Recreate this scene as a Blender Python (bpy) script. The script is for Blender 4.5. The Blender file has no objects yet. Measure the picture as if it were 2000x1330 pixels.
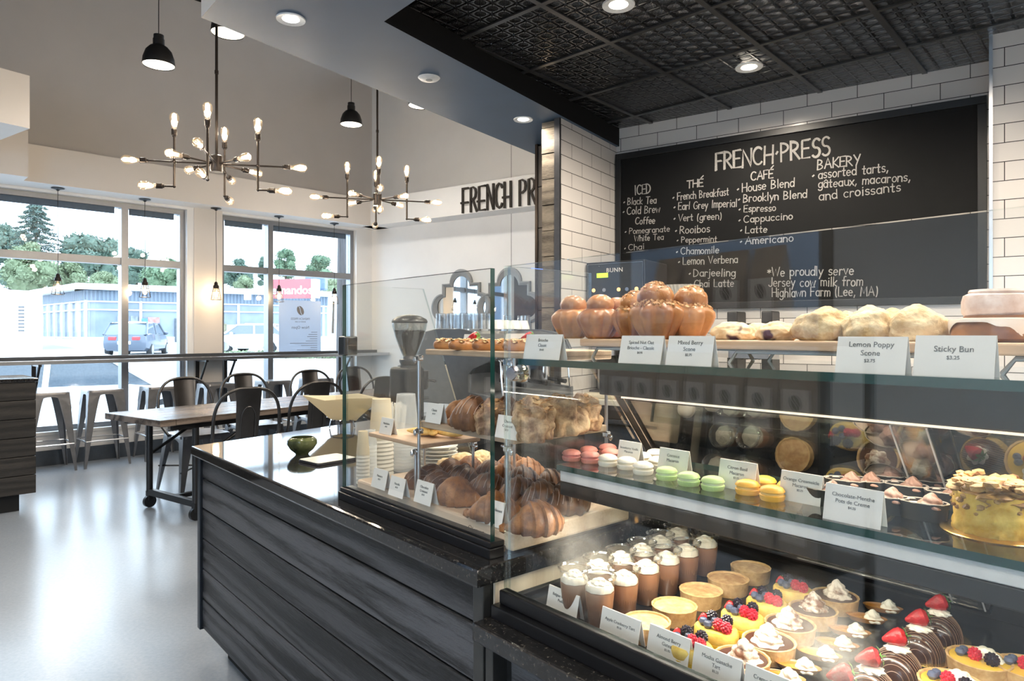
import bpy, bmesh, math, random
from mathutils import Vector, Matrix, noise as mnoise
R = math.radians
sc = bpy.context.scene
COL = sc.collection
random.seed(7)

# ---------------------------------------------------------------- camera, sky, exposure, daylight
F = 1327.0            # focal length in pixels of the 2000 x 1330 frame
EYE = 1.38            # eye height
HOR = 650.0           # horizon row
cam = bpy.data.cameras.new('camera')
cam.sensor_fit = 'HORIZONTAL'; cam.sensor_width = 36.0
cam.lens = 36.0 * F / 2000.0
cam.shift_y = (HOR - 665.0) / 2000.0
cam.clip_start = 0.02; cam.clip_end = 400
camo = bpy.data.objects.new('camera', cam); COL.objects.link(camo)
camo.location = (0, 0, EYE); camo.rotation_euler = (R(90), 0, 0)
sc.camera = camo
sc.view_settings.view_transform = 'Standard'; sc.view_settings.look = 'None'
sc.view_settings.exposure = 0.55; sc.view_settings.gamma = 1.0; sc.view_settings.use_curve_mapping = False

world = bpy.data.worlds.new('overcast_sky'); sc.world = world; world.use_nodes = True
wn = world.node_tree.nodes; wl = world.node_tree.links
bgn = wn['Background']
wtc = wn.new('ShaderNodeTexCoord'); wno = wn.new('ShaderNodeTexNoise'); wno.inputs['Scale'].default_value = 1.6; wno.inputs['Detail'].default_value = 4
wr = wn.new('ShaderNodeValToRGB'); wr.color_ramp.elements[0].position = .35; wr.color_ramp.elements[0].color = (.54, .75, 1, 1); wr.color_ramp.elements[1].position = .6; wr.color_ramp.elements[1].color = (.72, .87, 1, 1)
wl.new(wtc.outputs['Generated'], wno.inputs['Vector']); wl.new(wno.outputs['Fac'], wr.inputs['Fac']); wl.new(wr.outputs['Color'], bgn.inputs['Color'])
bgn.inputs['Strength'].default_value = 4.2
sun = bpy.data.lights.new('soft_sun', 'SUN'); sun.energy = 1.2; sun.angle = R(25); sun.color = (1, .98, .95)
suno = bpy.data.objects.new('soft_sun', sun); COL.objects.link(suno); suno.rotation_euler = (R(52), 0, R(-150))

try:
    cy = sc.cycles
    cy.max_bounces = 14; cy.diffuse_bounces = 4; cy.glossy_bounces = 6; cy.transmission_bounces = 8; cy.transparent_max_bounces = 40
    cy.sample_clamp_indirect = 6.0; cy.caustics_reflective = False; cy.caustics_refractive = False
    cy.use_denoising = True; cy.use_light_tree = True; cy.blur_glossy = 0.6
except Exception: pass

# ---------------------------------------------------------------- frames of reference
def ang(deg): return (math.sin(R(deg)), math.cos(R(deg)))
def V(*a): return Vector(a)
# counter frame: t along the front towards the camera's right, d away from the customer
CA = 40.6
Cf = Vector((math.cos(R(90-CA)), -math.sin(R(90-CA)), 0)); Cb = Vector((math.sin(R(90-CA)), math.cos(R(90-CA)), 0))
C0 = Vector((-1.362, 2.882, 0)); RC = -R(90-CA)
def CT(t, d, z=0): p = C0 + Cf*t + Cb*d; p.z = z; return p
# tiled back wall frame: x along the wall to the right, y away
Wx = Vector((math.cos(R(34)), -math.sin(R(34)), 0)); Wn = Vector((math.sin(R(34)), math.cos(R(34)), 0)); RW = -R(34)
DB = 4.75
def BW(x, d, z=0): p = Wx*x + Wn*d; p.z = z; return p            # x measured from the foot of the eye point
# window wall frame: s along the glass to the right, y outward
Nu = Vector((math.sqrt(.5), math.sqrt(.5), 0)); No = Vector((-math.sqrt(.5), math.sqrt(.5), 0)); RN = R(45)
N0 = Vector((-4.90, 6.995, 0))
def NW(s, o, z=0): p = N0 + Nu*s + No*o; p.z = z; return p
DF = 7.04                                                         # white sign wall, parallel to the tiled wall
def ray(px): return (px-1000.0)/F
def atz(px, py, z):                                               # point of the picture at a known height
    Y = (EYE-z)*F/(py-HOR); return Vector((ray(px)*Y, Y, z))
def atY(px, py, Y): return Vector((ray(px)*Y, Y, EYE-(py-HOR)*Y/F))
def s_of(px, o=0.0):
    r = ray(px); q = N0 + No*o
    return (r*q.y - q.x)/(Nu.x - r*Nu.y)
def t_of(px, d):                                                  # counter frame: t where the sight line at px meets the line d
    r = ray(px); q = C0 + Cb*d
    return (r*q.y-q.x)/(Cf.x-r*Cf.y)

# ---------------------------------------------------------------- materials
MATS = {}
class NT:
    def __init__(s, name):
        s.m = bpy.data.materials.new(name); s.m.use_nodes = True
        s.t = s.m.node_tree; s.n = s.t.nodes; s.l = s.t.links
        s.b = s.n['Principled BSDF']; s.out = s.n['Material Output']
    def new(s, k, **kw):
        x = s.n.new(k)
        for a, v in kw.items():
            if a in x.inputs: x.inputs[a].default_value = v
            else: setattr(x, a, v)
        return x
    def link(s, a, b): s.l.new(a, b)
    def mapping(s, scale=(1, 1, 1), coord='Object', rot=(0, 0, 0)):
        tc = s.new('ShaderNodeTexCoord'); mp = s.new('ShaderNodeMapping')
        mp.inputs['Scale'].default_value = scale; mp.inputs['Rotation'].default_value = rot
        s.link(tc.outputs[coord], mp.inputs['Vector']); return mp.outputs['Vector']
    def noise(s, vec, scale=5, detail=3, rough=.55, dist=0):
        x = s.new('ShaderNodeTexNoise'); x.inputs['Scale'].default_value = scale; x.inputs['Detail'].default_value = detail
        x.inputs['Roughness'].default_value = rough; x.inputs['Distortion'].default_value = dist
        s.link(vec, x.inputs['Vector']); return x.outputs['Fac']
    def ramp(s, fac, stops):
        x = s.new('ShaderNodeValToRGB'); e = x.color_ramp.elements
        while len(e) < len(stops): e.new(.5)
        for i, (p, c) in enumerate(stops): e[i].position = p; e[i].color = (*c, 1) if len(c) == 3 else c
        s.link(fac, x.inputs['Fac']); return x.outputs['Color']
    def mix(s, fac, a, b, mode='MIX'):
        x = s.new('ShaderNodeMix'); x.data_type = 'RGBA'; x.blend_type = mode
        for sock, v in ((x.inputs[0], fac), (x.inputs[6], a), (x.inputs[7], b)):
            if hasattr(v, 'links'): s.link(v, sock)
            elif isinstance(v, (int, float)): sock.default_value = v
            else: sock.default_value = (*v, 1)
        return x.outputs[2]
    def bump(s, h, strength=.3, dist=.01):
        x = s.new('ShaderNodeBump'); x.inputs['Strength'].default_value = strength; x.inputs['Distance'].default_value = dist
        s.link(h, x.inputs['Height']); s.link(x.outputs['Normal'], s.b.inputs['Normal']); return x
    def math(s, op, a, b=None, c=None):
        x = s.new('ShaderNodeMath'); x.operation = op
        for i, v in enumerate((a, b, c)):
            if v is None: continue
            if hasattr(v, 'links'): s.link(v, x.inputs[i])
            else: x.inputs[i].default_value = v
        return x.outputs[0]
    def base(s, c, rough=.5, metal=0, spec=.5):
        if hasattr(c, 'links'): s.link(c, s.b.inputs['Base Color'])
        else: s.b.inputs['Base Color'].default_value = (*c, 1)
        if hasattr(rough, 'links'): s.link(rough, s.b.inputs['Roughness'])
        else: s.b.inputs['Roughness'].default_value = rough
        s.b.inputs['Metallic'].default_value = metal
        s.b.inputs['Specular IOR Level'].default_value = spec
        return s.m

def plain(name, c, rough=.5, metal=0, var=.08, scale=30, bump=0, spec=.5, coat=0):
    """a paint / metal / plastic: the colour with a little mottling, optionally a fine bump"""
    if name in MATS: return MATS[name]
    t = NT(name); v = t.mapping()
    f = t.noise(v, scale, 3)
    c2 = tuple(max(0, x*(1-var)) for x in c); c3 = tuple(min(1, x*(1+var)) for x in c)
    t.base(t.ramp(f, [(.3, c2), (.7, c3)]), rough, metal, spec)
    if bump: t.bump(f, bump, .004)
    if coat: t.b.inputs['Coat Weight'].default_value = coat; t.b.inputs['Coat Roughness'].default_value = .05
    MATS[name] = t.m; return t.m

def emit(name, c, strength):
    if name in MATS: return MATS[name]
    t = NT(name); t.base(c, .4)
    t.b.inputs['Emission Color'].default_value = (*c, 1); t.b.inputs['Emission Strength'].default_value = strength
    MATS[name] = t.m; return t.m

def glass(name, tint=(1, 1, 1), f0=.06, rough=0.0, gloss=(1, 1, 1), fixed=None):
    """sheet glass: what is behind shows straight through, the two faces reflect by the angle (Schlick)"""
    if name in MATS: return MATS[name]
    t = NT(name); t.n.remove(t.b)
    g = t.new('ShaderNodeNewGeometry'); d = t.new('ShaderNodeVectorMath'); d.operation = 'DOT_PRODUCT'
    t.link(g.outputs['Normal'], d.inputs[0]); t.link(g.outputs['Incoming'], d.inputs[1])
    c = t.math('ABSOLUTE', d.outputs['Value']); o = t.math('SUBTRACT', 1.0, c); p = t.math('POWER', o, 5.0)
    fr = t.math('MULTIPLY_ADD', p, 1.0-f0, f0)
    tr = t.new('ShaderNodeBsdfTransparent'); tr.inputs['Color'].default_value = (*tint, 1)
    gl = t.new('ShaderNodeBsdfGlossy'); gl.inputs['Color'].default_value = (*gloss, 1); gl.inputs['Roughness'].default_value = rough
    mx = t.new('ShaderNodeMixShader'); t.link(fr, mx.inputs[0]); t.link(tr.outputs[0], mx.inputs[1]); t.link(gl.outputs[0], mx.inputs[2])
    t.link(mx.outputs[0], t.out.inputs['Surface']); MATS[name] = t.m; return t.m

def wood(name, dark, light, along='X', scale=9, rough=.45, bump=.25, stretch=14, rings=1.0, spec=.5, pitch=None, z0=0, stops=(.3, .62)):
    if name in MATS: return MATS[name]
    t = NT(name)
    sx = {'X': (1/stretch, 1, 1), 'Y': (1, 1/stretch, 1), 'Z': (1, 1, 1/stretch)}[along]
    v = t.mapping(sx)
    if pitch:                                                       # every plank gets its own cut of the grain
        tc = t.new('ShaderNodeTexCoord'); sp = t.new('ShaderNodeSeparateXYZ'); t.link(tc.outputs['Object'], sp.inputs[0])
        k = t.math('FLOOR', t.math('MULTIPLY', t.math('SUBTRACT', sp.outputs['Z'], z0), 1/pitch)); wn_ = t.new('ShaderNodeTexWhiteNoise'); wn_.noise_dimensions = '1D'; t.link(k, wn_.inputs['W'])
        ad = t.new('ShaderNodeVectorMath'); ad.operation = 'MULTIPLY_ADD'; t.link(wn_.outputs['Color'], ad.inputs[0]); ad.inputs[1].default_value = (3, 3, 3); t.link(v, ad.inputs[2]); v = ad.outputs[0]
    wob = t.noise(v, scale*.8, 2, .5, .4)
    w = t.new('ShaderNodeTexWave'); w.wave_type = 'RINGS'; w.inputs['Scale'].default_value = scale*.7; w.inputs['Distortion'].default_value = 9*rings; w.inputs['Detail'].default_value = 3
    w.inputs['Detail Scale'].default_value = 1.3
    t.link(v, w.inputs['Vector'])
    fine = t.noise(v, scale*26, 4, .8)
    f = t.math('ADD', t.math('MULTIPLY', w.outputs['Fac'], .28), t.math('MULTIPLY', fine, .72))
    f = t.math('ADD', t.math('MULTIPLY', f, .75), t.math('MULTIPLY', wob, .25))
    c = t.ramp(f, [(stops[0], dark), (stops[1], light)])
    if pitch: c = t.mix(t.math('MULTIPLY', wn_.outputs['Value'], .45), c, dark)
    t.base(c, rough, 0, spec)
    t.bump(f, bump, .004); MATS[name] = t.m; return t.m

def baked(name, lo, hi, scale=40, bump=.5, rough=.55, sugar=None, streak=None, p=(.35, .65)):
    """crust: two browns mottled, a little crumb relief, optionally pale flecks"""
    if name in MATS: return MATS[name]
    t = NT(name); v = t.mapping(streak or (1, 1, 1))
    oi = t.new('ShaderNodeObjectInfo')
    f = t.noise(v, scale, 4, .6)
    f2 = t.math('ADD', t.math('MULTIPLY', f, .9), t.math('MULTIPLY', oi.outputs['Random'], .12))
    c = t.ramp(f2, [(p[0], lo), (p[1], hi)])
    if sugar:
        n = t.noise(v, scale*4, 2)
        c = t.mix(t.ramp(n, [(.58, (0, 0, 0)), (.66, (1, 1, 1))]), c, sugar)
    t.base(c, rough); t.bump(f, bump, .006)
    MATS[name] = t.m; return t.m

def sheer(name, c, through=.5, clear=0.0, rough=.5):
    """paper or plastic that lets light through; clear = share seen straight through"""
    if name in MATS: return MATS[name]
    t = NT(name); t.n.remove(t.b); d = t.new('ShaderNodeBsdfDiffuse', Color=(*c, 1)); l = t.new('ShaderNodeBsdfTranslucent', Color=(*c, 1)); m1 = t.new('ShaderNodeMixShader'); m1.inputs[0].default_value = through
    t.link(d.outputs[0], m1.inputs[1]); t.link(l.outputs[0], m1.inputs[2]); o = m1.outputs[0]
    if clear:
        tr = t.new('ShaderNodeBsdfTransparent'); m2 = t.new('ShaderNodeMixShader'); m2.inputs[0].default_value = clear; t.link(o, m2.inputs[1]); t.link(tr.outputs[0], m2.inputs[2]); o = m2.outputs[0]
    t.link(o, t.out.inputs['Surface']); MATS[name] = t.m; return t.m

# ---------------------------------------------------------------- mesh builder
class MB:
    def __init__(s): s.bm = bmesh.new(); s.fl = s.bm.faces.layers.int.new('flat')
    def _flat(s, vs):
        for v in vs:
            for f in v.link_faces: f[s.fl] = 1
    def _tr(s, vs, M):
        if M is not None: bmesh.ops.transform(s.bm, matrix=M, verts=vs)
    def box(s, lo, hi, bev=0, seg=2, M=None):
        r = bmesh.ops.create_cube(s.bm, size=1); vs = r['verts']
        for v in vs:
            v.co = Vector((lo[i] + (v.co[i]+.5)*(hi[i]-lo[i]) for i in range(3)))
        if bev:
            es = list({e for v in vs for e in v.link_edges})
            q = bmesh.ops.bevel(s.bm, geom=es, offset=bev, segments=seg, profile=.5, affect='EDGES', clamp_overlap=True)
            vs = list({v for f in q['faces'] for v in f.verts} | {v for v in vs if v.is_valid})
        s._flat(vs); s._tr(vs, M); return s
    def prism(s, pts, z0, z1, M=None, bev=0):
        """polygon in xy pulled from z0 to z1"""
        lo = [s.bm.verts.new((p[0], p[1], z0)) for p in pts]; hi = [s.bm.verts.new((p[0], p[1], z1)) for p in pts]
        n = len(pts); fs = []
        a = sum(pts[i][0]*pts[(i+1) % n][1]-pts[(i+1) % n][0]*pts[i][1] for i in range(n))
        if a < 0: lo.reverse(); hi.reverse()
        fs.append(s.bm.faces.new(lo[::-1])); fs.append(s.bm.faces.new(hi))
        for i in range(n): fs.append(s.bm.faces.new((lo[i], lo[(i+1) % n], hi[(i+1) % n], hi[i])))
        vs = lo+hi
        if bev:
            es = list({e for f in fs[:2] for e in f.edges})
            q = bmesh.ops.bevel(s.bm, geom=es, offset=bev, segments=2, profile=.5, affect='EDGES', clamp_overlap=True)
            vs = list({v for f in q['faces'] for v in f.verts} | {v for v in vs if v.is_valid})
        s._flat(vs); s._tr(vs, M); return s
    def lathe(s, prof, n=24, M=None, close=False, wob=None):
        """profile of (radius, z) turned about z; closes on the axis where r is 0"""
        rings = []
        for k, (r, z) in enumerate(prof):
            if r <= 1e-6: rings.append([s.bm.verts.new((0, 0, z))])
            else:
                ring = []
                for i in range(n):
                    a = 2*math.pi*i/n; rr = r*(wob(a, k) if wob else 1)
                    ring.append(s.bm.verts.new((rr*math.cos(a), rr*math.sin(a), z)))
                rings.append(ring)
        for a, b in zip(rings, rings[1:]): s._bridge(a, b)
        if close: s._bridge(rings[-1], rings[0])
        s._tr([v for r in rings for v in r], M); return s
    def _bridge(s, a, b):
        if len(a) == 1 and len(b) == 1: return
        n = max(len(a), len(b))
        for i in range(n):
            j = (i+1) % n
            if len(a) == 1: s.bm.faces.new((a[0], b[j], b[i]))
            elif len(b) == 1: s.bm.faces.new((a[i], a[j], b[0]))
            else: s.bm.faces.new((a[i], a[j], b[j], b[i]))
    def cyl(s, p, q, r, r2=None, n=12, caps=True):
        p = Vector(p); q = Vector(q); return s.tube([p, q], [r, r if r2 is None else r2], n, caps)
    def tube(s, pts, r, n=8, caps=True, closed=False, flat=None, tw=0):
        """round (or flat = (a, b) elliptical) bar along a path"""
        pts = [Vector(p) for p in pts]; m = len(pts)
        rs = r if isinstance(r, (list, tuple)) else [r]*m
        rings = []; up = None
        for k in range(m):
            if closed: d = (pts[(k+1) % m]-pts[k-1])
            else: d = pts[min(k+1, m-1)]-pts[max(k-1, 0)]
            if d.length < 1e-9: d = Vector((0, 0, 1))
            d.normalize()
            if up is None:
                up = Vector((0, 0, 1)) if abs(d.z) < .9 else Vector((1, 0, 0))
            x = up.cross(d)
            if x.length < 1e-6: x = Vector((0, 1, 0)).cross(d)
            x.normalize(); y = d.cross(x); up = y
            ring = []
            for i in range(n):
                a = 2*math.pi*i/n + tw*k
                ca, sa = math.cos(a), math.sin(a)
                if flat: ca *= flat[0]; sa *= flat[1]
                ring.append(s.bm.verts.new(pts[k]+(x*ca+y*sa)*rs[k]))
            rings.append(ring)
        for a, b in zip(rings, rings[1:]): s._bridge(a, b)
        if closed: s._bridge(rings[-1], rings[0])
        elif caps:
            s.bm.faces.new(rings[0][::-1]); s.bm.faces.new(rings[-1])
        return s
    def ball(s, c, r, sub=2, sc=(1, 1, 1), M=None, rough=0, seed=0, fr=3.0):
        q = bmesh.ops.create_icosphere(s.bm, subdivisions=sub, radius=1)
        c = Vector(c)
        for v in q['verts']:
            n = v.co.copy()
            k = 1 + (rough*mnoise.noise(n*fr+Vector((seed*3.1, seed*1.7, seed))) if rough else 0)
            v.co = Vector((n.x*sc[0], n.y*sc[1], n.z*sc[2]))*r*k
            if M is not None: v.co = M.to_3x3() @ v.co
            v.co += c
        return s
    def grid(s, fn, nu, nv, closeu=False, closev=False):
        """surface fn(u, v) -> point with u, v in 0..1"""
        U = nu if closeu else nu+1; W = nv if closev else nv+1
        g = [[s.bm.verts.new(fn(i/nu, j/nv)) for j in range(W)] for i in range(U)]
        for i in range(nu):
            for j in range(nv):
                a, b = g[i % U][j % W], g[(i+1) % U][j % W]; c, d = g[(i+1) % U][(j+1) % W], g[i % U][(j+1) % W]
                try: s.bm.faces.new((a, b, c, d))
                except ValueError: pass
        return s
    def quad(s, a, b, c, d):
        s.bm.faces.new([s.bm.verts.new(Vector(p)) for p in (a, b, c, d)]); return s
    def ribbon(s, pts, w, th, M=None):
        """raised stroke in the xy plane of half-open round pen, th thick"""
        P = [Vector((p[0], p[1], 0)) for p in pts]; m = len(P); L = []; Rr = []
        for k in range(m):
            d = P[min(k+1, m-1)]-P[max(k-1, 0)]
            if d.length < 1e-9: d = Vector((1, 0, 0))
            d.normalize(); nrm = Vector((-d.y, d.x, 0))
            e = d*(w*.5 if k == m-1 else (-w*.5 if k == 0 else 0))
            L.append(P[k]+nrm*w/2+e); Rr.append(P[k]-nrm*w/2+e)
        vs = []
        top = [(s.bm.verts.new((a.x, a.y, th)), s.bm.verts.new((b.x, b.y, th))) for a, b in zip(L, Rr)]
        bot = [(s.bm.verts.new((a.x, a.y, 0)), s.bm.verts.new((b.x, b.y, 0))) for a, b in zip(L, Rr)]
        for k in range(m-1):
            s.bm.faces.new((top[k][1], top[k+1][1], top[k+1][0], top[k][0]))
            s.bm.faces.new((bot[k][0], top[k][0], top[k+1][0], bot[k+1][0])) if False else s.bm.faces.new((top[k][0], top[k+1][0], bot[k+1][0], bot[k][0]))
            s.bm.faces.new((bot[k][1], bot[k+1][1], top[k+1][1], top[k][1]))
        s.bm.faces.new((top[0][0], bot[0][0], bot[0][1], top[0][1])); s.bm.faces.new((top[-1][1], bot[-1][1], bot[-1][0], top[-1][0]))
        vs = [v for p in top+bot for v in p]
        s._tr(vs, M); return s
    def build(s, name, mat, parent=None, loc=None, rotz=0, smooth=40, mats=None, pick=None, fix=True):
        bm = s.bm
        if fix: bmesh.ops.recalc_face_normals(bm, faces=bm.faces)
        for f in bm.faces: f.smooth = smooth > 0 and not f[s.fl]
        if smooth:
            for e in bm.edges:
                if len(e.link_faces) == 2: e.smooth = e.calc_face_angle(0) < R(smooth)
        me = bpy.data.meshes.new(name)
        if pick:
            for f in bm.faces: f.material_index = pick(f)
        bm.to_mesh(me); bm.free()
        for q in ([mat] if mats is None else mats): me.materials.append(q)
        o = bpy.data.objects.new(name, me); COL.objects.link(o)
        if parent is not None: o.parent = parent
        if loc is not None: o.location = loc
        o.rotation_euler = (0, 0, rotz)
        return o

def TM(loc=(0, 0, 0), rx=0, ry=0, rz=0, s=1):
    m = Matrix.Translation(Vector(loc)) @ Matrix.Rotation(rz, 4, 'Z') @ Matrix.Rotation(ry, 4, 'Y') @ Matrix.Rotation(rx, 4, 'X')
    return m @ (Matrix.Scale(s, 4) if not isinstance(s, (tuple, list)) else Matrix.Diagonal((*s, 1)))
def tag(o, label=None, cat=None, group=None, kind=None):
    if label: o['label'] = label
    if cat: o['category'] = cat
    if group: o['group'] = group
    if kind: o['kind'] = kind
    return o
def thing(name, label, cat, loc=(0, 0, 0), rotz=0, group=None):
    o = bpy.data.objects.new(name, None); COL.objects.link(o); o.empty_display_size = .05
    o.location = loc; o.rotation_euler = (0, 0, rotz)
    return tag(o, label, cat, group)
def struct(o): o['kind'] = 'structure'; return o
def dup(root, loc, rotz=0, label=None, group=None, scale=None):
    r = root.copy(); COL.objects.link(r); r.location = loc; r.rotation_euler = (0, 0, rotz)
    if label: r['label'] = label
    if group: r['group'] = group
    if scale: r.scale = (scale,)*3 if not isinstance(scale, tuple) else scale
    for ch in list(root.children):
        c = ch.copy(); COL.objects.link(c); c.parent = r
        for g in list(ch.children):
            e = g.copy(); COL.objects.link(e); e.parent = c
    return r
def place(proto, used, loc, rotz=0, label=None, group=None, scale=None):
    """the first call moves the prototype itself, later calls copy it"""
    if not used:
        used.append(1); proto.location = loc; proto.rotation_euler = (0, 0, rotz)
        if label: proto['label'] = label
        if group: proto['group'] = group
        if scale: proto.scale = (scale,)*3 if not isinstance(scale, tuple) else scale
        return proto
    return dup(proto, loc, rotz, label, group, scale)
def text_mesh(txt, size, mat, parent, M, name='lettering', ext=.0006, align='CENTER', spacing=1.0, shear=0, bold=0, line=1.0):
    cu = bpy.data.curves.new(name, 'FONT'); cu.body = txt; cu.size = size; cu.extrude = ext; cu.align_x = align; cu.space_character = spacing; cu.shear = shear; cu.offset = bold; cu.space_line = line
    cu.resolution_u = 3
    o = bpy.data.objects.new(name, cu); COL.objects.link(o)
    dg = bpy.context.evaluated_depsgraph_get(); dg.update()
    me = bpy.data.meshes.new_from_object(o.evaluated_get(dg))
    bpy.data.objects.remove(o); bpy.data.curves.remove(cu)
    me.transform(M); me.materials.clear(); me.materials.append(mat)
    n = bpy.data.objects.new(name, me); COL.objects.link(n)
    if parent is not None: n.parent = parent
    return n
def lamp(name, kind, loc, energy, color=(1, .93, .84), parent=None, size=.03, rot=(0, 0, 0), spot=None, sizey=None, blend=.6):
    l = bpy.data.lights.new(name, kind); l.energy = energy; l.color = color
    if kind in ('POINT', 'SPOT'): l.shadow_soft_size = size
    if kind == 'AREA':
        l.size = size
        if sizey: l.shape = 'RECTANGLE'; l.size_y = sizey
    if spot: l.spot_size = spot; l.spot_blend = blend
    o = bpy.data.objects.new(name, l); COL.objects.link(o); o.location = loc; o.rotation_euler = rot
    if parent is not None: o.parent = parent
    return o
# ================================================================ materials of the room
M_white = plain('white_wall_paint', (.84, .835, .825), .6, var=.02, scale=3)
M_taupe = plain('taupe_wall_paint', (.57, .545, .53), .65, var=.03, scale=2)
M_beige = plain('beige_wall_paint', (.72, .67, .62), .6, var=.02, scale=2)
M_slate = plain('slate_blue_soffit_paint', (.055, .098, .165), .5, var=.10, scale=2.2)
M_nearblack = plain('black_fascia', (.005, .005, .0055), .7, spec=.25)  # near-black colour on soffit inner faces, wall core and ceiling trim
M_skirt = plain('dark_slate_skirting', (.05, .065, .085), .45)
M_alu = plain('grey_anodised_aluminium', (.30, .31, .33), .38, .75, var=.03)
M_black = plain('matt_black_metal', (.014, .014, .015), .42, .3)
M_bronze = plain('dark_bronze_metal', (.035, .028, .024), .35, .8)
M_chrome = plain('polished_chrome', (.75, .75, .77), .12, 1.0, var=.02)
M_steel = plain('brushed_steel', (.50, .51, .53), .28, 1.0, var=.04)
M_winglass = glass('window_glass', (.99, 1, 1), .04)

def tile_mat():
    t = NT('white_subway_tile'); tc = t.new('ShaderNodeTexCoord'); sp = t.new('ShaderNodeSeparateXYZ'); cb = t.new('ShaderNodeCombineXYZ')
    t.link(tc.outputs['Object'], sp.inputs[0]); t.link(sp.outputs['X'], cb.inputs['X']); t.link(sp.outputs['Z'], cb.inputs['Y'])
    b = t.new('ShaderNodeTexBrick'); b.offset = .5; b.squash = 1
    b.inputs['Scale'].default_value = 1; b.inputs['Brick Width'].default_value = .294; b.inputs['Row Height'].default_value = .0985
    b.inputs['Mortar Size'].default_value = .0022; b.inputs['Mortar Smooth'].default_value = .1
    b.inputs['Color1'].default_value = (.67, .63, .595, 1); b.inputs['Color2'].default_value = (.70, .665, .63, 1); b.inputs['Mortar'].default_value = (.03, .027, .025, 1)
    t.link(cb.outputs[0], b.inputs['Vector'])
    t.base(b.outputs['Color'], t.math('MULTIPLY_ADD', b.outputs['Fac'], .6, .14))
    t.bump(t.math('SUBTRACT', 1.0, b.outputs['Fac']), .5, .003); return t.m
M_tile = tile_mat()

def floor_mat():
    t = NT('polished_concrete'); v = t.mapping()
    a = t.noise(v, .9, 2, .5, .2); f = t.noise(v, 60, 3, .7)
    c = t.mix(.16, t.ramp(a, [(.25, (.235, .275, .33)), (.75, (.285, .325, .375))]), t.ramp(f, [(.3, (.3, .31, .32)), (.7, (.6, .6, .6))]))
    t.base(c, t.math('MULTIPLY_ADD', a, .12, .17), 0, .65)
    t.bump(t.noise(v, 3.5, 3), .04, .02); return t.m
M_floor = floor_mat()

def tin_mat():
    """black pressed tin: a lattice of raised bars with a fluted round boss in each cell"""
    t = NT('black_pressed_tin'); tc = t.new('ShaderNodeTexCoord'); sp = t.new('ShaderNodeSeparateXYZ'); t.link(tc.outputs['Object'], sp.inputs[0])
    P = .57/7
    def cell(o): return t.math('SUBTRACT', t.math('FRACT', t.math('MULTIPLY', sp.outputs[o], 1/P)), .5)
    x, y = cell('X'), cell('Y'); ax, ay = t.math('ABSOLUTE', x), t.math('ABSOLUTE', y)
    edge = t.math('SMOOTHSTEP', .40, .46, t.math('MAXIMUM', ax, ay)) if False else t.math('MULTIPLY', t.math('MAXIMUM', t.math('SUBTRACT', t.math('MAXIMUM', ax, ay), .41), 0), 9.0)
    r = t.math('SQRT', t.math('ADD', t.math('MULTIPLY', x, x), t.math('MULTIPLY', y, y)))
    dome = t.math('MAXIMUM', t.math('SUBTRACT', .34, r), 0)
    flute = t.math('MULTIPLY', t.math('SINE', t.math('MULTIPLY', t.math('ADD', x, y), 55)), .06)
    fl = t.math('MULTIPLY', flute, t.math('LESS_THAN', r, .36))
    diag = t.math('MULTIPLY', t.math('MAXIMUM', t.math('SUBTRACT', .06, t.math('ABSOLUTE', t.math('SUBTRACT', ax, ay))), 0), 4.0)
    h = t.math('ADD', t.math('ADD', t.math('MULTIPLY', dome, 1.2), edge), t.math('ADD', fl, t.math('MULTIPLY', diag, t.math('GREATER_THAN', r, .38))))
    t.base((.11, .11, .114), .22, .9, .6); t.bump(h, 1.0, .045); return t.m
M_tin = tin_mat()

# ================================================================ floor
struct(MB().prism([NW(-1.3, .1)[:2], NW(4.25, .1)[:2], BW(1.6, 7.0)[:2], BW(1.6, 4.2)[:2], (3.75, -4.1), (-5.9, -4.1)], -.1, 0).build('floor', M_floor))

# ================================================================ the window wall
WZ0, WZ1 = .345, 2.84
SA0, SA1 = -1.15, s_of(362, .06)
SB0, SB1 = s_of(434, 0), s_of(692, .06)
CORN = s_of(735, 0)
wm = MB()
wm.box((-1.35, 0, .157), (CORN+.25, .22, WZ0))                       # below the windows
wm.box((-1.35, 0, WZ1), (CORN+.25, .22, 3.3))
wm.box((-1.35, 0, WZ0), (SA0, .22, WZ1)); wm.box((SA1, 0, WZ0), (SB0, .22, WZ1)); wm.box((SB1, 0, WZ0), (CORN+.25, .22, WZ1))
struct(wm.build('wall_street', M_white, loc=N0, rotz=RN))
struct(MB().box((-1.35, .0, 3.3), (CORN+.4, .22, 5.55)).build('wall_street_upper', M_taupe, loc=N0, rotz=RN))
struct(MB().box((SA1+.075, -.012, WZ0), (SB0-.002, .0, 2.87)).build('trim_1', M_beige, loc=N0, rotz=RN))
struct(MB().box((-1.35, -.012, 0), (CORN+.25, .2, .157)).build('baseboard_street', M_skirt, loc=N0, rotz=RN))
bk = MB(); bk.box((-1.35, -.33, 2.87), (CORN+.25, 0, 3.24))
struct(bk.build('trim_2', None, loc=N0, rotz=RN, mats=[M_beige, M_white], pick=lambda f: 1 if f.normal.z < -.5 else 0))

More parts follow.
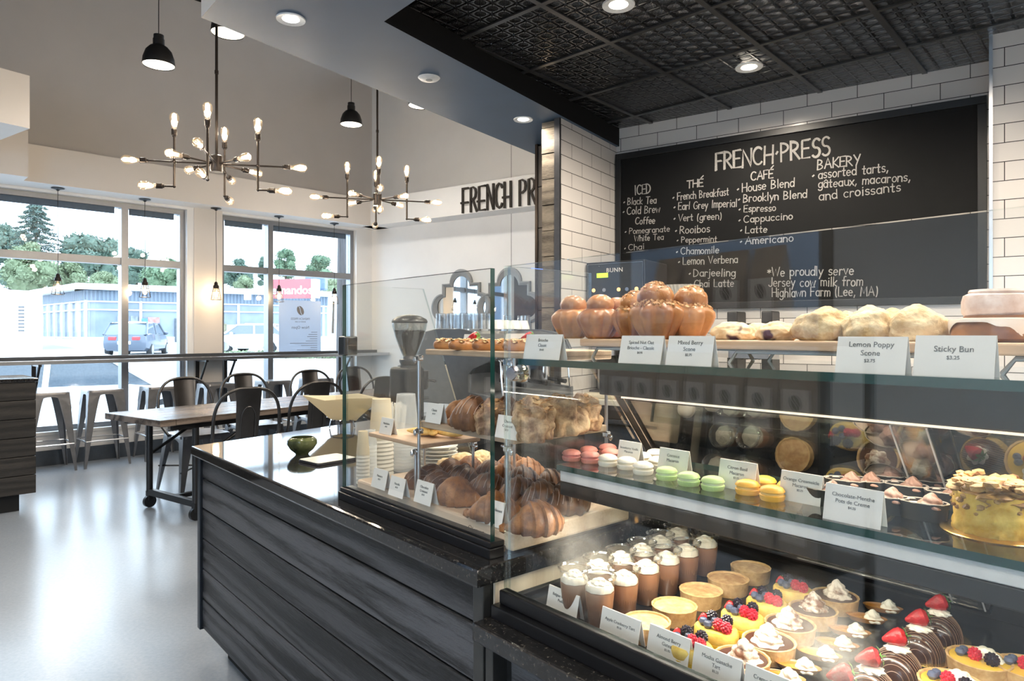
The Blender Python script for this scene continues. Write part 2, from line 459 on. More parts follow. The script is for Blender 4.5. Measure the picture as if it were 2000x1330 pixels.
def window(n, s0, s1, mull):
    r = thing('window_%d' % n, None, None, N0, RN); struct(r)
    f = MB(); a, b = .08, .19; w = .055
    f.box((s0, a, WZ0), (s1, b, WZ0+w)); f.box((s0, a, WZ1-w), (s1, b, WZ1))
    for x in (s0, s1-w): f.box((x, a, WZ0+w), (x+w, b, WZ1-w))
    f.box((mull-.035, a-.02, WZ0+w), (mull+.035, b, WZ1-w))
    for p, q in ((s0+w, mull-.035), (mull+.035, s1-w)): f.box((p, a, 2.145), (q, b, 2.225))
    f.build('window_frame', M_alu, r)
    for p, q in ((s0+w, mull-.035), (mull+.035, s1-w)):
        for z0, z1 in ((WZ0+w, 2.145), (2.225, WZ1-w)):
            MB().box((p, .12, z0), (q, .128, z1)).build('pane', M_winglass, r)
        MB().box((p+.02, .10, WZ1-w-.07), (q-.06, .118, WZ1-w)).build('blind_rail', plain('blue_grey_blind', (.09, .13, .18), .6), r)
    MB().box((s0-.02, -.02, WZ0-.03), (s1+.02, .09, WZ0+.004)).build('sill', M_white, r)
    return r
window(1, SA0, SA1, s_of(242, .1)); window(2, SB0, SB1, s_of(526, .1))

# sign wall, parallel to the tiled wall
cx = NW(CORN, 0).dot(Wx)
def bwbox(name, x0, x1, d0, d1, z0, z1, m, st=True, **k):
    o = MB().box((x0, d0, z0), (x1, d1, z1), **k).build(name, m, rotz=RW)
    return struct(o) if st else o
bwbox('wall_sign', cx-.15, 1.7, DF, DF+.2, 0, 5.25, M_white)
bwbox('trim_3', cx+.1, -2.5, DF-.30, DF, 2.87, 3.24, M_white)
jx = atY(999, 400, 8.5).dot(Wx)
bwbox('trim_4', jx-.003, jx+.003, DF-.003, DF+.001, 0, 5.5, plain('joint_shadow_grey', (.25, .25, .25), .8))
bwbox('baseboard_sign', cx, -2.5, DF-.014, DF, 0, .157, M_skirt)

# tiled alcove
XL, XR = -2.243, .093
bwbox('wall_tiled_back', XL-.1, XR+.05, DB, DB+.15, 0, 3.1, M_tile)
bwbox('wall_tiled_pier', XR, 1.7, 4.338, DB+.1, 0, 3.1, M_tile)
bwbox('trim_5', XR-.012, XR+.004, 4.332, 4.345, 0, 2.94, M_steel)
# the return wall: tile on its alcove face (local x runs along the wall)
o = MB().box((0, 0, 0), (DF-3.905, .05, 3.1)).build('wall_tiled_return', M_tile, loc=BW(XL, 3.905), rotz=RW+R(90)); struct(o)
bwbox('wall_return_core', -2.389, XL-.05, 3.93, DF, 0, 2.81, M_nearblack)
M_oldwood = wood('weathered_oak', (.045, .036, .026), (.24, .20, .15), 'X', 7, .75, .5, 9)
cm = MB()
zz = 0.0; rr = random.Random(3)
while zz < 2.79:
    z1 = min(zz+.172, 2.795); cm.box((-2.389, 3.895+rr.uniform(0, .008), zz), (-2.284, 3.935, z1-.004), .003); zz = z1
struct(cm.build('trim_6', M_oldwood, rotz=RW))
bwbox('trim_7', -2.284, -2.243, 3.885, 3.93, 0, 2.8, plain('gunmetal_trim', (.10, .10, .105), .35, .8))
dk = MB()
for k in range(9): dk.box((-2.70, 4.352, k*.31), (-2.39, DF, k*.31+.306), .003)
struct(dk.build('wall_return_cladding', wood('dark_stained_oak_trim', (.012, .010, .009), (.06, .05, .043), 'Z', 7, .45, .3), rotz=RW))
bwbox('trim_8', -2.722, -2.70, 4.345, DF, 0, 2.8, M_bronze)

# soffit: an L that hangs over the counters
SO, SI = Vector((-1.40, 3.06)), Vector((-.584, 3.10))
n2, f2 = Vector(Wn[:2]), Vector(Cf[:2])
sof = MB().prism([SO, SO+n2*4.6, SI+n2*4.3, SI, SI+f2*5.6, SO+f2*5.6], 2.8, 5.5)
def sofpick(f):
    if f.normal.z < -.5: return 0
    c = f.calc_center_median()
    d = Vector((f.normal.x, f.normal.y))
    if f.normal.z > .5: return 1
    return 1 if (d.dot(Vector(Cb[:2])) > .9 or d.dot(Vector(Wx[:2])) > .9) else 2
struct(sof.build('soffit', None, mats=[M_slate, M_nearblack, M_beige], pick=sofpick))
# alcove ceiling of pressed tin in a metal grid, turned like the counter
CZ = 2.935; CRA = -R(42.5)
g0 = Vector((.523, 3.633, 0))
ce = thing('ceiling', None, None, (g0.x, g0.y, 0), CRA); struct(ce)
inv = Matrix.Rotation(-CRA, 3, 'Z')
poly = [inv @ (Vector((*p, 0))-g0) for p in (SI-n2*.02+f2*.0, SI+n2*2.6, Vector(BW(1.7, DB+.1)[:2]), SI+f2*5.4)]
MB().prism([p[:2] for p in poly], CZ, CZ+.1).build('tin_panel', M_tin, ce)
gm = MB(); G = .572
for k in range(-4, 8):
    gm.box((k*G-.014, -3.4, CZ-.007), (k*G+.014, 3.4, CZ+.003)); gm.box((-3.4, k*G-.0135, CZ-.0075), (5.0, k*G+.0135, CZ+.002))
bmesh.ops.bisect_plane(gm.bm, geom=gm.bm.verts[:]+gm.bm.edges[:]+gm.bm.faces[:], plane_co=inv @ (Vector((*SI, 0))-g0), plane_no=inv @ Wx*-1, clear_outer=True)
bmesh.ops.bisect_plane(gm.bm, geom=gm.bm.verts[:]+gm.bm.edges[:]+gm.bm.faces[:], plane_co=inv @ (BW(0, DB)-g0), plane_no=inv @ Wn, clear_outer=True)
bmesh.ops.bisect_plane(gm.bm, geom=gm.bm.verts[:]+gm.bm.edges[:]+gm.bm.faces[:], plane_co=inv @ (Vector((*SI, 0))-g0), plane_no=inv @ Cb*-1, clear_outer=True)
gm.build('ceiling_grid', plain('black_grid_metal', (.035, .035, .036), .3, 0, spec=.7), ce)
struct(MB().prism([NW(-1.4, .2)[:2], NW(4.4, .2)[:2], BW(1.8, DF+.2)[:2], BW(1.8, 4.2)[:2], (3.8, -4.2), (-6, -4.2)], 5.5, 5.6).build('ceiling_dining', plain('charcoal_ceiling', (.05, .05, .052), .7)))
tr = MB()
for k, (a, b) in enumerate(((.30, .36), (.20, .24), (.08, .12))): tr.box((-1.3, -a-.02, 5.40-.03*k), (CORN, -a+.06, 5.5))
struct(tr.build('trim_9', M_nearblack, loc=N0, rotz=RN))

# dropped box at the left edge of the room
p = atY(58, 251, 5.5); q = Vector(p[:2])
bx = MB().prism([q, q-n2*2.2, q-n2*2.2-Vector(Wx[:2])*1.4, q-Vector(Wx[:2])*1.4], p.z, 3.46)
struct(bx.build('trim_10', None, mats=[M_beige, M_white], pick=lambda f: 1 if f.normal.z < -.5 else 0))
struct(MB().box((-1.35, -.60, 2.86), (s_of(55, -.6), -.32, 3.30)).build('trim_11', None, loc=N0, rotz=RN, mats=[M_beige, M_white], pick=lambda f: 1 if f.normal.z < -.5 else 0))

# the walls out of the picture; the left one is glazed and is what the display glass mirrors
LX = -5.82
lw = MB(); wy0, wy1 = -.96, 2.6
lw.box((LX-.2, -4.1, 0), (LX, wy0, 5.55)); lw.box((LX-.2, wy0, 0), (LX, wy1, .9)); lw.box((LX-.2, wy0, 3.0), (LX, wy1, 5.55))
struct(lw.build('wall_left', M_white))
struct(MB().box((LX-.2, wy1, 0), (LX, 6.2, 5.55)).build('wall_left_darkened', plain('slate_darkened_wall', (.055, .06, .068), .6)))  # unseen wall end, coloured dark to cut its haze in the left case glass
w3 = thing('window_3', None, None); struct(w3)
fm = MB()
ys = [wy0+.05, 1.10, wy1-.05]
for y in ys: fm.box((LX-.15, y-.06, .9), (LX-.04, y+.06, 3.0))
fm.box((LX-.15, wy0, .9), (LX-.04, wy1, .98)); fm.box((LX-.15, wy0, 2.92), (LX-.04, wy1, 3.0))
fm.build('window_frame', M_black, w3)
for a, b in zip(ys, ys[1:]): MB().box((LX-.10, a+.05, .98), (LX-.092, b-.05, 2.92)).build('pane', M_winglass, w3)
rwm = MB(); rx0, rx1 = -5.2, -.6
rwm.box((LX-.1, -4.3, 0), (rx0, -4.1, 5.55)); rwm.box((rx1, -4.3, 0), (3.9, -4.1, 5.55)); rwm.box((rx0, -4.3, 0), (rx1, -4.1, .3)); rwm.box((rx0, -4.3, 2.7), (rx1, -4.1, 5.55))
struct(rwm.build('wall_rear', M_white))
w4 = thing('window_4', None, None); struct(w4); fm = MB()  # unseen rear window, added for cool daylight on counter front and soffit
for k in range(6): x = rx0+(rx1-rx0)*k/5; fm.box((x-.05, -4.25, .3), (x+.05, -4.13, 2.7))
for z in (.34, 2.66): fm.box((rx0, -4.25, z-.04), (rx1, -4.13, z+.04))
fm.build('window_frame', M_black, w4)
for k in range(5): MB().box((rx0+(rx1-rx0)*k/5+.05, -4.20, .38), (rx0+(rx1-rx0)*(k+1)/5-.05, -4.192, 2.62)).build('pane', M_winglass, w4)
struct(MB().box((3.67, -4.1, 0), (3.85, 2.9, 5.55)).build('wall_right', M_white))
struct(MB().box((0, 0, 0), (3.2, .15, 5.55)).build('wall_far_right', M_white, loc=BW(1.6, 4.2), rotz=RW+R(90)))

# ================================================================ lamps in the ceilings
M_trimwhite = plain('white_lamp_trim', (.85, .85, .84), .4)
M_led = emit('warm_led_lens', (1, .90, .74), 9)
M_ledc = emit('cool_led_lens', (1, .97, .92), 7)
def downlight(loc, label, energy, m=M_led, r=.055, col=(1, .88, .73), group='recessed ceiling spotlights'):
    t = thing('recessed_downlight', label, 'ceiling light', loc, 0, group)
    MB().lathe([(r*.72, -.001), (r, -.004), (r*1.22, -.006), (r*1.25, 0), (r*.72, .002)], 28).build('trim_ring', M_trimwhite, t)
    MB().lathe([(0, -.0018), (r*.72, -.0018), (r*.74, .002), (0, .002)], 28).build('lens', m, t)
    lamp('downlight_lamp', 'SPOT', (0, 0, -.02), energy, col, t, .04, (0, 0, 0), R(168), blend=.55)
    return t
DL = [((568, 37), 2.8, 'white recessed spotlight in the blue soffit, near its cut corner above the left counter', 26, M_ledc),
      ((1022, 233), 2.8, 'white recessed spotlight in the blue soffit, close to the wooden column', 26, M_ledc),
      ((1208, 9), CZ-.008, 'glowing recessed spotlight in the tin ceiling, cropped by the top of the photo', 60, M_led),
      ((1463, 131), CZ-.008, 'glowing recessed spotlight in the tin ceiling, above the menu board title', 60, M_led)]
for (x, y), z, lb, e, m in DL: downlight(atz(x, y, z), lb, e, m, .052 if z < 2.9 else .062)
for t_, d_ in ((2.2, .95), (3.3, .95), (2.3, 2.0), (3.6, 2.2)):  # unseen downlights, here and in the soffit below, added to light the counters
    downlight(CT(t_, d_, CZ-.008), 'added unseen recessed spotlight in the tin ceiling, lighting the counters', 60)
for t_ in (1.7, 2.5, 3.3): downlight(CT(t_, .40, 2.8), 'added unseen recessed spotlight in the soffit, lighting the display case', 26, M_ledc)
p = atz(838, 152, 2.8)
t = thing('ceiling_speaker', 'round white speaker flush in the blue soffit, between its two lit spotlights', 'speaker', p)
MB().lathe([(0, -.012), (.02, -.013), (.052, -.009), (.062, 0), (0, .0)], 28).build('rim', M_trimwhite, t)
MB().lathe([(0, -.0145), (.018, -.0145), (.02, -.012), (0, -.012)], 20).build('grille', plain('grey_mesh', (.25, .27, .28), .5), t)
# ================================================================ counters and glass cases (local axes: t, d, z)
def granite_mat():
    t = NT('black_granite'); v = t.mapping()
    f = t.noise(v, 130, 3, .7); g = t.noise(v, 45, 2)
    c = t.ramp(f, [(.42, (.008, .008, .009)), (.60, (.022, .022, .024)), (.68, (.12, .105, .085)), (.74, (.30, .27, .22))])
    c = t.mix(.25, c, t.ramp(g, [(.4, (.01, .01, .01)), (.7, (.05, .045, .038))]))
    t.base(c, t.math('MULTIPLY_ADD', f, .05, .03), 0, .75); return t.m
M_granite = granite_mat()
M_oak = wood('black_stained_oak', (.006, .0065, .008), (.085, .088, .098), 'X', 8, .40, .9, 14, 1.4, .5, .127, .13, (.40, .60))
M_oakside = wood('black_stained_oak_end', (.007, .007, .007), (.038, .035, .033), 'X', 8, .42, .55, 11)
M_gap = plain('black_gap', (.004, .004, .004), .8)
M_birch = wood('pale_birch_panel', (.62, .50, .36), (.78, .67, .52), 'Z', 5, .5, .1, 16, .5)
M_case = glass('display_glass', (.978, .988, .985), .044)
M_shelfglass = glass('shelf_glass', (.90, .955, .935), .10)
M_edge = plain('green_glass_edge', (.012, .055, .048), .08, 0, spec=.9)
M_edgel = glass('pale_glass_edge', (.80, .90, .87), .28)
M_rail = plain('satin_black_rail', (.005, .005, .006), .35)

def pane(name, parent, lo, hi, thin, edge=None, m=None):
    """box pane whose two large faces are clear and whose cut edges show green; thin = axis of its thickness"""
    return MB().box(lo, hi).build(name, None, parent, mats=[m or M_case, edge or M_edge], pick=lambda f: 0 if abs(f.normal[thin]) > .9 else 1, smooth=0)
def pane_poly(name, parent, pts, t0, t1, edge=None):
    """pane in the d-z plane between t0 and t1"""
    M = Matrix(((0, 0, 1, 0), (1, 0, 0, 0), (0, 1, 0, 0), (0, 0, 0, 1)))
    return MB().prism(pts, t0, t1, M).build(name, None, parent, mats=[M_case, edge or M_edgel], pick=lambda f: 0 if abs(f.normal.x) > .9 else 1, smooth=0)

nl = Vector((Wn.dot(Cf), Wn.dot(Cb))); ml = Vector((Wx.dot(Cf), Wx.dot(Cb)))
TE = 1.985
# ---- the left counter with its return towards the column
ct = thing('counter_cabinet', 'black oak plank counter body standing on the concrete floor below the granite top', 'counter', C0, RC)
pl = MB(); zs = [.13, .257, .384, .511, .638, .765, .858]
for z0, z1 in zip(zs, zs[1:]): pl.box((.042, .034, z0+.003), (TE-.055, .056, z1-.003), .004, 2)
pl.build('plank_front', M_oak, ct)
MB().prism([Vector((.03, .05)), Vector((TE-.02, .05)), Vector((TE-.02, .74)), Vector((.62, .74)), Vector((.62, .74))+nl*1.5, Vector((.03, .05))+nl*2.2], .13, .858).build('carcass', M_gap, ct)
pe = MB()
for z0, z1 in zip(zs, zs[1:]):
    a = Vector((.022, .045)); b = a+nl*2.2
    pe.prism([a, b, b+ml*.02, a+ml*.02], z0+.003, z1-.003)
pe.build('plank_end', M_oak, ct)
cp = MB().box((.012, .022, .128), (.046, .06, .86), .003); cp.build('corner_post', plain('dark_slate_metal', (.035, .045, .06), .35, .6), ct)
MB().box((TE-.055, .030, .128), (TE-.02, .058, .86), .003).build('corner_post', plain('grey_gunmetal_post', (.085, .085, .083), .35, .7), ct)
MB().box((TE-.022, .058, .128), (TE-.014, .74, .858)).build('end_panel', M_birch, ct)
MB().prism([Vector((.10, .12)), Vector((TE-.05, .12)), Vector((TE-.05, .7)), Vector((.7, .7)), Vector((.7, .7))+nl*1.3, Vector((.10, .12))+nl*2.15], 0, .13).build('toe_kick', M_gap, ct)

top = [Vector((0, 0)), Vector((TE, 0)), Vector((TE, .78)), Vector((.66, .78)), Vector((.66, .78))+nl*1.52, nl*2.24]
o = MB().prism(top, .86, .90, bev=.007).build('granite_worktop', M_granite, loc=C0, rotz=RC)
tag(o, 'polished black granite worktop on the plank counter, mirroring the windows', 'worktop')

# ---- the lower counter under the refrigerated case
lc = thing('low_counter_cabinet', 'lower dark plank counter body under the big pastry case', 'counter', C0, RC)
pl = MB()
for z0, z1 in zip([.10, .227, .354, .481, .608], [.227, .354, .481, .608, .748]): pl.box((TE+.045, .05, z0+.003), (3.86, .07, z1-.003), .004)
pl.build('plank_front', M_oak, lc)
MB().box((TE, .068, .10), (3.86, .95, .75)).build('carcass', M_gap, lc)
MB().box((TE-.012, .03, .10), (TE+.012, .07, .75), .002).build('corner_post', MATS['grey_gunmetal_post'], lc)
MB().box((TE+.02, .13, 0), (3.8, .9, .10)).build('toe_kick', M_gap, lc)
o = MB().box((TE-.016, -.002, .752), (3.9, .98, .79), .004).build('granite_ledge', M_granite, loc=C0, rotz=RC)
tag(o, 'lower dark granite ledge the pastry case stands on', 'worktop')

# ---- glass case on the left counter
gc = thing('counter_display_case', 'frameless glass display case with croissants on the left granite counter', 'display case', C0, RC)
bm_ = MB(); bm_.box((1.255, .055, .90), (1.955, .50, .922), .002); bm_.box((1.258, .060, .922), (1.952, .10, .934), .002)
bm_.build('base_rail', M_rail, gc)
pane('front_pane', gc, (1.262, .066, .934), (1.945, .078, 1.518), 1)
pane_poly('side_pane', gc, [(.079, .923), (.079, 1.518), (.34, 1.518), (.55, .923)], 1.262, 1.270)
cl = MB(); cl.box((1.262, .052, 1.315), (1.300, .066, 1.37), .004); cl.box((1.252, .079, 1.315), (1.262, .115, 1.37), .004)
cl.build('glass_clamp', plain('smoked_steel', (.12, .13, .14), .25, .9), gc)
MB().cyl((1.259, .060, 1.318), (1.259, .060, 1.367), .0055, n=14).build('hinge_pin', M_chrome, gc)

# ---- the large refrigerated case
T0, T1 = 1.99, 3.84
rc = thing('refrigerated_display_case', 'large glass pastry case with two glass shelves, lit from inside', 'display case', C0, RC)
rb = MB(); rb.box((T0-.012, .040, .79), (T1, .80, .818), .003); rb.box((T0-.004, .056, .818), (T1, .078, .847), .003); rb.box((T0-.004, .078, .818), (T0+.012, .74, .83), .002)
rb.build('base_rail', M_rail, rc)
M_deck = plain('charcoal_case_deck', (.012, .013, .015), .2, 0, var=.25, scale=18)
MB().box((T0+.012, .078, .805), (T1, .76, .82)).build('deck', M_deck, rc)
pane('front_pane', rc, (T0, .066, .847), (T1, .076, 1.5185), 1, M_edgel)
pane_poly('side_pane', rc, [(.077, .83), (.077, 1.5185), (.323, 1.5185), (.323, 1.30), (.385, 1.235), (.722, .83)], T0, T0+.009)
pane('upper_shelf', rc, (T0+.012, .094, 1.313), (T1, .47, 1.326), 2, m=M_shelfglass)
pane('middle_shelf', rc, (T0+.025, .194, 1.082), (T1, .44, 1.094), 2, m=M_shelfglass)
M_graymet = plain('grey_enamel', (.035, .035, .034), .4, .2)
hd = MB(); hd.box((T0+.012, .345, 1.236), (T1, .375, 1.300), .003); hd.build('rear_header', M_graymet, rc)
lr = MB(); lr.box((T0+.03, .200, 1.058), (T1, .215, 1.0815), .002); lr.build('light_rail', plain('white_rail', (.72, .72, .70), .35), rc)
lr = MB(); lr.box((T0+.03, .200, 1.028), (T1, .222, 1.057), .002); lr.build('shelf_rail', M_graymet, rc)
# slanted rear doors: two overlapping double-glazed leaves in dark stiles
M_door = glass('rear_door_glass', (.62, .64, .65), .30, gloss=(.95, .93, .88))
dz = [(.385, 1.235), (.715, .835)]; dv = Vector((dz[1][0]-dz[0][0], dz[1][1]-dz[0][1])).normalized(); dn = Vector((-dv.y, dv.x))   # dn points back and up
if dn.x < 0: dn = -dn
def slab(mb, t0, t1, a, b, o0, o1, bev=0):
    """block in the tilted door plane: a..b along the slope (0..1), o0..o1 behind it"""
    p = Vector(dz[0]); L = (Vector(dz[1])-p).length
    pts = [p+dv*L*a+dn*o0, p+dv*L*b+dn*o0, p+dv*L*b+dn*o1, p+dv*L*a+dn*o1]
    mb.prism(pts, t0, t1, Matrix(((0, 0, 1, 0), (1, 0, 0, 0), (0, 1, 0, 0), (0, 0, 0, 1))))
for k, (a, b, off) in enumerate(((T0+.02, 2.68, 0.0), (2.60, T1, .030))):
    d = MB(); slab(d, a+.035, b-.02, .03, .97, off+.004, off+.008); slab(d, a+.035, b-.02, .03, .97, off+.020, off+.024)
    g = d.build('rear_door', M_door, rc)
    fr = MB()
    slab(fr, a, a+.035, 0, 1, off, off+.026); slab(fr, b-.02, b, 0, 1, off, off+.026) if k == 1 else None
    slab(fr, a, b, 0, .03, off, off+.026); slab(fr, a, b, .97, 1, off, off+.026)
    fr.build('door_stile', M_rail, g)
    if k == 0:
        hs = MB(); slab(hs, a+.004, a+.007, 0, .98, -.003, 0); slab(hs, a+.029, a+.032, 0, .98, -.003, 0); hs.build('chrome_bead', M_chrome, g)
        hs = MB(); slab(hs, b-.062, b-.004, .02, .97, -.004, -.001); hs.build('clear_handle_strip', glass('clear_acrylic', (.93, .92, .90), .14), g)
        hs = MB(); slab(hs, b-.062, b-.0595, .02, .97, -.006, -.004); slab(hs, b-.0065, b-.004, .02, .97, -.006, -.004); hs.build('acrylic_edge', plain('milky_edge', (.6, .6, .58), .3), g)
MB().box((T0+.012, .74, .82), (T1, .79, .90)).build('rear_sill', M_rail, rc)
def disc(parent, t, z):
    MB().lathe([(0, .012), (.0135, .012), (.0155, .009), (.0155, 0), (0, 0)], 24, TM((t, .066, z), rx=R(90))).build('glass_fixing', M_chrome, parent)
    MB().lathe([(0, .012), (.0175, .011), (.0185, .006), (.0185, 0), (0, 0)], 24, TM((t, .088, z), rx=R(90))).build('fixing_washer', plain('warm_chrome', (.75, .68, .55), .15, 1), parent)
disc(rc, T0+.035, 1.297); disc(rc, 3.6, 1.297)
# pale cloudy patches on a thin film inside the front pane
def film_mat(name, centres):
    t = NT(name); t.n.remove(t.b); tc = t.new('ShaderNodeTexCoord'); tot = None
    for (c, r) in centres:
        d = t.new('ShaderNodeVectorMath'); d.operation = 'DISTANCE'; t.link(tc.outputs['Object'], d.inputs[0]); d.inputs[1].default_value = c
        k = t.math('MAXIMUM', t.math('SUBTRACT', 1.0, t.math('MULTIPLY', d.outputs['Value'], 1/r)), 0); tot = k if tot is None else t.math('ADD', tot, k)
    f = t.noise(tc.outputs['Object'], 26, 5, .7); g = t.noise(tc.outputs['Object'], 260, 2, .7)
    a = t.math('MULTIPLY', t.math('MULTIPLY', tot, t.math('MULTIPLY_ADD', f, 1.3, -.18)), t.math('MULTIPLY_ADD', g, .7, .45))
    a = t.math('MINIMUM', t.math('MULTIPLY', a, .36), .30)
    tr = t.new('ShaderNodeBsdfTransparent'); tl = t.new('ShaderNodeBsdfTranslucent', Color=(.86, .86, .84, 1)); mx = t.new('ShaderNodeMixShader')
    t.link(a, mx.inputs[0]); t.link(tr.outputs[0], mx.inputs[1]); t.link(tl.outputs[0], mx.inputs[2]); t.link(mx.outputs[0], t.out.inputs['Surface']); return t.m
def onpane(px, py): tt = t_of(px, .0775); Y = CT(tt, .0775).y; return (tt, .0775, EYE-(py-HOR)*Y/F)
fc = [(onpane(1130, 1075), .10), (onpane(1585, 1225), .085), (onpane(1640, 1275), .06)]
MB().box((T0+.02, .0767, .85), (2.75, .0773, 1.12)).build('pale_film', film_mat('pane_pale_film', fc), rc)
# shelf light strips
M_strip = emit('case_led_strip', (1, .90, .76), .55)
for nm, dd, zz in (('upper_light', .385, 1.232), ('middle_light', .228, 1.056)):
    MB().box((T0+.05, dd-.006, zz-.004), (T1-.05, dd+.006, zz)).build(nm, M_strip, rc)
LEDC = (1, .90, .75)
lamp('case_led', 'AREA', (2.9, .33, 1.222), 3.2, LEDC, rc, 1.7, (R(-12), 0, 0), sizey=.03)
lamp('case_led', 'AREA', (2.9, .225, 1.022), 6.0, LEDC, rc, 1.7, (R(-8), 0, 0), sizey=.03)

# ---- boards and stands of the left case
M_board = wood('maple_board', (.60, .43, .29), (.78, .62, .46), 'X', 6, .5, .12, 18, .6)
M_plankw = wood('pale_oak_plank', (.38, .26, .17), (.58, .44, .31), 'X', 7, .5, .15, 16, .7)
M_plankb = wood('bamboo_board', (.50, .33, .21), (.66, .48, .33), 'X', 5, .5, .12, 20, .5)
def board(t0, t1, d0, d1, z1, th, label, m, bev=.003, group=None):
    o = MB().box((0, 0, -th), (t1-t0, d1-d0, 0), bev).build('serving_board', m, loc=CT(t0, d0, z1), rotz=RC)
    return tag(o, label, 'serving board', group)
ZB, Z1_, Z2_, Z3_ = .955, 1.087, 1.15, 1.337
b0 = board(1.284, 1.978, .100, .485, ZB, .042, 'thick maple board under the bottom layer of croissants on the left counter', M_board, .006)
nt = text_mesh('Legnoart', .012, plain('burnt_brand_ink', (.12, .08, .06), .7), b0, Matrix.Translation((.575, -.0003, -.026)) @ Matrix.Rotation(R(90), 4, 'X'), 'brand_stamp', .0003)
lg = MB().tube([(.545+.006*math.cos(a), -.0003, -.0225+.006*math.sin(a)) for a in [k*R(30) for k in range(12)]], .0006, 6, closed=True); lg.build('brand_mark', MATS['burnt_brand_ink'], b0)
board(1.278, 1.566, .14, .335, Z1_, .012, 'small thin board carrying the madeleines, lowest raised tier in the left case', M_plankb)
board(1.566, 1.938, .135, .445, Z2_, .017, 'oak board carrying the upper croissants, middle tier of the left case', M_plankw)
board(1.566, 1.955, .15, .445, Z3_, .014, 'grey oak board with eclairs near the top of the left case', M_plankw)
def rodstand(name, label, rods, clamps):
    t = thing(name, label, 'display stand', C0, RC)
    for (tt, d, z0, z1) in rods:
        MB().cyl((tt, d, z0), (tt, d, z1), .0042, n=10).build('rod', M_steel, t)
    for (tt, d, z, sx) in clamps:
        m = MB(); m.box((tt-.008, d-.006, z-.016), (tt+.008, d+.010, z-.001), .003); m.cyl((tt-.016*sx, d, z-.012), (tt+.018*sx, d, z-.004), .0032, n=8); m.ball((tt-.016*sx, d-.002, z-.014), .0065, 2, (1, .6, 1.4))
        m.build('clamp', M_chrome, t)
    return t
rodstand('low_rod_stand', 'short chrome rod stand holding up the madeleine board', [(1.552, .130, ZB, Z1_-.012), (1.545, .325, ZB, Z1_-.012), (1.295, .325, ZB, Z1_-.012)], [(1.552, .130, Z1_-.012, 1), (1.545, .325, Z1_-.012, -1)])
tr_ = [(1.575, .125), (1.93, .125), (1.93, .452), (1.575, .452)]
rodstand('tall_rod_stand', 'tall chrome rod stand holding the two upper boards of the left case', [(a, b, ZB, Z3_-.014) for a, b in tr_], [(a, b, z, s) for (a, b), s in zip(tr_, (1, -1, -1, 1)) for z in (Z2_-.017, Z3_-.014)])
# ---- boards on the upper shelf of the large case, on bent acrylic risers
ZU = 1.326; ZT = 1.367
M_acr = glass('clear_acrylic')
BR = [(2.045, 2.40, .235, .42, 'pale oak board under the brioches on the top glass shelf'), (2.385, 2.79, .225, .41, 'oak board under the scones on the top glass shelf'), (2.80, 3.25, .19, .40, 'oak board under the sticky buns on the top glass shelf')]
for t0, t1, d0, d1, lb in BR:
    board(t0, t1-.012, d0, d1, ZT, .016, lb, M_plankb)
    rs = thing('acrylic_riser', 'bent clear acrylic riser under the ' + lb.split(' on the')[0], 'riser', CT(t0, d0, ZU), RC)
    w = t1-t0-.012
    for dd in (.02, d1-d0-.03):
        h = ZT-.016-ZU
        MB().tube([(.02, dd, 0), (.035, dd, h-.004), (w-.035, dd, h-.004), (w-.02, dd, 0)], .0038, 8).build('riser_leg', M_chrome if False else plain('clear_rod_edge', (.55, .56, .56), .1, .4), rs)
# ================================================================ pastries
RD = random.Random(11)
M_crust = baked('croissant_crust', (.12, .045, .018), (.42, .185, .065), 34, .7, .42, streak=(1, 1, 1))
M_crustd = baked('dark_croissant_crust', (.075, .030, .016), (.26, .115, .045), 32, .6, .42)
M_crusts = baked('sugared_crust', (.17, .085, .045), (.56, .38, .22), 34, 1.0, .65, p=(.4, .6))
M_pale = baked('pale_biscuit', (.55, .36, .17), (.82, .64, .38), 28, .5, .6)
M_sponge = baked('golden_sponge', (.66, .40, .10), (.86, .62, .22), 50, .25, .55)
M_brioche = baked('brioche_crust', (.22, .075, .022), (.52, .24, .08), 18, .25, .32)
M_crumb = baked('oat_crumble', (.33, .16, .06), (.66, .40, .19), 60, .5, .6)
M_scone = baked('lemon_scone_crust', (.46, .30, .13), (.80, .66, .42), 38, .9, .7)
def berry_scone():
    t = NT('berry_scone_crust'); v = t.mapping(); f = t.noise(v, 30, 4); g = t.noise(v, 17, 2, .5, .6)
    c = t.ramp(f, [(.35, (.58, .38, .19)), (.65, (.84, .69, .46))])
    c = t.mix(t.ramp(g, [(.53, (0, 0, 0)), (.60, (1, 1, 1))]), c, (.06, .018, .045)); t.base(c, .6); t.bump(f, .6, .006); return t.m
M_bscone = berry_scone()
M_short = baked('shortcrust', (.50, .29, .11), (.72, .48, .23), 70, .25, .6)
M_almond = baked('almond_filling', (.42, .21, .08), (.72, .48, .24), 55, .6, .6)
M_cream = plain('whipped_cream', (.88, .82, .70), .45, var=.02)
M_creamc = baked('cocoa_dusted_cream', (.20, .08, .04), (.86, .76, .64), 34, .2, .5, p=(.36, .5))
M_choc = plain('chocolate_glaze', (.045, .018, .010), .16, var=.2, coat=.3)
M_ganache = plain('chocolate_ganache', (.075, .030, .018), .35, var=.15)
M_drizzle = plain('pale_drizzle', (.30, .17, .10), .3)
M_wdrizzle = plain('white_drizzle', (.50, .40, .36), .35)
M_pudding = plain('milk_chocolate_pudding', (.27, .135, .075), .35, var=.05)
M_mousse = plain('mocha_mousse', (.40, .23, .17), .45, var=.12)
M_strawb = baked('strawberry_skin', (.30, .006, .010), (.55, .018, .02), 80, .5, .22)
M_rasp = plain('raspberry_skin', (.55, .02, .045), .3, var=.25)
M_blackb = plain('blackberry_skin', (.018, .012, .02), .18, var=.3)
M_blueb = plain('blueberry_skin', (.075, .09, .15), .45, var=.25)
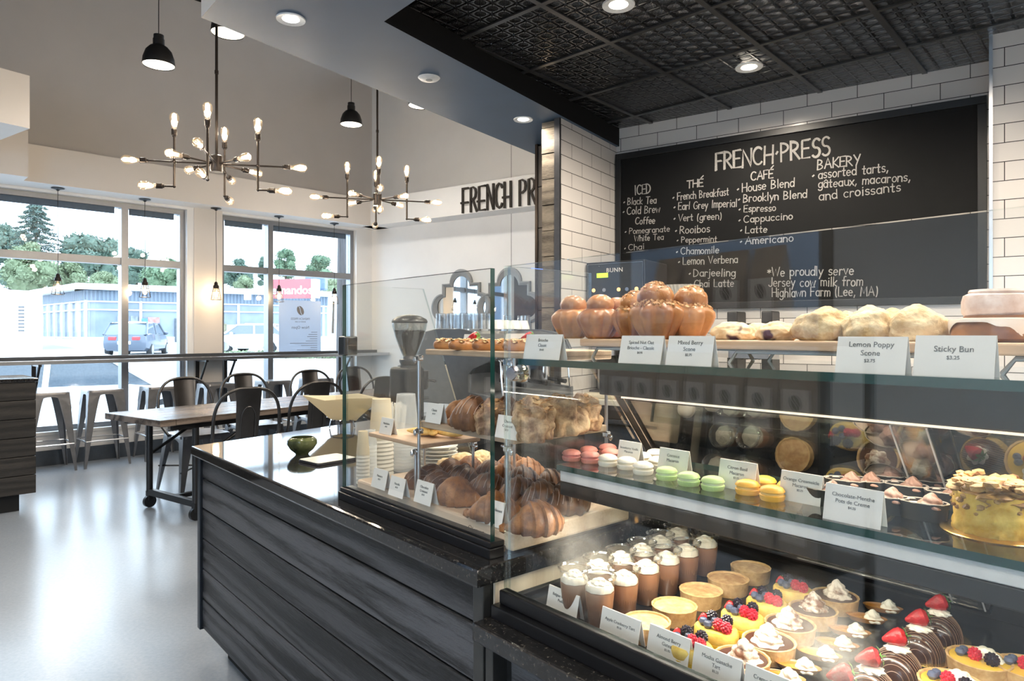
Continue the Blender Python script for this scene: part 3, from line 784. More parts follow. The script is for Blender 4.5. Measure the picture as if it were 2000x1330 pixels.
M_leaf = plain('green_leaf', (.10, .22, .04), .5, var=.3)
M_curd = plain('lemon_curd', (.80, .50, .07), .2, var=.05)
M_caramel = baked('burnt_caramel', (.42, .14, .015), (.82, .50, .13), 30, .1, .15)
M_gold = plain('gold_card', (.80, .52, .16), .22, .9, var=.05)
M_yellowcake = baked('yellow_cake', (.60, .33, .03), (.84, .62, .15), 30, .4, .6)
M_meringue = baked('toasted_crumb', (.14, .045, .018), (.62, .38, .13), 22, .9, .6, p=(.36, .58))
M_icing = plain('white_icing', (.86, .78, .70), .22, var=.03)
M_bun = baked('sticky_bun_crust', (.16, .055, .02), (.42, .19, .07), 16, .3, .3)
M_clear = glass('clear_plastic', (.97, .97, .96), .12)
M_paperblk = plain('black_paper_cup', (.020, .020, .020), .35, var=.1)
M_card = plain('white_card', (.82, .79, .74), .55, var=.015)
M_print = plain('grey_print', (.17, .17, .165), .7)
M_dust = baked('sugar_glaze', (.62, .44, .36), (.84, .72, .66), 35, .4, .5)

def swirl(mb, c, r, h, turns=3, lobes=7, n=36, m=30, tilt=0, pw=.7):
    M = TM(c, rx=tilt)
    def fn(u, v):
        a = 2*math.pi*v
        rad = r*((1-u)**pw)*(1+.10*math.cos(2*math.pi*turns*u+a))*(1+.11*math.cos(lobes*a+5*u)) if u < 1 else 0
        return M @ Vector((rad*math.cos(a), rad*math.sin(a), h*u + .02*h*math.sin(2*math.pi*turns*u+a)))
    mb.grid(fn, m, n, closev=True)
    return mb
def mb_raspberry(mb, c, r):
    q = mb.ball(c, r, 3, (1, 1, 1.1))
    vs = mb.bm.verts[-642:] if len(mb.bm.verts) >= 642 else mb.bm.verts
    c = Vector(c)
    for v in mb.bm.verts:
        d = v.co-c
        if d.length < r*1.25:
            n = d.normalized(); th = math.atan2(n.y, n.x); ph = math.acos(max(-1, min(1, n.z)))
            v.co = c + d*(1+.09*math.cos(9*th+4*int(ph*3))*math.sin(ph)+.07*math.cos(12*ph))
    return mb
def strawberry(parent, c, r, rz=0, tip=R(100)):
    M = TM(c, rz=rz) @ Matrix.Rotation(tip, 4, 'Y')
    m = MB().lathe([(0, -r*1.5), (r*.22, -r*1.4), (r*.58, -r*.75), (r*.88, -r*.05), (r*.95, r*.45), (r*.62, r*.82), (0, r*.9)], 18, M)
    s = m.build('strawberry', M_strawb, parent)
    l = MB()
    for k in range(6):
        a = k*R(60); p = Vector((0, 0, r*.88)); e = Vector((math.cos(a)*r*1.15, math.sin(a)*r*1.15, r*.80)); w = Vector((-math.sin(a), math.cos(a), 0))*r*.26; mid = (p+e)/2+Vector((0, 0, r*.18))
        for a1, b1, c1 in ((p, mid-w, mid+w), (mid-w, e, mid+w)):
            l.bm.faces.new([l.bm.verts.new(M @ x) for x in (a1, b1, c1)])
    l.tube([M @ Vector((0, 0, r*.85)), M @ Vector((r*.1, 0, r*1.35))], r*.06, 5)
    l.build('strawberry_leaves', M_leaf, s)
    return s

def croissant(name, label, mat, L=.125, rad=.034, bend=1.5, seed=0, drizzle=None, flakes=False, cat='croissant', ridges=7):
    t = thing(name, label, cat); rr = random.Random(seed); Rb = L/bend
    def c(u): a = (u-.5)*bend; return Vector((Rb*math.sin(a), Rb*(1-math.cos(a)), 0)), Vector((math.cos(a), math.sin(a), 0))
    def fn(u, v, k=1.0):
        p, d = c(u); s = max(0, math.sin(math.pi*(.05+.90*u)))**1.25
        q = (u*ridges) % 1.0; r = rad*s*(1+.16*(1-q)-.06)*k*(1+.07*mnoise.noise(Vector((u*9, v*6, seed))))
        a = 2*math.pi*v; side = Vector((-d.y, d.x, 0))
        z = r*math.sin(a)*.95; z = max(z, -r*.62)
        return p+side*(r*1.08*math.cos(a))+Vector((0, 0, z+rad*.62*(.35+.65*s)))
    m = MB(); m.grid(fn, 56, 20, closev=True)
    for e in (0, 1):
        p = sum((fn(e, j/20) for j in range(20)), Vector())/20; m.ball(p, rad*.28, 1)
    m.build('crust', mat, t)
    if drizzle:
        m = MB()
        for k in range(9):
            u0 = .16+.08*k+rr.uniform(-.01, .01)
            m.tube([fn(min(.97, u0+.05*math.sin(j*.5)), .04+.42*j/8, 1.03) for j in range(9)], .00065, 5)
        m.build('drizzle', drizzle, t)
    if flakes:
        m = MB()
        for k in range(46):
            u = rr.uniform(.2, .8); v = rr.uniform(.1, .4); p = fn(u, v, 1.0)
            m.box((-.0045, -.003, -.0005), (.0045, .003, .0005), 0, M=TM(p+Vector((0, 0, .001)), rr.uniform(-.6, .6), rr.uniform(-.6, .6), rr.uniform(0, 6)))
        m.build('almond_flakes', M_crumb, t, smooth=0)
    return t

def lump(name, label, cat, mat, r, sc=(1.2, .9, .75), rough=.16, seed=0, fr=2.2):
    t = thing(name, label, cat)
    q = MB().ball((0, 0, 0), r, 5, sc, rough=rough, seed=seed, fr=fr)
    for v in q.bm.verts:
        n = v.co/r; v.co *= 1+.045*mnoise.noise(n*7+Vector((seed, 0, 3)))+.022*mnoise.noise(n*17)+.030*abs(mnoise.noise(n*4.3+Vector((0, seed, 1))))
        v.co.z = max(v.co.z, -r*sc[2]*.62)
    z0 = min(v.co.z for v in q.bm.verts)
    for v in q.bm.verts: v.co.z -= z0
    q.build('crumb', mat, t, smooth=60); return t
PR = {}
PR['plain'] = croissant('croissant', 'golden croissant', M_crust, .128, .037, 1.35, seed=1, ridges=8)
PR['dark'] = croissant('chocolate_croissant', 'dark croissant', M_crustd, .130, .040, 1.3, seed=2, drizzle=M_wdrizzle, cat='croissant', ridges=6)
def almond_croissant():
    t = lump('almond_croissant', 'almond croissant', 'croissant', M_crusts, .043, (1.15, .90, 1.0), .42, 7, 2.0)
    m = MB(); rr = random.Random(3)
    for k in range(40):
        a, e = rr.uniform(0, 6.28), rr.uniform(.5, 1.5); p = Vector((.046*math.cos(a)*math.cos(e), .040*math.sin(a)*math.cos(e), .030+.046*math.sin(e)))
        m.box((-.005, -.003, -.0005), (.005, .003, .0005), 0, M=TM(p, rr.uniform(-.6, .6), rr.uniform(-.6, .6), rr.uniform(0, 6)))
    m.build('almond_flakes', M_crumb, t, smooth=0); return t
PR['almond'] = almond_croissant()
PR['brown'] = croissant('filled_croissant', 'dark filled croissant', M_crustd, .115, .043, 1.0, seed=4, drizzle=M_wdrizzle)
USED = {k: [] for k in PR}
def put(kind, loc, rz, label=None, group=None, scale=None):
    PRu = USED.setdefault(kind, [])
    return place(PR[kind], PRu, loc, rz, label, group, scale)

# bottom layer of the left case: picture column and row of each pastry's foot
rows = [('plain', 892, 984, .3, 1.12), ('plain', 968, 1016, .9, 1.1), ('dark', 905, 952, .5, 1.0), ('dark', 955, 972, .8, 1.05), ('plain', 1050, 1040, 1.3, 1.15), ('dark', 1015, 985, 1.1, 1.1),
        ('dark', 1060, 995, 1.25, 1.1), ('dark', 1110, 1000, 1.5, 1.12), ('brown', 1075, 965, 1.2, .95), ('dark', 1020, 955, 1.0, 1.0), ('plain', 985, 945, .9, 1.0), ('dark', 960, 938, .7, .95), ('plain', 1030, 930, .9, .95),
        ('brown', 855, 962, .1, .85), ('brown', 842, 945, -.1, .8), ('brown', 880, 935, .2, .85), ('brown', 815, 952, 0, .75), ('plain', 918, 925, .4, .9), ('plain', 1000, 918, .8, .9)]
lbl = ['golden croissant at the front of the maple board, right of the middle tent card', 'ridged golden croissant just behind the almond tent card on the maple board', 'drizzled dark croissant tucked behind the front golden croissant', 'drizzled dark croissant between the two front golden croissants, one row back',
       'large golden croissant at the front right end of the maple board', 'drizzled dark croissant right of the thick green glass edge', 'drizzled dark croissant beside the front chrome rod of the maple board', 'drizzled dark croissant alone at the right end of the maple board',
       'dark filled croissant behind the right-hand drizzled ones', 'drizzled dark croissant in the back row near the tall chrome rod', 'golden croissant in the back row left of the tall chrome rod', 'drizzled dark croissant in the back row under the middle tier', 'golden croissant farthest back under the right end of the middle tier',
       'small brown filled pastry behind the middle tent card', 'small dark filled pastry beside the double chrome rods', 'brown filled pastry right of the double chrome rods, in front of the plates', 'small brown filled pastry behind the left tent cards', 'pale golden croissant in front of the plate stack', 'golden croissant in the last row under the middle tier']
for (k, x, y, rz, s), lb in zip(rows, lbl):
    put(k, atz(x, y, ZB), RC+rz, lb, 'croissants on the maple board', s)
# pale biscuits at the back
PR['biscuit'] = lump('biscuit', 'pale golden biscuit', 'biscuit', M_pale, .030, seed=5)
for (x, y, rz, s), lb in zip([(872, 918, 0, 1.0), (905, 908, 1, 1.1), (940, 903, 2, 1.1), (925, 914, .6, .9)],
        ['pale biscuit nearest the plate stack on the maple board', 'pale biscuit at the back of the maple board behind the thin rod', 'pale rough biscuit farthest right of the back biscuits', 'pale biscuit low between the others at the back of the maple board']):
    put('biscuit', atz(x, y, ZB), RC+rz, lb, 'biscuits at the back of the maple board', s)
# middle tier
rows = [('brown', 925, 838, .55, 1.15, 'large dark striped croissant left on the middle tier'), ('plain', 898, 822, .2, .9, 'golden croissant half hidden behind the dark striped one on the middle tier'), ('almond', 966, 845, 1.9, 1.0, 'sugared almond croissant just left of the thick green glass edge'), ('brown', 990, 826, .7, 1.0, 'dark croissant behind the green glass edge on the middle tier'),
        ('almond', 1042, 858, 2.5, 1.2, 'large sugared almond croissant at the front of the middle tier, right of the chrome rod'), ('almond', 1092, 848, .5, 1.15, 'almond croissant with its cut creamy end facing out on the middle tier'), ('almond', 1140, 840, 2.0, 1.1, 'round sugared croissant at the right end of the middle tier'), ('plain', 1030, 826, 1.0, 1.0, 'golden croissant in the back row of the middle tier'), ('brown', 1075, 824, 1.1, .95, 'dark croissant in the back row, right half of the middle tier'), ('plain', 950, 822, .5, .9, 'golden croissant in the back row left of the green glass edge, middle tier')]
for k, x, y, rz, s, lb in rows: put(k, atz(x, y, Z2_), RC+rz, lb, 'croissants on the middle tier', s)
# madeleines
def madeleine():
    t = thing('madeleine', 'yellow madeleine', 'madeleine')
    def fn(u, v):
        a = 2*math.pi*v; x = (u-.5)*2; w = math.sqrt(max(0, 1-x*x))*(.72+.28*x)
        y = .0165*w*math.cos(a); z = .011*w*math.sin(a); z = z*(1+.14*math.cos(y*900)) if z > 0 else z*.8
        return Vector((.033*x, y, z+.009))
    MB().grid(fn, 28, 28, closev=True).build('shell_sponge', M_sponge, t); return t
PR['mad'] = madeleine()
for (tt, d, z, rz, lb) in [(1.435, .215, 0, .3, 'madeleine lying at the front of the small board'), (1.475, .235, 0, 2.6, 'madeleine lying in the middle of the small board'), (1.515, .262, 0, .5, 'madeleine lying on the right of the small board'), (1.425, .262, 0, 1.2, 'madeleine lying at the left back of the small board'), (1.455, .23, .020, .1, 'madeleine lying on top of the other madeleines'), (1.50, .295, 0, 2.2, 'madeleine at the back right of the small board')]:
    put('mad', CT(tt, d, Z1_+z), RC+rz, lb, 'madeleines on the small board', 1.38)
# eclairs and fruit on the top tier
def eclair(name, label, L=.085):
    t = thing(name, label, 'eclair')
    def fn(u, v):
        a = 2*math.pi*v; s = max(0, 1-abs(2*u-1)**5)**.5; r = .0165*s*(1+.06*mnoise.noise(Vector((u*8, v*5, 3))))
        return Vector(((u-.5)*L, r*1.1*math.cos(a), max(-.6*.0165*s, r*math.sin(a))+.0105))
    MB().grid(fn, 30, 18, closev=True).build('choux', M_brioche, t)
    m = MB(); rr = random.Random(4)
    for k in range(26):
        u, v = rr.uniform(.08, .92), rr.uniform(.08, .42); m.box((-.006, -.003, -.0005), (.006, .003, .0005), M=TM(fn(u, v)+Vector((0, 0, .001)), rr.uniform(-.5, .5), rr.uniform(-.5, .5), rr.uniform(0, 6)))
    m.build('almond_flakes', M_pale, t, smooth=0); return t
PR['ecl'] = eclair('almond_eclair', 'almond eclair')
for (x, d, rz, lb) in [(872, .19, .15, 'long almond eclair at the left end of the top tier'), (908, .17, 1.2, 'almond eclair lying end-on near the left of the top tier'), (926, .20, .5, 'almond eclair under the strawberry on the top tier'), (955, .19, 1.1, 'almond eclair left of the green glass edge on the top tier'), (990, .21, .3, 'almond eclair behind the green glass edge on the top tier'), (1016, .20, .8, 'almond eclair left of the brioche card on the top tier'), (1034, .235, .2, 'almond eclair partly behind the brioche card on the top tier')]:
    put('ecl', CT(t_of(x, d), d, Z3_), RC+rz, lb, 'almond eclairs on the top tier')
def fruit_clump(x, d, lb):
    t = thing('berry_tartlet', lb, 'tartlet', CT(t_of(x, d), d, Z3_), RC)
    MB().lathe([(0, .001), (.022, .001), (.028, .016), (.025, .016), (.021, .012), (0, .012)], 24, wob=lambda a, k: 1+.03*math.cos(14*a)).build('tart_shell', M_short, t)
    strawberry(t, (.008, -.004, .032), .014, .4, R(80)); strawberry(t, (-.004, .012, .030), .012, 2.4, R(95))
    for k, (a, b, c) in enumerate([(-.016, -.008, .022), (-.010, -.016, .022), (.016, -.016, .020), (-.018, .004, .026)]): MB().ball((a, b, c), .0075, 2, rough=.18, fr=5, seed=k).build('blackberry', M_blackb, t)
fruit_clump(925, .30, 'berry tartlet with strawberries behind the eclairs on the top tier'); fruit_clump(1030, .32, 'berry tartlet with strawberries right of the green glass edge, top tier')

# ---- brioches on the upper shelf
def brioche(name, label, nut=False, seed=0, head=1.0):
    t = thing(name, label, 'brioche')
    def wob(a, k): return 1+(.11*(1-1.6*abs(math.cos(4*a))**5) if k in (2, 3, 4, 5, 6) else .02*math.cos(9*a))
    MB().lathe([(0, 0), (.024, 0), (.027, .004), (.0355, .018), (.0425, .032), (.0460, .042), (.0450, .051), (.0405, .060), (.031, .067), (0, .071)], 54, wob=wob).build('fluted_base', M_brioche, t)
    MB().ball((.003, 0, .075), .0285*head, 4, (1.08, 1.08, .86), rough=.05, seed=seed).build('head', M_brioche, t)
    if nut:
        m = MB(); rr = random.Random(seed)
        for k in range(230):
            if k % 2: a, e = rr.uniform(0, 6.28), rr.uniform(.15, 1.57); p = Vector((.003+.028*head*math.cos(a)*math.cos(e), .028*head*math.sin(a)*math.cos(e), .075+.0245*head*math.sin(e)))
            else: a = rr.uniform(0, 6.28); r = rr.uniform(.030, .0415); p = Vector((r*math.cos(a), r*math.sin(a), .068-(r-.03)*.8))
            s = rr.uniform(.0016, .0036); m.box((-s, -s*.8, -s*.6), (s, s*.8, s*.6), M=TM(p, rr.uniform(0, 3), rr.uniform(0, 3), rr.uniform(0, 3)))
        m.build('oat_crumble', M_crumb, t, smooth=0)
    return t
PR['bri'] = brioche('plain_brioche', 'plain brioche', seed=1); PR['nut'] = brioche('nut_oat_brioche', 'nut oat brioche', True, 5, 1.06)
for (k, x, d, s, rz, lb) in [('bri', 1118, .285, 1.0, 0, 'plain topknot brioche at the left end of the row on the top glass shelf'), ('bri', 1170, .275, .98, .2, 'plain topknot brioche, second from the left on the top glass shelf'), ('bri', 1203, .355, .95, .3, 'plain brioche peeping out behind the second one'),
        ('nut', 1240, .30, 1.0, 1.9, 'nut crumble brioche tilted beside the plain ones on the top glass shelf'), ('nut', 1283, .265, 1.12, 3.0, 'tallest nut crumble brioche in front of the coffee filters'), ('nut', 1346, .325, 1.05, .6, 'nut crumble brioche at the right end of its board, under the coffee filters'), ('nut', 1225, .375, .95, .2, 'nut crumble brioche in the back row of the top glass shelf')]:
    put(k, CT(t_of(x, d), d, ZT), RC+rz, lb, 'brioches on the top glass shelf', s)
# ---- scones
PR['bs'] = lump('mixed_berry_scone', 'mixed berry scone', 'scone', M_bscone, .031, (1.3, 1.05, .62), .14, 2)
PR['ls'] = lump('lemon_poppy_scone', 'lemon poppy scone', 'scone', M_scone, .034, (1.15, .95, .86), .22, 4, 1.7)
for (k, x, d, s, rz, lb) in [('bs', 1432, .29, 1.05, .1, 'berry scone at the left end of the scone board'), ('bs', 1517, .28, 1.05, 2.0, 'berry scone next to the first lemon scone'), ('bs', 1485, .36, 1.0, .9, 'berry scone showing between the two front berry scones'),
        ('ls', 1607, .275, 1.12, .3, 'large lemon poppy scone nearest the berry scones'), ('ls', 1660, .35, 1.0, 2.2, 'lemon poppy scone behind, second from the berry scones'), ('ls', 1700, .275, 1.12, 1.3, 'lemon poppy scone right above its name card'), ('ls', 1752, .34, 1.05, 2.8, 'lemon poppy scone in the back row above the gap between two cards'), ('ls', 1793, .285, 1.1, 4.0, 'lemon poppy scone at the right end, above the sticky bun card')]:
    put(k, CT(t_of(x, d), d, ZT), RC+rz, lb, 'scones on the top glass shelf', s)
# ---- sticky buns
def bun(name, label, r, h, icing, seed):
    t = thing(name, label, 'sticky bun')
    MB().lathe([(0, 0), (r*.9, 0), (r, h*.15), (r*1.02, h*.6), (r*.96, h*.85), (r*.7, h), (0, h*1.02)], 40, wob=lambda a, k: 1+.02*math.sin(3*a+k)).build('bun_body', icing if icing is M_dust else M_bun, t)
    sp = MB(); sp.tube([((.004+r*.80*k/60)*math.cos(k*.33), (.004+r*.80*k/60)*math.sin(k*.33), h*1.0) for k in range(61)], .0035, 6); sp.build('spiral', icing if icing is M_dust else M_bun, t)
    if icing is M_icing:
        rr = random.Random(seed)
        def dr(a): return .16+.75*max(0, math.sin(3*a+seed))**3+.25*max(0, math.sin(5*a+1.3*seed))**2
        def fn(u, v):
            a = 2*math.pi*v
            if u < .5: q = u*2; return Vector((r*q*.98*math.cos(a), r*q*.98*math.sin(a), h*1.05-.12*h*q**3))
            q = (u-.5)*2*max(.12, dr(a)); rr_ = r*(1.02+.035*math.sin(math.pi*min(1, q+.2)))
            return Vector((rr_*math.cos(a), rr_*math.sin(a), h*(.93-.75*q)))
        MB().grid(fn, 20, 72, closev=True).build('icing', M_icing, t)
    return t
x, d = 1946, .285
b1 = bun('sticky_bun', 'brown sticky bun with dripping white icing at the right end of the top glass shelf', .054, .034, M_icing, 2); b1.location = CT(t_of(x, d), d, ZT); b1.rotation_euler.z = .6
b2 = bun('glazed_bun', 'pale glazed bun stacked on the dripping sticky bun', .040, .034, M_dust, 1); b2.location = CT(t_of(x-2, d), d, ZT+.036)
b3 = bun('sticky_bun', 'second iced sticky bun behind, cut off by the right edge', .05, .036, M_icing, 4); b3.location = CT(t_of(1995, .36)+.02, .36, ZT); 
for o in (b1, b3): o['group'] = 'sticky buns on the top glass shelf'

# ---- tent cards
def card(xl, xr, d, zb, h, lines, label, size=.0095, price=None, lean=.22, rz=0, loc=None, w=None):
    t0, t1 = (t_of(xl, d), t_of(xr, d)) if loc is None else (0, w)
    w = t1-t0
    t = thing('tent_card', label, 'name card', CT((t0+t1)/2, d, zb) if loc is None else loc, RC+rz, 'white tent cards in the display cases')
    dep = h*math.sin(lean)*2.0; c = .0005; hh = h*math.cos(lean)
    m = MB()
    for sgn in (-1, 1):
        y0 = 0 if sgn < 0 else dep
        a, b = Vector((-w/2, y0, 0)), Vector((w/2, y0, 0)); p, q = Vector((w/2, dep/2, hh)), Vector((-w/2, dep/2, hh)); o = Vector((0, sgn*c*2, 0))
        v = [m.bm.verts.new(x) for x in (a, b, p, q, a+o, b+o, p+o, q+o)]
        for f in ((0, 1, 2, 3), (7, 6, 5, 4), (0, 4, 5, 1), (1, 5, 6, 2), (2, 6, 7, 3), (3, 7, 4, 0)): m.bm.faces.new([v[i] for i in f])
    m.build('folded_card', M_card, t, smooth=0)
    M = TM((0, dep/4-.0017, hh/2), rx=R(90)-math.atan2(dep/2, hh))
    n = len(lines); y = h*.16+(n-1)*size*.55
    for k, ln in enumerate(lines):
        text_mesh(ln, size, M_print, t, M @ Matrix.Translation((0, y-k*size*1.12-.003, 0)), 'printed_line', .0002)
    if price: text_mesh(price, size*.62, M_print, t, M @ Matrix.Translation((0, y-n*size*1.1-.001, 0)), 'printed_price', .0002)
    return t
H = .049
card(1022, 1092, .115, ZU, .052, ['Brioche', 'Classic'], 'card reading Brioche Classic at the left end of the top glass shelf', .0095, '$4.45')
card(1208, 1290, .115, ZU, .050, ['Spiced Nut Oat', 'Brioche - Classic'], 'card reading Spiced Nut Oat Brioche on the top glass shelf', .0088, '$4.95')
card(1300, 1389, .115, ZU, .050, ['Mixed Berry', 'Scone'], 'card reading Mixed Berry Scone on the top glass shelf', .0098, '$2.75')
card(1631, 1768, .118, ZU, .050, ['Lemon Poppy', 'Scone'], 'card reading Lemon Poppy Scone on the top glass shelf', .0105, '$2.75')
card(1783, 1942, .118, ZU, .052, ['Sticky Bun'], 'card reading Sticky Bun on the top glass shelf', .0105, '$3.25')
ZM = 1.094
card(1204, 1246, .300, ZM, .052, ['Strawberry Vanilla', 'Macaron'], 'card reading Strawberry Vanilla Macaron behind the pink macarons', .0068)
card(1283, 1340, .290, ZM, .052, ['Coconut', 'Macaron'], 'card reading Coconut Macaron behind the white macarons', .0085)
card(1401, 1473, .275, ZM, .052, ['Citron Basil', 'Macaron'], 'card reading Citron Basil Macaron behind the green macarons', .0085, '$2.25')
card(1521, 1602, .270, ZM, .050, ['Orange Creamsicle', 'Macaron'], 'card reading Orange Creamsicle Macaron behind the orange macarons', .0080, '$2.25')
card(1607, 1720, .205, ZM, .055, ['Chocolate-Menthe', 'Pots de Creme'], 'card reading Chocolate-Menthe Pots de Creme in front of the dark paper cups', .0082, '$4.25')
ZD = .82
card(1066, 1125, .105, ZD, .050, ['Belgian Chocolate', 'Pudding'], 'card reading Belgian Chocolate Pudding in front of the pudding cups', .0078)
card(1170, 1245, .105, ZD, .050, ['Apple Cranberry Tart'], 'card reading Apple Cranberry Tart in front of the brown tarts', .0078, '$5.25')
card(1262, 1342, .105, ZD, .053, ['Almond Berry', 'Gateau'], 'card reading Almond Berry Gateau in front of the yellow cakes', .0085, '$5.95')
card(1350, 1443, .105, ZD, .052, ['Mocha Ganache', 'Tart'], 'card reading Mocha Ganache Tart in front of the cream-topped tarts', .0085, '$5.25')
card(1450, 1545, .105, ZD, .052, ['Creme Brulee', 'Spoon'], 'card cropped by the bottom edge, in front of the cream spoons', .0085, '$1.95')
for (x, y, z, lns, lb, w, h) in [(738, 954, ZB, ['Palmiers'], 'card reading Palmiers, first from the left on the maple board', .075, .052), (772, 970, ZB, ['Nutella'], 'card reading Nutella on the maple board, second from the left', .072, .050), (824, 984, ZB, ['Chocolate', 'Croissant'], 'card reading Chocolate Croissant on the maple board', .075, .055), (958, 1026, ZB, ['Almond Croissant'], 'card reading Almond Croissant by the green glass edge on the maple board', .075, .055),
        (752, 848, Z1_, ['Madeleine'], 'card reading Madeleine on the small board', .068, .047), (845, 826, Z2_, ['Classic'], 'card reading Classic at the left end of the middle tier', .070, .050), (988, 857, Z2_, ['Cheese', 'Croissant'], 'card reading Cheese Croissant behind the green glass edge, middle tier', .075, .05)]:
    p = atz(x, y, z); card(0, 0, 0, 0, h, lns, lb, .0088, '$3.25', loc=p, w=w, rz=0)
for (x, d, h, w, lb) in [(915, .33, .040, .06, 'blank back of a card behind the strawberries on the top tier'), (1003, .33, .042, .08, 'blank back of a card behind the eclairs right of the green glass edge')]:
    card(0, 0, 0, 0, h, [], lb, loc=CT(t_of(x, d), d, Z3_), w=w)

# ---- macarons
def macaron(name, col, fill, label):
    t = thing(name, label, 'macaron'); m = plain(name+'_shell', col, .45, var=.06, scale=60, bump=.1); r = .0225
    def wob(a, k): return 1+.03*math.sin(23*a+2*k)*(1 if k in (1, 2) else 0)
    up = [(0, .027), (r*.5, .0262), (r*.85, .023), (r*.98, .019), (r*1.02, .0165), (r*.96, .0155), (0, .0155)]
    MB().lathe(up, 40, wob=lambda a, k: 1+(.03*math.sin(23*a) if k == 4 else 0)).build('upper_shell', m, t)
    MB().lathe([(0, 0), (r*.9, 0), (r*.98, .003), (r*1.02, .0095), (r*.96, .0108), (0, .0108)], 40, wob=lambda a, k: 1+(.03*math.sin(21*a) if k == 3 else 0)).build('lower_shell', m, t)
    MB().lathe([(0, .0105), (r*.9, .0105), (r*.93, .013), (r*.9, .0158), (0, .0158)], 30).build('filling', fill, t); return t
M_fcream = plain('macaron_cream', (.80, .70, .52), .5)
PR['pink'] = macaron('pink_macaron', (.74, .27, .22), plain('pink_filling', (.62, .17, .15), .5), 'pink macaron')
PR['white'] = macaron('white_macaron', (.86, .79, .68), M_fcream, 'white macaron')
PR['green'] = macaron('green_macaron', (.48, .66, .26), plain('green_cream', (.62, .70, .42), .5), 'green macaron')
PR['orange'] = macaron('orange_macaron', (.82, .43, .05), plain('orange_cream', (.80, .52, .16), .5), 'orange macaron')
MAC = [('pink', 1116, 899, 0), ('pink', 1153, 903, 0), ('pink', 1150, 892, 0), ('pink', 1187, 887, 0), ('pink', 1193, 897, 0), ('pink', 1224, 894, 0),
       ('white', 1187, 909, 0), ('white', 1224, 915, 0), ('white', 1227, 901, 0), ('white', 1254, 905, 0), ('white', 1256, 925, 0), ('white', 1281, 898, 0), ('white', 1286, 914, 0), ('white', 1319, 909, 0),
       ('green', 1302, 936, 0), ('green', 1345, 947, 0), ('green', 1392, 956, 0), ('green', 1426, 946, 0),
       ('orange', 1460, 964, 0), ('orange', 1493, 956, 0), ('orange', 1508, 976, 0), ('orange', 1542, 966, 0), ('orange', 1500, 949, 1)]
ml_ = {'pink': ['pink macaron at the left end of the middle glass shelf', 'pink macaron at the front, beside the first white one', 'pink macaron behind the two front pink ones', 'pink macaron at the back, left of the strawberry card', 'pink macaron half hidden behind the first white one', 'pink macaron in front of the strawberry card foot'],
       'white': ['white macaron next to the front pink one', 'white macaron second along the shelf edge', 'white macaron behind the second front one', 'white macaron in the middle of the white group', 'white macaron at the very edge of the shelf, nearest the green ones', 'white macaron in the back row before the coconut card', 'white macaron just behind the first green one', 'white macaron standing before the right end of the coconut card'],
       'green': ['green macaron nearest the white ones', 'green macaron second along the shelf edge', 'green macaron third along the shelf edge', 'green macaron in front of the citron basil card'],
       'orange': ['orange macaron nearest the green ones', 'orange macaron behind the first orange one', 'orange macaron at the shelf edge in the middle of its group', 'orange macaron before the orange creamsicle card', 'orange macaron at the back of its group']}
cnt = {}
for k, x, y, up in MAC:
    i = cnt.get(k, 0); cnt[k] = i+1
    if up: y = 957; x = 1502
    put(k, atz(x, y, ZM+ .0), RC+i*.7, ml_[k][i], k+' macarons on the middle glass shelf', .92) if not (k == 'orange' and i == 4) else None

# ---- pots de creme
def pot():
    t = thing('paper_cup_pot', 'pot de creme', 'dessert cup'); S = Matrix.Diagonal((1, .62, 1, 1))
    MB().lathe([(0, 0), (.034, 0), (.0375, .029), (.0365, .029), (.033, .002), (0, .002)], 40, S).build('paper_cup', M_paperblk, t)
    MB().lathe([(.0372, .0285), (.0379, .0302), (.0370, .0304), (.0360, .027)], 40, S, wob=lambda a, k: 1+.012*math.cos(30*a)).build('crimped_rim', plain('pale_paper_rim', (.74, .66, .56), .5), t)
    MB().lathe([(0, .0235), (.036, .0235), (.036, .0225), (0, .0225)], 40, S).build('cream_filling', plain('pale_mint_cream', (.70, .55, .44), .4), t)
    m = MB(); swirl(m, (.012, 0, .022), .021, .024, 2.2, 6); m.build('chocolate_swirl', M_mousse, t); return t
PR['pot'] = pot()
for (x, y, lb) in [(1803, 1013, 'dark paper cup dessert at the shelf edge beside the crumble cake'), (1728, 1000, 'dark paper cup dessert half behind the pots de creme card'), (1852, 992, 'dark paper cup dessert behind the front one, touching the crumble cake'), (1768, 976, 'dark paper cup dessert in the middle of the second row'), (1688, 966, 'dark paper cup dessert behind the pots de creme card'), (1650, 965, 'dark paper cup dessert at the back, above the left corner of its card'), (1612, 985, 'dark paper cup dessert left of the pots de creme card'), (1810, 966, 'dark paper cup dessert in the last row before the crumble cake'), (1728, 955, 'dark paper cup dessert in the last row below the clear door strip')]:
    put('pot', atz(x, y, ZM), RC+.15, lb, 'dark paper cups on the middle glass shelf', .92)
# ---- crumble cake
p = atz(1944, 1040, ZM)
o = MB().lathe([(0, 0), (.066, 0), (.068, .0012), (.066, .0026), (0, .0026)], 48).build('cake_board', M_gold, loc=p); tag(o, 'gold cake board under the crumble cake', 'cake board')
ck = thing('crumble_cake', 'tall yellow crumble cake with a toasted top at the right edge of the middle shelf', 'cake', p+Vector((0, 0, .0028)), .3)
MB().grid(lambda u, v: Vector(((.051+.004*mnoise.noise(Vector((6*math.cos(6.283*v), 6*math.sin(6.283*v), u*5))))*math.cos(6.283*v), (.051+.004*mnoise.noise(Vector((6*math.cos(6.283*v), 6*math.sin(6.283*v), u*5))))*math.sin(6.283*v), u*.056)), 16, 60, closev=True).build('cake_side', M_yellowcake, ck)
m = MB(); m.ball((0, 0, .054), .050, 4, (1.03, 1.03, .42), rough=.42, seed=3, fr=4); rr = random.Random(9)
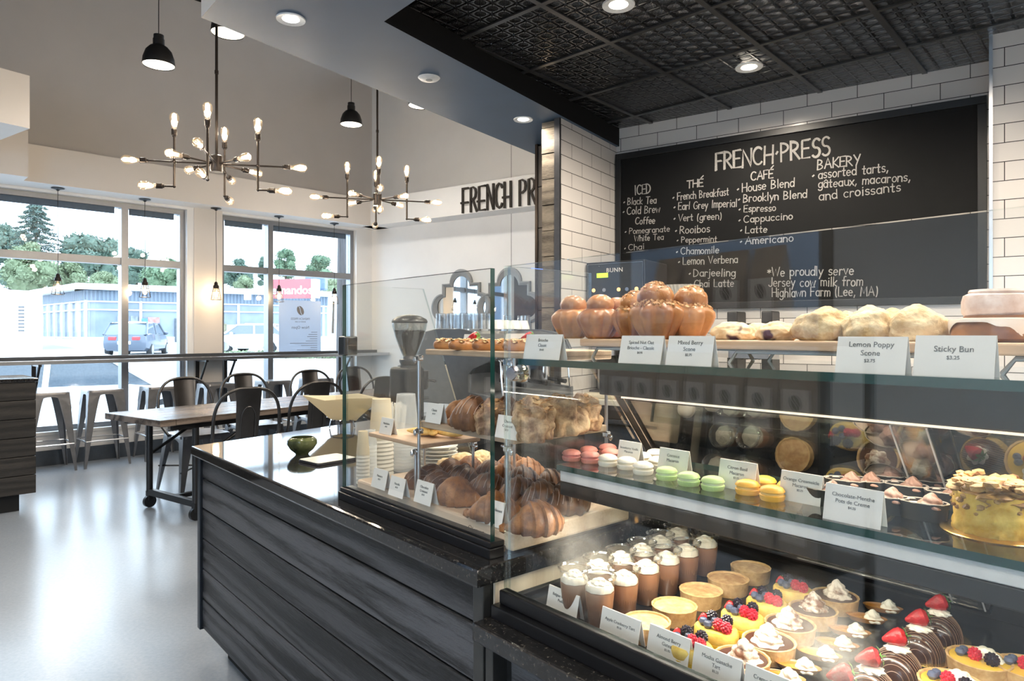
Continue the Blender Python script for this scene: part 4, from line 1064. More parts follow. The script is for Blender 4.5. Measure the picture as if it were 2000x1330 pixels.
for k in range(60): a = rr.uniform(0, 6.28); r = .05*math.sqrt(rr.random()); m.ball((r*math.cos(a), r*math.sin(a), .066+.008*rr.random()), rr.uniform(.005, .010), 1, (1.3, 1, .7), rough=.3, seed=k)
for k in range(34): a = rr.uniform(0, 6.28); m.ball((.051*math.cos(a), .051*math.sin(a), rr.uniform(.028, .055)), rr.uniform(.003, .006), 1, (1.2, 1, .8), rough=.3, seed=k)
m.build('toasted_topping', M_meringue, ck)

# ---- bottom deck: pudding cups
def cup():
    t = thing('pudding_cup', 'pudding cup', 'pudding cup'); r, h = .031, .094
    MB().lathe([(0, .0005), (.0215, .0005), (.0225, .002), (r-.001, h-.003), (r+.001, h-.002), (r+.0012, h), (r-.0018, h)], 36).build('clear_cup', M_clear, t)
    MB().lathe([(0, .001), (.0210, .001), (.0225, .006), (.0283, .066), (0, .067)], 32).build('pudding', M_pudding, t)
    m = MB(); m.lathe([(0, .066), (.0272, .0675), (.0265, .074), (.022, .079), (0, .079)], 30, wob=lambda a, k: 1+.04*math.cos(9*a+k)); swirl(m, (0, 0, .077), .021, .014, 2, 8); m.build('whipped_cream', M_cream, t)
    MB().lathe([(.0298, h-.004), (r+.002, h-.003), (r+.0025, h+.001), (r-.001, h+.0025), (r-.004, h+.0005)], 36).build('cup_rim', glass('clear_rim', (.93, .93, .92), .30), t); return t
PR['cup'] = cup()
cl = [(1171, 1124, 'pudding cup at the front right corner of the cup block, behind its card'), (1122, 1108, 'pudding cup at the front left corner, behind the pudding card'), (1219, 1109, 'pudding cup second in the right-hand file'), (1169, 1088, 'pudding cup second in the left-hand file'), (1262, 1088, 'pudding cup third in the right-hand file'), (1213, 1072, 'pudding cup third in the left-hand file'), (1302, 1072, 'pudding cup fourth in the right-hand file'), (1254, 1057, 'pudding cup fourth in the left-hand file'), (1340, 1058, 'pudding cup fifth in the right-hand file'), (1290, 1042, 'pudding cup fifth in the left-hand file'), (1377, 1042, 'pudding cup at the far end of the right-hand file'), (1323, 1027, 'pudding cup at the far end of the left-hand file')]
for x, y, lb in cl:
    q = atz(x, y, ZD+.094); put('cup', (q.x, q.y, ZD), RD.uniform(0, 6), lb, 'pudding cups on the case deck')
# ---- tarts
def shell(t, r, h, mat=None):
    MB().lathe([(0, 0), (r*.93, 0), (r, h*.9), (r*1.02, h), (r*.94, h*1.0), (r*.90, h*.82), (0, h*.82)], 44, wob=lambda a, k: 1+(.012*math.sin(17*a+k*2) if k in (3, 4) else 0)).build('tart_shell', mat or M_short, t)
def almond():
    t = thing('almond_tart', 'almond tart', 'tart'); shell(t, .043, .030)
    MB().lathe([(0, .0285), (.03, .0283), (.0395, .0265), (.039, .025), (0, .025)], 40, wob=lambda a, k: 1+.01*math.sin(7*a)).build('almond_filling', M_almond, t); return t
PR['alm'] = almond()
for x, y, lb in [(1263, 1213, 'round brown tart nearest the front glass, behind its card'), (1317, 1183, 'round brown tart second from the front glass'), (1369, 1153, 'round brown tart third from the front glass'), (1422, 1130, 'round brown tart fourth from the front glass'), (1466, 1108, 'round brown tart farthest from the front glass')]:
    q = atz(x, y, ZD+.028); put('alm', (q.x, q.y, ZD), RD.uniform(0, 6), lb, 'brown tarts on the case deck')
def berries(t, spots):
    for k, (kind, x, y, z, r) in enumerate(spots):
        m = MB()
        if kind == 'blackberry':
            m.ball((x, y, z), r*.8, 2, (1, 1, 1.1))
            for i in range(42):
                f = (i+.5)/42; ph = math.acos(1-2*f); th = i*2.39996; m.ball((x+r*.78*math.sin(ph)*math.cos(th), y+r*.78*math.sin(ph)*math.sin(th), z+r*.85*math.cos(ph)), r*.25, 1)
            m.build('blackberry', M_blackb, t)
        elif kind == 'raspberry':
            m.ball((x, y, z), r*.8, 2, (1, 1, 1.15))
            for i in range(38):
                f = (i+.5)/38; ph = math.acos(1-2*f); th = i*2.39996; m.ball((x+r*.78*math.sin(ph)*math.cos(th), y+r*.78*math.sin(ph)*math.sin(th), z+r*.92*math.cos(ph)), r*.26, 1)
            m.build('raspberry', M_rasp, t)
        elif kind == 'blueberry':
            m.lathe([(0, -r*.95), (r*.6, -r*.75), (r, 0), (r*.75, r*.7), (r*.35, r*.92), (r*.3, r*.8), (0, r*.78)], 18, TM((x, y, z))); m.build('blueberry', M_blueb, t)
        else: strawberry(t, (x, y, z), r, 1.0, R(70))
def gateau():
    t = thing('almond_berry_gateau', 'gateau', 'cake'); S = Matrix.Diagonal((1, .8, 1, 1))
    MB().lathe([(0, 0), (.040, 0), (.041, .003), (.0405, .013), (0, .013)], 40, S).build('lower_sponge', plain('wet_yellow_sponge', (.80, .52, .03), .35, var=.06), t)
    MB().lathe([(0, .013), (.0395, .013), (.0405, .016), (.040, .029), (.037, .033), (0, .033)], 40, S).build('upper_sponge', M_yellowcake, t)
    berries(t, [('blackberry', -.016, .016, .042, .0115), ('blackberry', .012, .017, .042, .0115), ('blueberry', -.022, -.006, .039, .008), ('blueberry', -.009, -.014, .039, .008), ('raspberry', .008, -.008, .042, .0105), ('raspberry', .024, -.010, .041, .0105), ('blueberry', -.004, .003, .041, .0075), ('strawberry_half', -.029, .007, .040, .008)])
    return t
PR['gat'] = gateau()
for x, y, lb in [(1348, 1262, 'yellow berry cake nearest the front glass'), (1399, 1230, 'yellow berry cake second from the front glass'), (1450, 1204, 'yellow berry cake third from the front glass'), (1498, 1178, 'yellow berry cake fourth from the front glass'), (1549, 1152, 'yellow berry cake farthest from the front glass')]:
    q = atz(x, y, ZD+.028); put('gat', (q.x, q.y, ZD), RC+.1, lb, 'yellow berry cakes on the case deck')
def mocha():
    t = thing('mocha_ganache_tart', 'mocha tart', 'tart'); shell(t, .044, .028)
    MB().lathe([(0, .0262), (.0395, .0262), (.0395, .024), (0, .024)], 40).build('ganache', M_ganache, t)
    m = MB(); swirl(m, (.004, 0, .026), .025, .034, 3.2, 7, 40, 40); m.build('cocoa_cream', M_creamc, t); return t
PR['moc'] = mocha()
for x, y, lb in [(1449, 1283, 'cream-swirl tart nearest the front glass'), (1502, 1250, 'cream-swirl tart second from the front glass'), (1543, 1216, 'cream-swirl tart third from the front glass'), (1588, 1188, 'cream-swirl tart fourth from the front glass'), (1631, 1162, 'cream-swirl tart farthest from the front glass')]:
    q = atz(x, y, ZD+.028); put('moc', (q.x, q.y, ZD), RD.uniform(0, 6), lb, 'cream-swirl tarts on the case deck')
def spoon():
    t = thing('creme_brulee_spoon', 'spoon', 'dessert spoon')
    def fn(u, v):
        a = 2*math.pi*v; w = .0165*(1+.0*u); rx = .034
        k = [0, .5, .8, 1.0, .94, .70, 0][min(6, int(round(u*6)))]; z = [0, .0005, .003, .012, .0115, .0065, .0062][min(6, int(round(u*6)))]
        return Vector((rx*k*math.cos(a)+.004*k*math.cos(a)*(math.cos(a) > 0), w*k*math.sin(a), z))
    MB().grid(fn, 6, 40, closev=True).build('spoon_bowl', plain('brown_ceramic', (.36, .17, .06), .25), t)
    MB().lathe([(0, .0105), (.0300, .0100), (.0300, .0085), (0, .0085)], 36, Matrix.Diagonal((1.02, .49, 1, 1))).build('caramel_custard', M_caramel, t)
    m = MB(); swirl(m, (.013, 0, .0095), .0155, .020, 2.2, 7, tilt=.25); m.build('cream_rosette', M_cream, t); return t
PR['spo'] = spoon()
for i, (x, y, lb) in enumerate([(1722, 1185, 'cream-topped spoon farthest back, beside the chocolate domes'), (1690, 1205, 'cream-topped spoon second from the back'), (1657, 1231, 'cream-topped spoon third from the back'), (1632, 1256, 'cream-topped spoon in the middle of its row'), (1598, 1276, 'cream-topped spoon third from the front glass'), (1556, 1300, 'cream-topped spoon second from the front glass'), (1524, 1320, 'cream-topped spoon nearest the front glass')]):
    q = atz(x, y, ZD+.010); put('spo', (q.x, q.y, ZD), RC+R(22), lb, 'cream-topped spoons on the case deck')
def dome():
    t = thing('chocolate_dome', 'dome', 'chocolate dome'); r, h = .037, .047
    prof = [(r*math.cos(a), h*math.sin(a)**.9 if a > 0 else 0) for a in [k*R(90)/14 for k in range(15)]]; prof[-1] = (0, h)
    MB().lathe([(0, 0)]+prof, 44).build('chocolate_shell', M_choc, t)
    m = MB()
    for k in range(17):
        x = -.034+k*.00425; c = math.sqrt(max(0, 1-(x/r)**2))
        m.tube([(x*1.0, r*1.012*c*math.cos(a), h*1.012*max(0, c*math.sin(a))**.9 if c*math.sin(a) > 0 else .0005) for a in [R(180)*j/16 for j in range(17)]], .00045, 4)
    m.build('drizzle_lines', M_drizzle, t)
    m = MB(); swirl(m, (0, 0, h-.003), .0185, .010, 1, 8, pw=.45); m.build('cream_collar', M_cream, t)
    strawberry(t, (-.002, 0, h+.017), .0155, -1.25, R(72)); return t
PR['dom'] = dome()
PR['brd'] = tag(MB().lathe([(0, 0), (.046, 0), (.0465, .001), (.0455, .002), (0, .002)], 40).build('gold_dessert_board', M_gold), 'gold board', 'cake board')
for i, (x, y, w) in enumerate([(1838, 1247, 'farthest from the front glass'), (1800, 1280, 'second from the back'), (1757, 1323, 'in the middle of its row'), (1706, 1368, 'second from the front glass'), (1652, 1405, 'nearest the front glass, cropped by the photo')]):
    q = atz(x, y, ZD); put('brd', (q.x, q.y, ZD), 0, 'gold board under the chocolate dome ' + w, 'gold boards under the domes'); put('dom', (q.x-.004, q.y, ZD+.0022), RC+R(90)+R(12), 'striped chocolate dome with a strawberry, ' + w, 'chocolate domes on the case deck')
def lemon():
    t = thing('lemon_berry_tart', 'lemon tart', 'tart'); shell(t, .046, .027)
    MB().lathe([(0, .0252), (.0415, .0252), (.0415, .023), (0, .023)], 40).build('lemon_curd', M_curd, t)
    m = MB(); swirl(m, (.010, .020, .025), .020, .014, 1.5, 6, tilt=.3); swirl(m, (.022, .008, .025), .014, .012, 1.5, 6); m.build('cream_rosette', M_cream, t)
    berries(t, [('blueberry', -.020, .010, .031, .0078), ('blueberry', -.026, .001, .031, .0075), ('raspberry', -.006, -.004, .033, .0105), ('blackberry', .016, -.014, .033, .0115)]); return t
PR['lem'] = lemon()
for x, y, lb in [(1912, 1287, 'lemon tart with berries beside the chocolate domes, fully in view'), (1860, 1335, 'lemon tart with berries nearer the front glass, cropped by the bottom edge'), (2010, 1305, 'lemon tart at the right edge of the photo, mostly cut off')]:
    q = atz(x, y, ZD+.025); put('lem', (q.x, q.y, ZD), RC+.35, lb, 'lemon tarts on the case deck')
# ================================================================ dining side
M_gun = plain('gunmetal_sheet', (.24, .24, .25), .34, .85, var=.10, scale=14)
M_gund = plain('shaded_dark_gunmetal', (.075, .072, .072), .30, .85, var=.10, scale=14)  # backlit shade put into the colour of chair backs; also dark brackets, grinder collar
M_tabletop = wood('weathered_table_planks', (.040, .031, .027), (.22, .175, .145), 'X', 5, .26, .6, 12, 1.1, .5, None, 0, (.36, .60))
M_iron = plain('dark_iron', (.040, .040, .042), .4, .8)

def sheet_leg(mb, top, bot, w0, w1, inward):
    """tapered pressed-metal leg: a folded V section"""
    top, bot = Vector(top), Vector(bot); a = Vector(inward[0]); b = Vector(inward[1]); rings = []
    for k in range(9):
        u = k/8; p = top.lerp(bot, u); w = w0+(w1-w0)*u**.7; th = .004
        sec = [p+a*w, p+a*w*.25+b*w*.0, p, p+b*w*.25, p+b*w, p+b*w+a*th, p+(a+b)*th*2.2, p+a*w+b*th]
        rings.append([mb.bm.verts.new(x) for x in sec])
    for r, q in zip(rings, rings[1:]): mb._bridge(r, q)
    mb.bm.faces.new(rings[0][::-1]); mb.bm.faces.new(rings[-1])
def rsq(h, r, n=6):
    pts = []
    for cx, cy, a0 in ((h-r, h-r, 0), (-h+r, h-r, 90), (-h+r, -h+r, 180), (h-r, -h+r, 270)):
        for k in range(n+1): a = R(a0+90*k/n); pts.append(Vector((cx+r*math.cos(a), cy+r*math.sin(a))))
    return pts
def seat_pan(mb, h, r, z, skirt):
    o = rsq(h, r); i = rsq(h*.9, r*.8); m = rsq(h*.55, r*.5)
    rings = [[mb.bm.verts.new((p.x*1.01, p.y*1.01, z-skirt)) for p in o], [mb.bm.verts.new((p.x, p.y, z-.012)) for p in o], [mb.bm.verts.new((p.x*.985, p.y*.985, z-.002)) for p in o], [mb.bm.verts.new((p.x, p.y, z)) for p in i], [mb.bm.verts.new((p.x, p.y, z-.006)) for p in m]]
    for a, b in zip(rings, rings[1:]): mb._bridge(a, b)
    mb.bm.faces.new(rings[-1])
    under = [mb.bm.verts.new((p.x*.97, p.y*.97, z-.014)) for p in o]
    mb._bridge(rings[0], under); mb.bm.faces.new(under[::-1])
def apron(mb, h, z, drop, slope):
    """arched sheet skirt between the legs on all four sides"""
    for k in range(4):
        c, s = math.cos(R(90*k)), math.sin(R(90*k))
        for off in (0, .003):
            def fn(u, v):
                x = (u-.5)*2; d = drop*(.16+.84*abs(x)**2.6)*v; y = -h-slope*d+off; xx = x*(h+slope*d*.9)
                return Vector((c*xx-s*y, s*xx+c*y, z-d))
            mb.grid(fn, 16, 3)
def chair():
    t = thing('cafe_chair', 'chair', 'chair')
    m = MB(); seat_pan(m, .18, .05, .455, .022); apron(m, .172, .437, .10, .07); m.build('seat', M_gun, t)
    for sx in (-1, 1):
        for sy in (-1, 1):
            m = MB(); sheet_leg(m, (sx*.172, sy*.172, .45), (sx*.215, sy*.222, 0), .085, .022, ((-sx, 0, 0), (0, -sy, 0))); m.build('leg', M_gun, t)
    m = MB(); m.tube([(-.20, -.20, .20), (.20, .20, .20)], .007, 6); m.tube([(.20, -.20, .205), (-.20, .20, .205)], .007, 6); m.build('stretcher', M_gund, t)
    hp = []
    for k in range(25):
        a = R(180-180*k/24); w = .205; c = math.cos(a); s = math.sin(a)
        hp.append((w*math.copysign(abs(c)**.75, c), -.19-.055*s**.9, .60+.25*s**.72))
    pts = [(-.185, -.05, .44), (-.200, -.14, .50), (-.205, -.185, .56)]+hp+[(.205, -.185, .56), (.200, -.14, .50), (.185, -.05, .44)]
    MB().tube(pts, .0105, 10).build('back_hoop', M_gund, t)
    def fn(u, v): z = .43+.42*u; x = (v-.5)*2*(.066+.012*u); return Vector((x, -.165-.083*u-.012*(1-(2*v-1)**2)+.002*(abs(2*v-1) > .8), z))
    m = MB(); m.grid(fn, 14, 10); m.grid(lambda u, v: fn(u, v)+Vector((0, -.004, 0)), 14, 10); sp = m.build('back_splat', M_gund, t, fix=False)
    m = MB(); m.tube([Vector((x, -.165-.083*((z-.43)/.42)-.0165, z)) for x, z in [(-.042, .47), (-.044, .66)]+[(.044*math.cos(R(180-180*k/10)), .66+.075*math.sin(R(180-180*k/10))) for k in range(11)]+[(.044, .66), (.042, .47)]], .0028, 5); m.build('embossed_arch', M_gund, sp)
    return t
PR['chair'] = chair()
# a chair is placed by the foot of its back; q turns it so that it faces the table
def chair_at(px, Y, q, lb, s=1.15):
    f = Vector((-math.sin(q), math.cos(q), 0)); p = Vector((ray(px)*Y, Y, 0))+f*.22*s
    put('chair', p, q, lb, 'gunmetal chairs around the communal table', s)
chair_at(485, 4.95, R(38), 'gunmetal chair with its back to us, nearest the visible castors of the table')
chair_at(622, 5.52, R(42), 'gunmetal chair with its back to us, second along the near side of the communal table')
chair_at(745, 6.15, R(48), 'gunmetal chair seen through the counter case, third along the near side of the communal table')
chair_at(361, 6.05, R(48+180), 'gunmetal chair facing us across the table end nearest the dark cabinet')
chair_at(477, 6.66, R(42+180), 'gunmetal chair facing us, second along the window side of the communal table')
chair_at(607, 7.26, R(40+180), 'gunmetal chair facing us, third along the window side, under the window poster')
chair_at(692, 7.95, R(40+180), 'gunmetal chair facing us, last along the window side beside the sign wall')

def stool():
    t = thing('bar_stool', 'stool', 'bar stool'); H = .79
    m = MB(); seat_pan(m, .165, .045, H, .028); apron(m, .160, H-.022, .15, .10); m.build('seat', M_gun, t)
    for sx in (-1, 1):
        for sy in (-1, 1):
            m = MB(); sheet_leg(m, (sx*.160, sy*.160, H-.006), (sx*.215, sy*.215, 0), .115, .022, ((-sx, 0, 0), (0, -sy, 0))); m.build('leg', M_gun, t)
    for k in range(4):
        a = R(90*k); c, s = math.cos(a), math.sin(a); p = lambda x, y: Vector((c*x-s*y, s*x+c*y, .27))
        m = MB(); m.tube([p(-.193, -.193), p(.193, -.193)], .008, 6); m.build('footrest', M_steel, t)
    return t
PR['stool'] = stool()
for px, lb in [(92, 'gunmetal bar stool partly behind the dark cabinet, under the window bar'), (200, 'gunmetal bar stool fully in view next to the dark cabinet'), (312, 'gunmetal bar stool behind the table end, before the first window post'), (422, 'gunmetal bar stool under the bar in front of the wall pier'), (533, 'gunmetal bar stool between two far chairs, left of the window poster'), (618, 'gunmetal bar stool farthest along the window bar, under the poster')]:
    o = -.285; p = NW(s_of(px, o), o); put('stool', p, RN, lb, 'gunmetal stools along the window bar')

# communal table on iron legs with castors
TD = ang(35); TX = Vector((TD[0], TD[1], 0)); TY = Vector((-TD[1], TD[0], 0)); TO = Vector((ray(313)*4.706, 4.706, 0)); TH = .77; TL, TW = 3.0, .81
tb = thing('communal_table', 'long weathered plank table on an iron frame with castors by the windows', 'table', TO, R(90-35))
m = MB()
for k in range(5):
    y0, y1 = TW*k/5, TW*(k+1)/5; m.box((.115, y0+.0015, TH-.045), (TL-.115, y1-.0015, TH), .004)
for x0, x1 in ((0, .113), (TL-.113, TL)): m.box((x0, 0, TH-.047), (x1, TW, TH+.001), .005)
m.build('plank_top', M_tabletop, tb)
m = MB()
for y in (.05, TW-.09): m.box((.12, y, TH-.085), (TL-.12, y+.04, TH-.047))
for x in (.28, TL-.33): m.box((x, .05, TH-.085), (x+.05, TW-.05, TH-.047))
m.build('apron', M_iron, tb)
for x in (.30, TL-.30):
    for y in (.075, TW-.075):
        lg = MB().cyl((x, y, .13), (x, y, TH-.05), .024, n=14).build('leg', M_iron, tb)
        c = MB(); c.cyl((x, y-.014, .05), (x, y+.014, .05), .048, n=20); c.box((x-.02, y-.024, .06), (x+.02, y+.024, .135), .004); c.build('castor', M_iron, lg)
    MB().box((x-.02, .075, .10), (x+.02, TW-.075, .15), .004).build('end_stretcher', M_iron, tb)
MB().box((.30, TW/2-.02, .11), (TL-.30, TW/2+.02, .14)).build('long_stretcher', M_iron, tb)
m = MB()
for x, sx in ((.30, 1), (TL-.30, -1)):
    for y in (.075, TW-.075): m.tube([(x, y, .42), (x+.5*sx, y, TH-.07)], .013, 8)
m.build('diagonal_brace', M_iron, tb)

# window bar on brackets
BZ = 1.10
wb = thing('window_bar', 'narrow grey bar counter along both windows', 'bar counter', N0, RN)
MB().box((-1.2, -.36, BZ-.032), (CORN-.02, -.016, BZ), .005).build('bar_top', plain('grey_bar_top', (.20, .205, .215), .18, .2), wb)
MB().box((-1.2, -.363, BZ-.036), (CORN-.02, -.352, BZ+.002), .002).build('bar_edge', M_steel, wb); MB().box((-1.2, -.10, BZ), (CORN-.02, -.014, BZ+.035), .003).build('back_ledge', plain('dark_grey_ledge', (.06, .064, .072), .35), wb)
for px in (66, 386, 441, 664, 757):
    s = s_of(px, -.03); b = MB(); b.box((s-.02, -.03, BZ-.55), (s+.02, -.014, BZ-.036), .002); b.box((s-.015, -.33, BZ-.06), (s+.015, -.02, BZ-.036), .002)
    b.tube([(s, -.025, BZ-.40), (s, -.30, BZ-.055)], .014, 8); b.build('bracket', M_gund, wb)

# dark plank cabinet at the left edge
cb = thing('service_cabinet', 'dark oak plank cabinet cut off by the left edge, in front of the window bar', 'cabinet', (ray(71)*5.3, 5.3, 0), RN)
m = MB(); zs_ = [.135, .28, .425, .57, .715, .86, 1.0]
for a, b in zip(zs_, zs_[1:]): m.box((-2, -.012, a+.002), (-.004, .012, b-.002), .004)
m.build('plank_front', wood('stained_oak_cabinet', (.010, .009, .008), (.036, .031, .027), 'X', 7, .5, .6, 12, 1.2, .4, .145, .135, (.40, .62)), cb)
MB().box((-2, .01, .135), (-.01, .55, 1.0)).build('carcass', M_gap, cb); MB().box((-2, .06, 0), (-.10, .5, .135)).build('toe_kick', M_gap, cb)
MB().box((-2, -.02, 1.0), (.01, .56, 1.028), .004).build('cabinet_top', M_granite, cb)

# ================================================================ hanging lamps
def bulbglass():
    t = NT('amber_bulb_glass'); t.n.remove(t.b); tr = t.new('ShaderNodeBsdfTransparent', Color=(1, .93, .82, 1)); gl = t.new('ShaderNodeBsdfGlossy'); gl.inputs['Roughness'].default_value = .02
    em = t.new('ShaderNodeEmission', Color=(1, .74, .46, 1), Strength=.10); mx = t.new('ShaderNodeMixShader'); mx.inputs[0].default_value = .12; ad = t.new('ShaderNodeAddShader')
    t.link(tr.outputs[0], mx.inputs[1]); t.link(gl.outputs[0], mx.inputs[2]); t.link(mx.outputs[0], ad.inputs[0]); t.link(em.outputs[0], ad.inputs[1]); t.link(ad.outputs[0], t.out.inputs['Surface']); return t.m
M_bulb = bulbglass()
M_fil = emit('glowing_filament', (1, .70, .35), 9)
M_glow = emit('lit_bulb_core', (1, .78, .45), .5)
def bulb(mb_g, mb_f, mb_c, M, s=1.0):
    """teardrop filament bulb along +z of M; its screw end at the origin"""
    S = M @ Matrix.Scale(s, 4)
    mb_g.lathe([(.013, 0), (.014, .012), (.022, .040), (.031, .072), (.029, .092), (.018, .108), (.006, .114), (0, .115)], 18, S)
    for k in range(6):
        a = k*R(60); mb_f.tube([S @ Vector((.010*math.cos(a), .010*math.sin(a), .030)), S @ Vector((.014*math.cos(a+.5), .014*math.sin(a+.5), .092))], .0011*s, 4)
    mb_c.lathe([(0, .014), (.003, .018), (.005, .045), (.006, .075), (.004, .090), (0, .094)], 10, S)
def chandelier(loc, rot, label, rod_top, S=1.0):
    t = thing('sputnik_chandelier', label, 'chandelier', loc, rot, 'many-armed bulb chandeliers over the table')
    m = MB(); m.lathe([(0, -.055), (.036, -.055), (.040, -.045), (.040, .05), (.030, .058), (0, .06)], 20); m.build('hub', M_bronze, t)
    m = MB(); m.cyl((0, 0, .05), (0, 0, rod_top-loc[2]), .0095, n=10); m.lathe([(0, 0), (.06, 0), (.06, -.02), (.02, -.03), (0, -.03)], 20, TM((0, 0, rod_top-loc[2])))
    for z in (.62, 1.1, 1.6): m.cyl((0, 0, z-.012), (0, 0, z+.012), .013, n=10)
    m.build('rod', M_bronze, t)
    B = []
    for k in range(8):
        a = R(45*k); dr = Vector((math.cos(a), math.sin(a), 0)); main = k % 2 == 0; L = (.43 if k in (0, 4) else .40) if main else .20
        ar = MB(); ar.tube([dr*.03, dr*L], .006, 8).build('arm', M_bronze, t)
        B.append((dr*L, dr))
        if main:
            p = dr*.265; v = MB(); v.tube([p+Vector((0, 0, .17)), p-Vector((0, 0, .165))], .008, 8); v.ball(p, .014, 2); v.ball(p-Vector((0, 0, .165)), .011, 2); v.tube([p-Vector((0, 0, .165)), p-Vector((0, 0, .165))+dr*.065], .006, 8); v.build('upright', M_bronze, t)
            B.append((p+Vector((0, 0, .17)), Vector((0, 0, 1)))); B.append((p-Vector((0, 0, .165))+dr*.065, dr))
    for p, d in B:
        M = TM(p) @ d.to_track_quat('Z', 'Y').to_matrix().to_4x4()
        so = MB().lathe([(0, -.004), (.012, -.004), (.013, .004), (.018, .008), (.018, .040), (.020, .043), (.016, .050), (0, .050)], 14, M).build('socket', M_bronze, t)
        g, f, c = MB(), MB(), MB(); bulb(g, f, c, M @ Matrix.Translation((0, 0, .046)))
        b = g.build('bulb', M_bulb, t); f.build('filament', M_fil, b); c.build('lit_core', M_glow, b)
        lamp('bulb_light', 'POINT', p+d*.11, 4.2, (1, .89, .76), t, .03)
    return t
h1 = atY(423, 320, 4.6); h2 = atY(737, 390, 6.16)
chandelier(h1, R(12), 'nearer sixteen-bulb chandelier hanging left over the communal table', 5.5)
chandelier(h2, R(14), 'farther sixteen-bulb chandelier hanging before the sign wall', 5.5)

M_shade_in = emit('lit_white_shade_inside', (1, .90, .74), 3.5)
def pendant(loc, label, top, watts=70):
    t = thing('dome_pendant', label, 'pendant lamp', loc, 0, 'black dome pendants'); r = .125
    MB().lathe([(r, 0), (r*1.01, .006), (r*.96, .045), (r*.80, .088), (r*.55, .115), (r*.36, .125), (r*.34, .122), (r*.54, .110), (r*.78, .084), (r*.935, .043), (r*.975, .004)], 36, Matrix.Diagonal((1, 1, 1.35, 1)), close=True).build('shade', M_black, t)
    MB().lathe([(r*.36, .165), (r*.36, .22), (r*.32, .223), (r*.32, .255), (r*.22, .26), (0, .262)], 20).build('neck', M_black, t)
    MB().lathe([(0, .014), (r*.6, .016), (r*.955, .010), (r*.955, .006), (0, .008)], 32).build('shade_glow_disc', M_shade_in, t)  # glowing disc put in for the bulb-lit white inside of the shade
    m = MB(); m.cyl((0, 0, .255), (0, 0, top-loc[2]), .0035, n=6); m.lathe([(0, 0), (.05, 0), (.05, -.025), (0, -.03)], 16, TM((0, 0, top-loc[2]))); m.build('cord', M_black, t)
    lamp('pendant_light', 'SPOT', (0, 0, .004), watts, (1, .93, .84), t, .08, (0, 0, 0), R(160), blend=.9)
for (x, y, Y, lb) in [(310, 128, 5.7, 'black dome pendant hanging alone left of the nearer chandelier rod'), (445, 66, 5.35, 'black dome pendant half hidden by the soffit corner above the nearer chandelier'), (686, 244, 7.9, 'black dome pendant left of the farther chandelier rod'), (820, 207, 7.37, 'black dome pendant half hidden by the soffit right of the farther chandelier')]:
    p = atY(x, y, Y); pendant(p, lb, 5.5)
for x, y in ((-3.6, 3.2), (-2.6, 1.6), (-3.4, .4), (-1.5, .1), (-.5, -.7), (-3.0, -2.2), (.7, -1.5)):  # unseen pendants, added to brighten the walls and the card fronts
    pendant(Vector((x, y, 3.7)), 'added unseen black dome pendant, lighting the queue area and the cards', 5.5, 120)
# caged bulbs before the windows
def cage(loc, label, top):
    t = thing('caged_pendant', label, 'pendant lamp', loc, 0, 'caged bulb pendants before the windows')
    m = MB(); m.lathe([(.030, .135), (.034, .145), (.033, .165), (.022, .178), (.020, .200), (.010, .215), (0, .218)], 18); m.lathe([(0, .135), (.030, .135)], 18); m.build('socket', M_bronze, t)
    w = MB()
    for k in range(8):
        a = R(45*k+10); w.tube([(.030*math.cos(a), .030*math.sin(a), .145), (.040*math.cos(a), .040*math.sin(a), .10), (.060*math.cos(a), .060*math.sin(a), 0)], .0022, 5)
    for r, z in ((.060, 0), (.040, .10)): w.tube([(r*math.cos(R(15*k)), r*math.sin(R(15*k)), z) for k in range(24)], .0022, 5, closed=True)
    w.build('wire_cage', M_bronze, t)
    g, f, c = MB(), MB(), MB(); bulb(g, f, c, TM((0, 0, .14), rx=R(180)), 1.0); b = g.build('bulb', M_bulb, t); f.build('filament', M_fil, b); c.build('lit_core', M_glow, b)
    m = MB(); m.tube([(0, 0, .215), (.003, 0, .5), (-.002, .002, .8), (0, 0, top-loc[2])], .0028, 6); m.lathe([(0, 0), (.058, 0), (.060, -.006), (.02, -.016), (.008, -.03), (0, -.03)], 20, TM((0, 0, top-loc[2]))); m.build('cord', M_black, t)
    lamp('bulb_light', 'POINT', (0, 0, .07), 5, (1, .78, .52), t, .03)
for px, lb in [(113, 'caged bulb pendant before the large left window pane'), (283, 'caged bulb pendant before the narrow pane left of the pier'), (422, 'caged bulb pendant lighting the wall pier between the windows'), (545, 'caged bulb pendant hanging in front of the red sign outside'), (653, 'caged bulb pendant beside the left edge of the counter glass')]:
    s = s_of(px, -.17); p = NW(s, -.17); p.z = 1.775; cage(p, lb, 2.868)
# ================================================================ things on and behind the counters
M_paper = sheer('cream_paper', (.82, .74, .58), .3)
M_porc = plain('white_porcelain', (.82, .81, .76), .2, var=.01, coat=.3)
M_greyp = plain('machine_grey_enamel', (.16, .17, .18), .3, .35, coat=.3)
M_darkp = plain('machine_dark_panel', (.030, .031, .034), .35, .2)
def onc(px, py): return atz(px, py, .90)
def bowl():
    t = NT('olive_glaze'); v = t.mapping((1, 1, .35)); t.base(t.ramp(t.noise(v, 26, 4), [(.35, (.025, .035, .018)), (.6, (.085, .10, .04)), (.8, (.15, .15, .08))]), .15); return t.m
p = onc(590, 887)
b = thing('glazed_bowl', 'small round olive glazed bowl on the granite counter', 'bowl', p)
MB().lathe([(0, 0), (.024, 0), (.027, .006), (.044, .020), (.058, .042), (.056, .058), (.046, .067), (.041, .068), (.042, .064), (.050, .054), (.050, .042), (.036, .020), (0, .014)], 40).build('glazed_body', bowl(), b)
p = onc(640, 900)
o = thing('payment_tablet', 'flat pale tablet with rounded corners lying beside the olive bowl', 'tablet', p, RC+R(8))
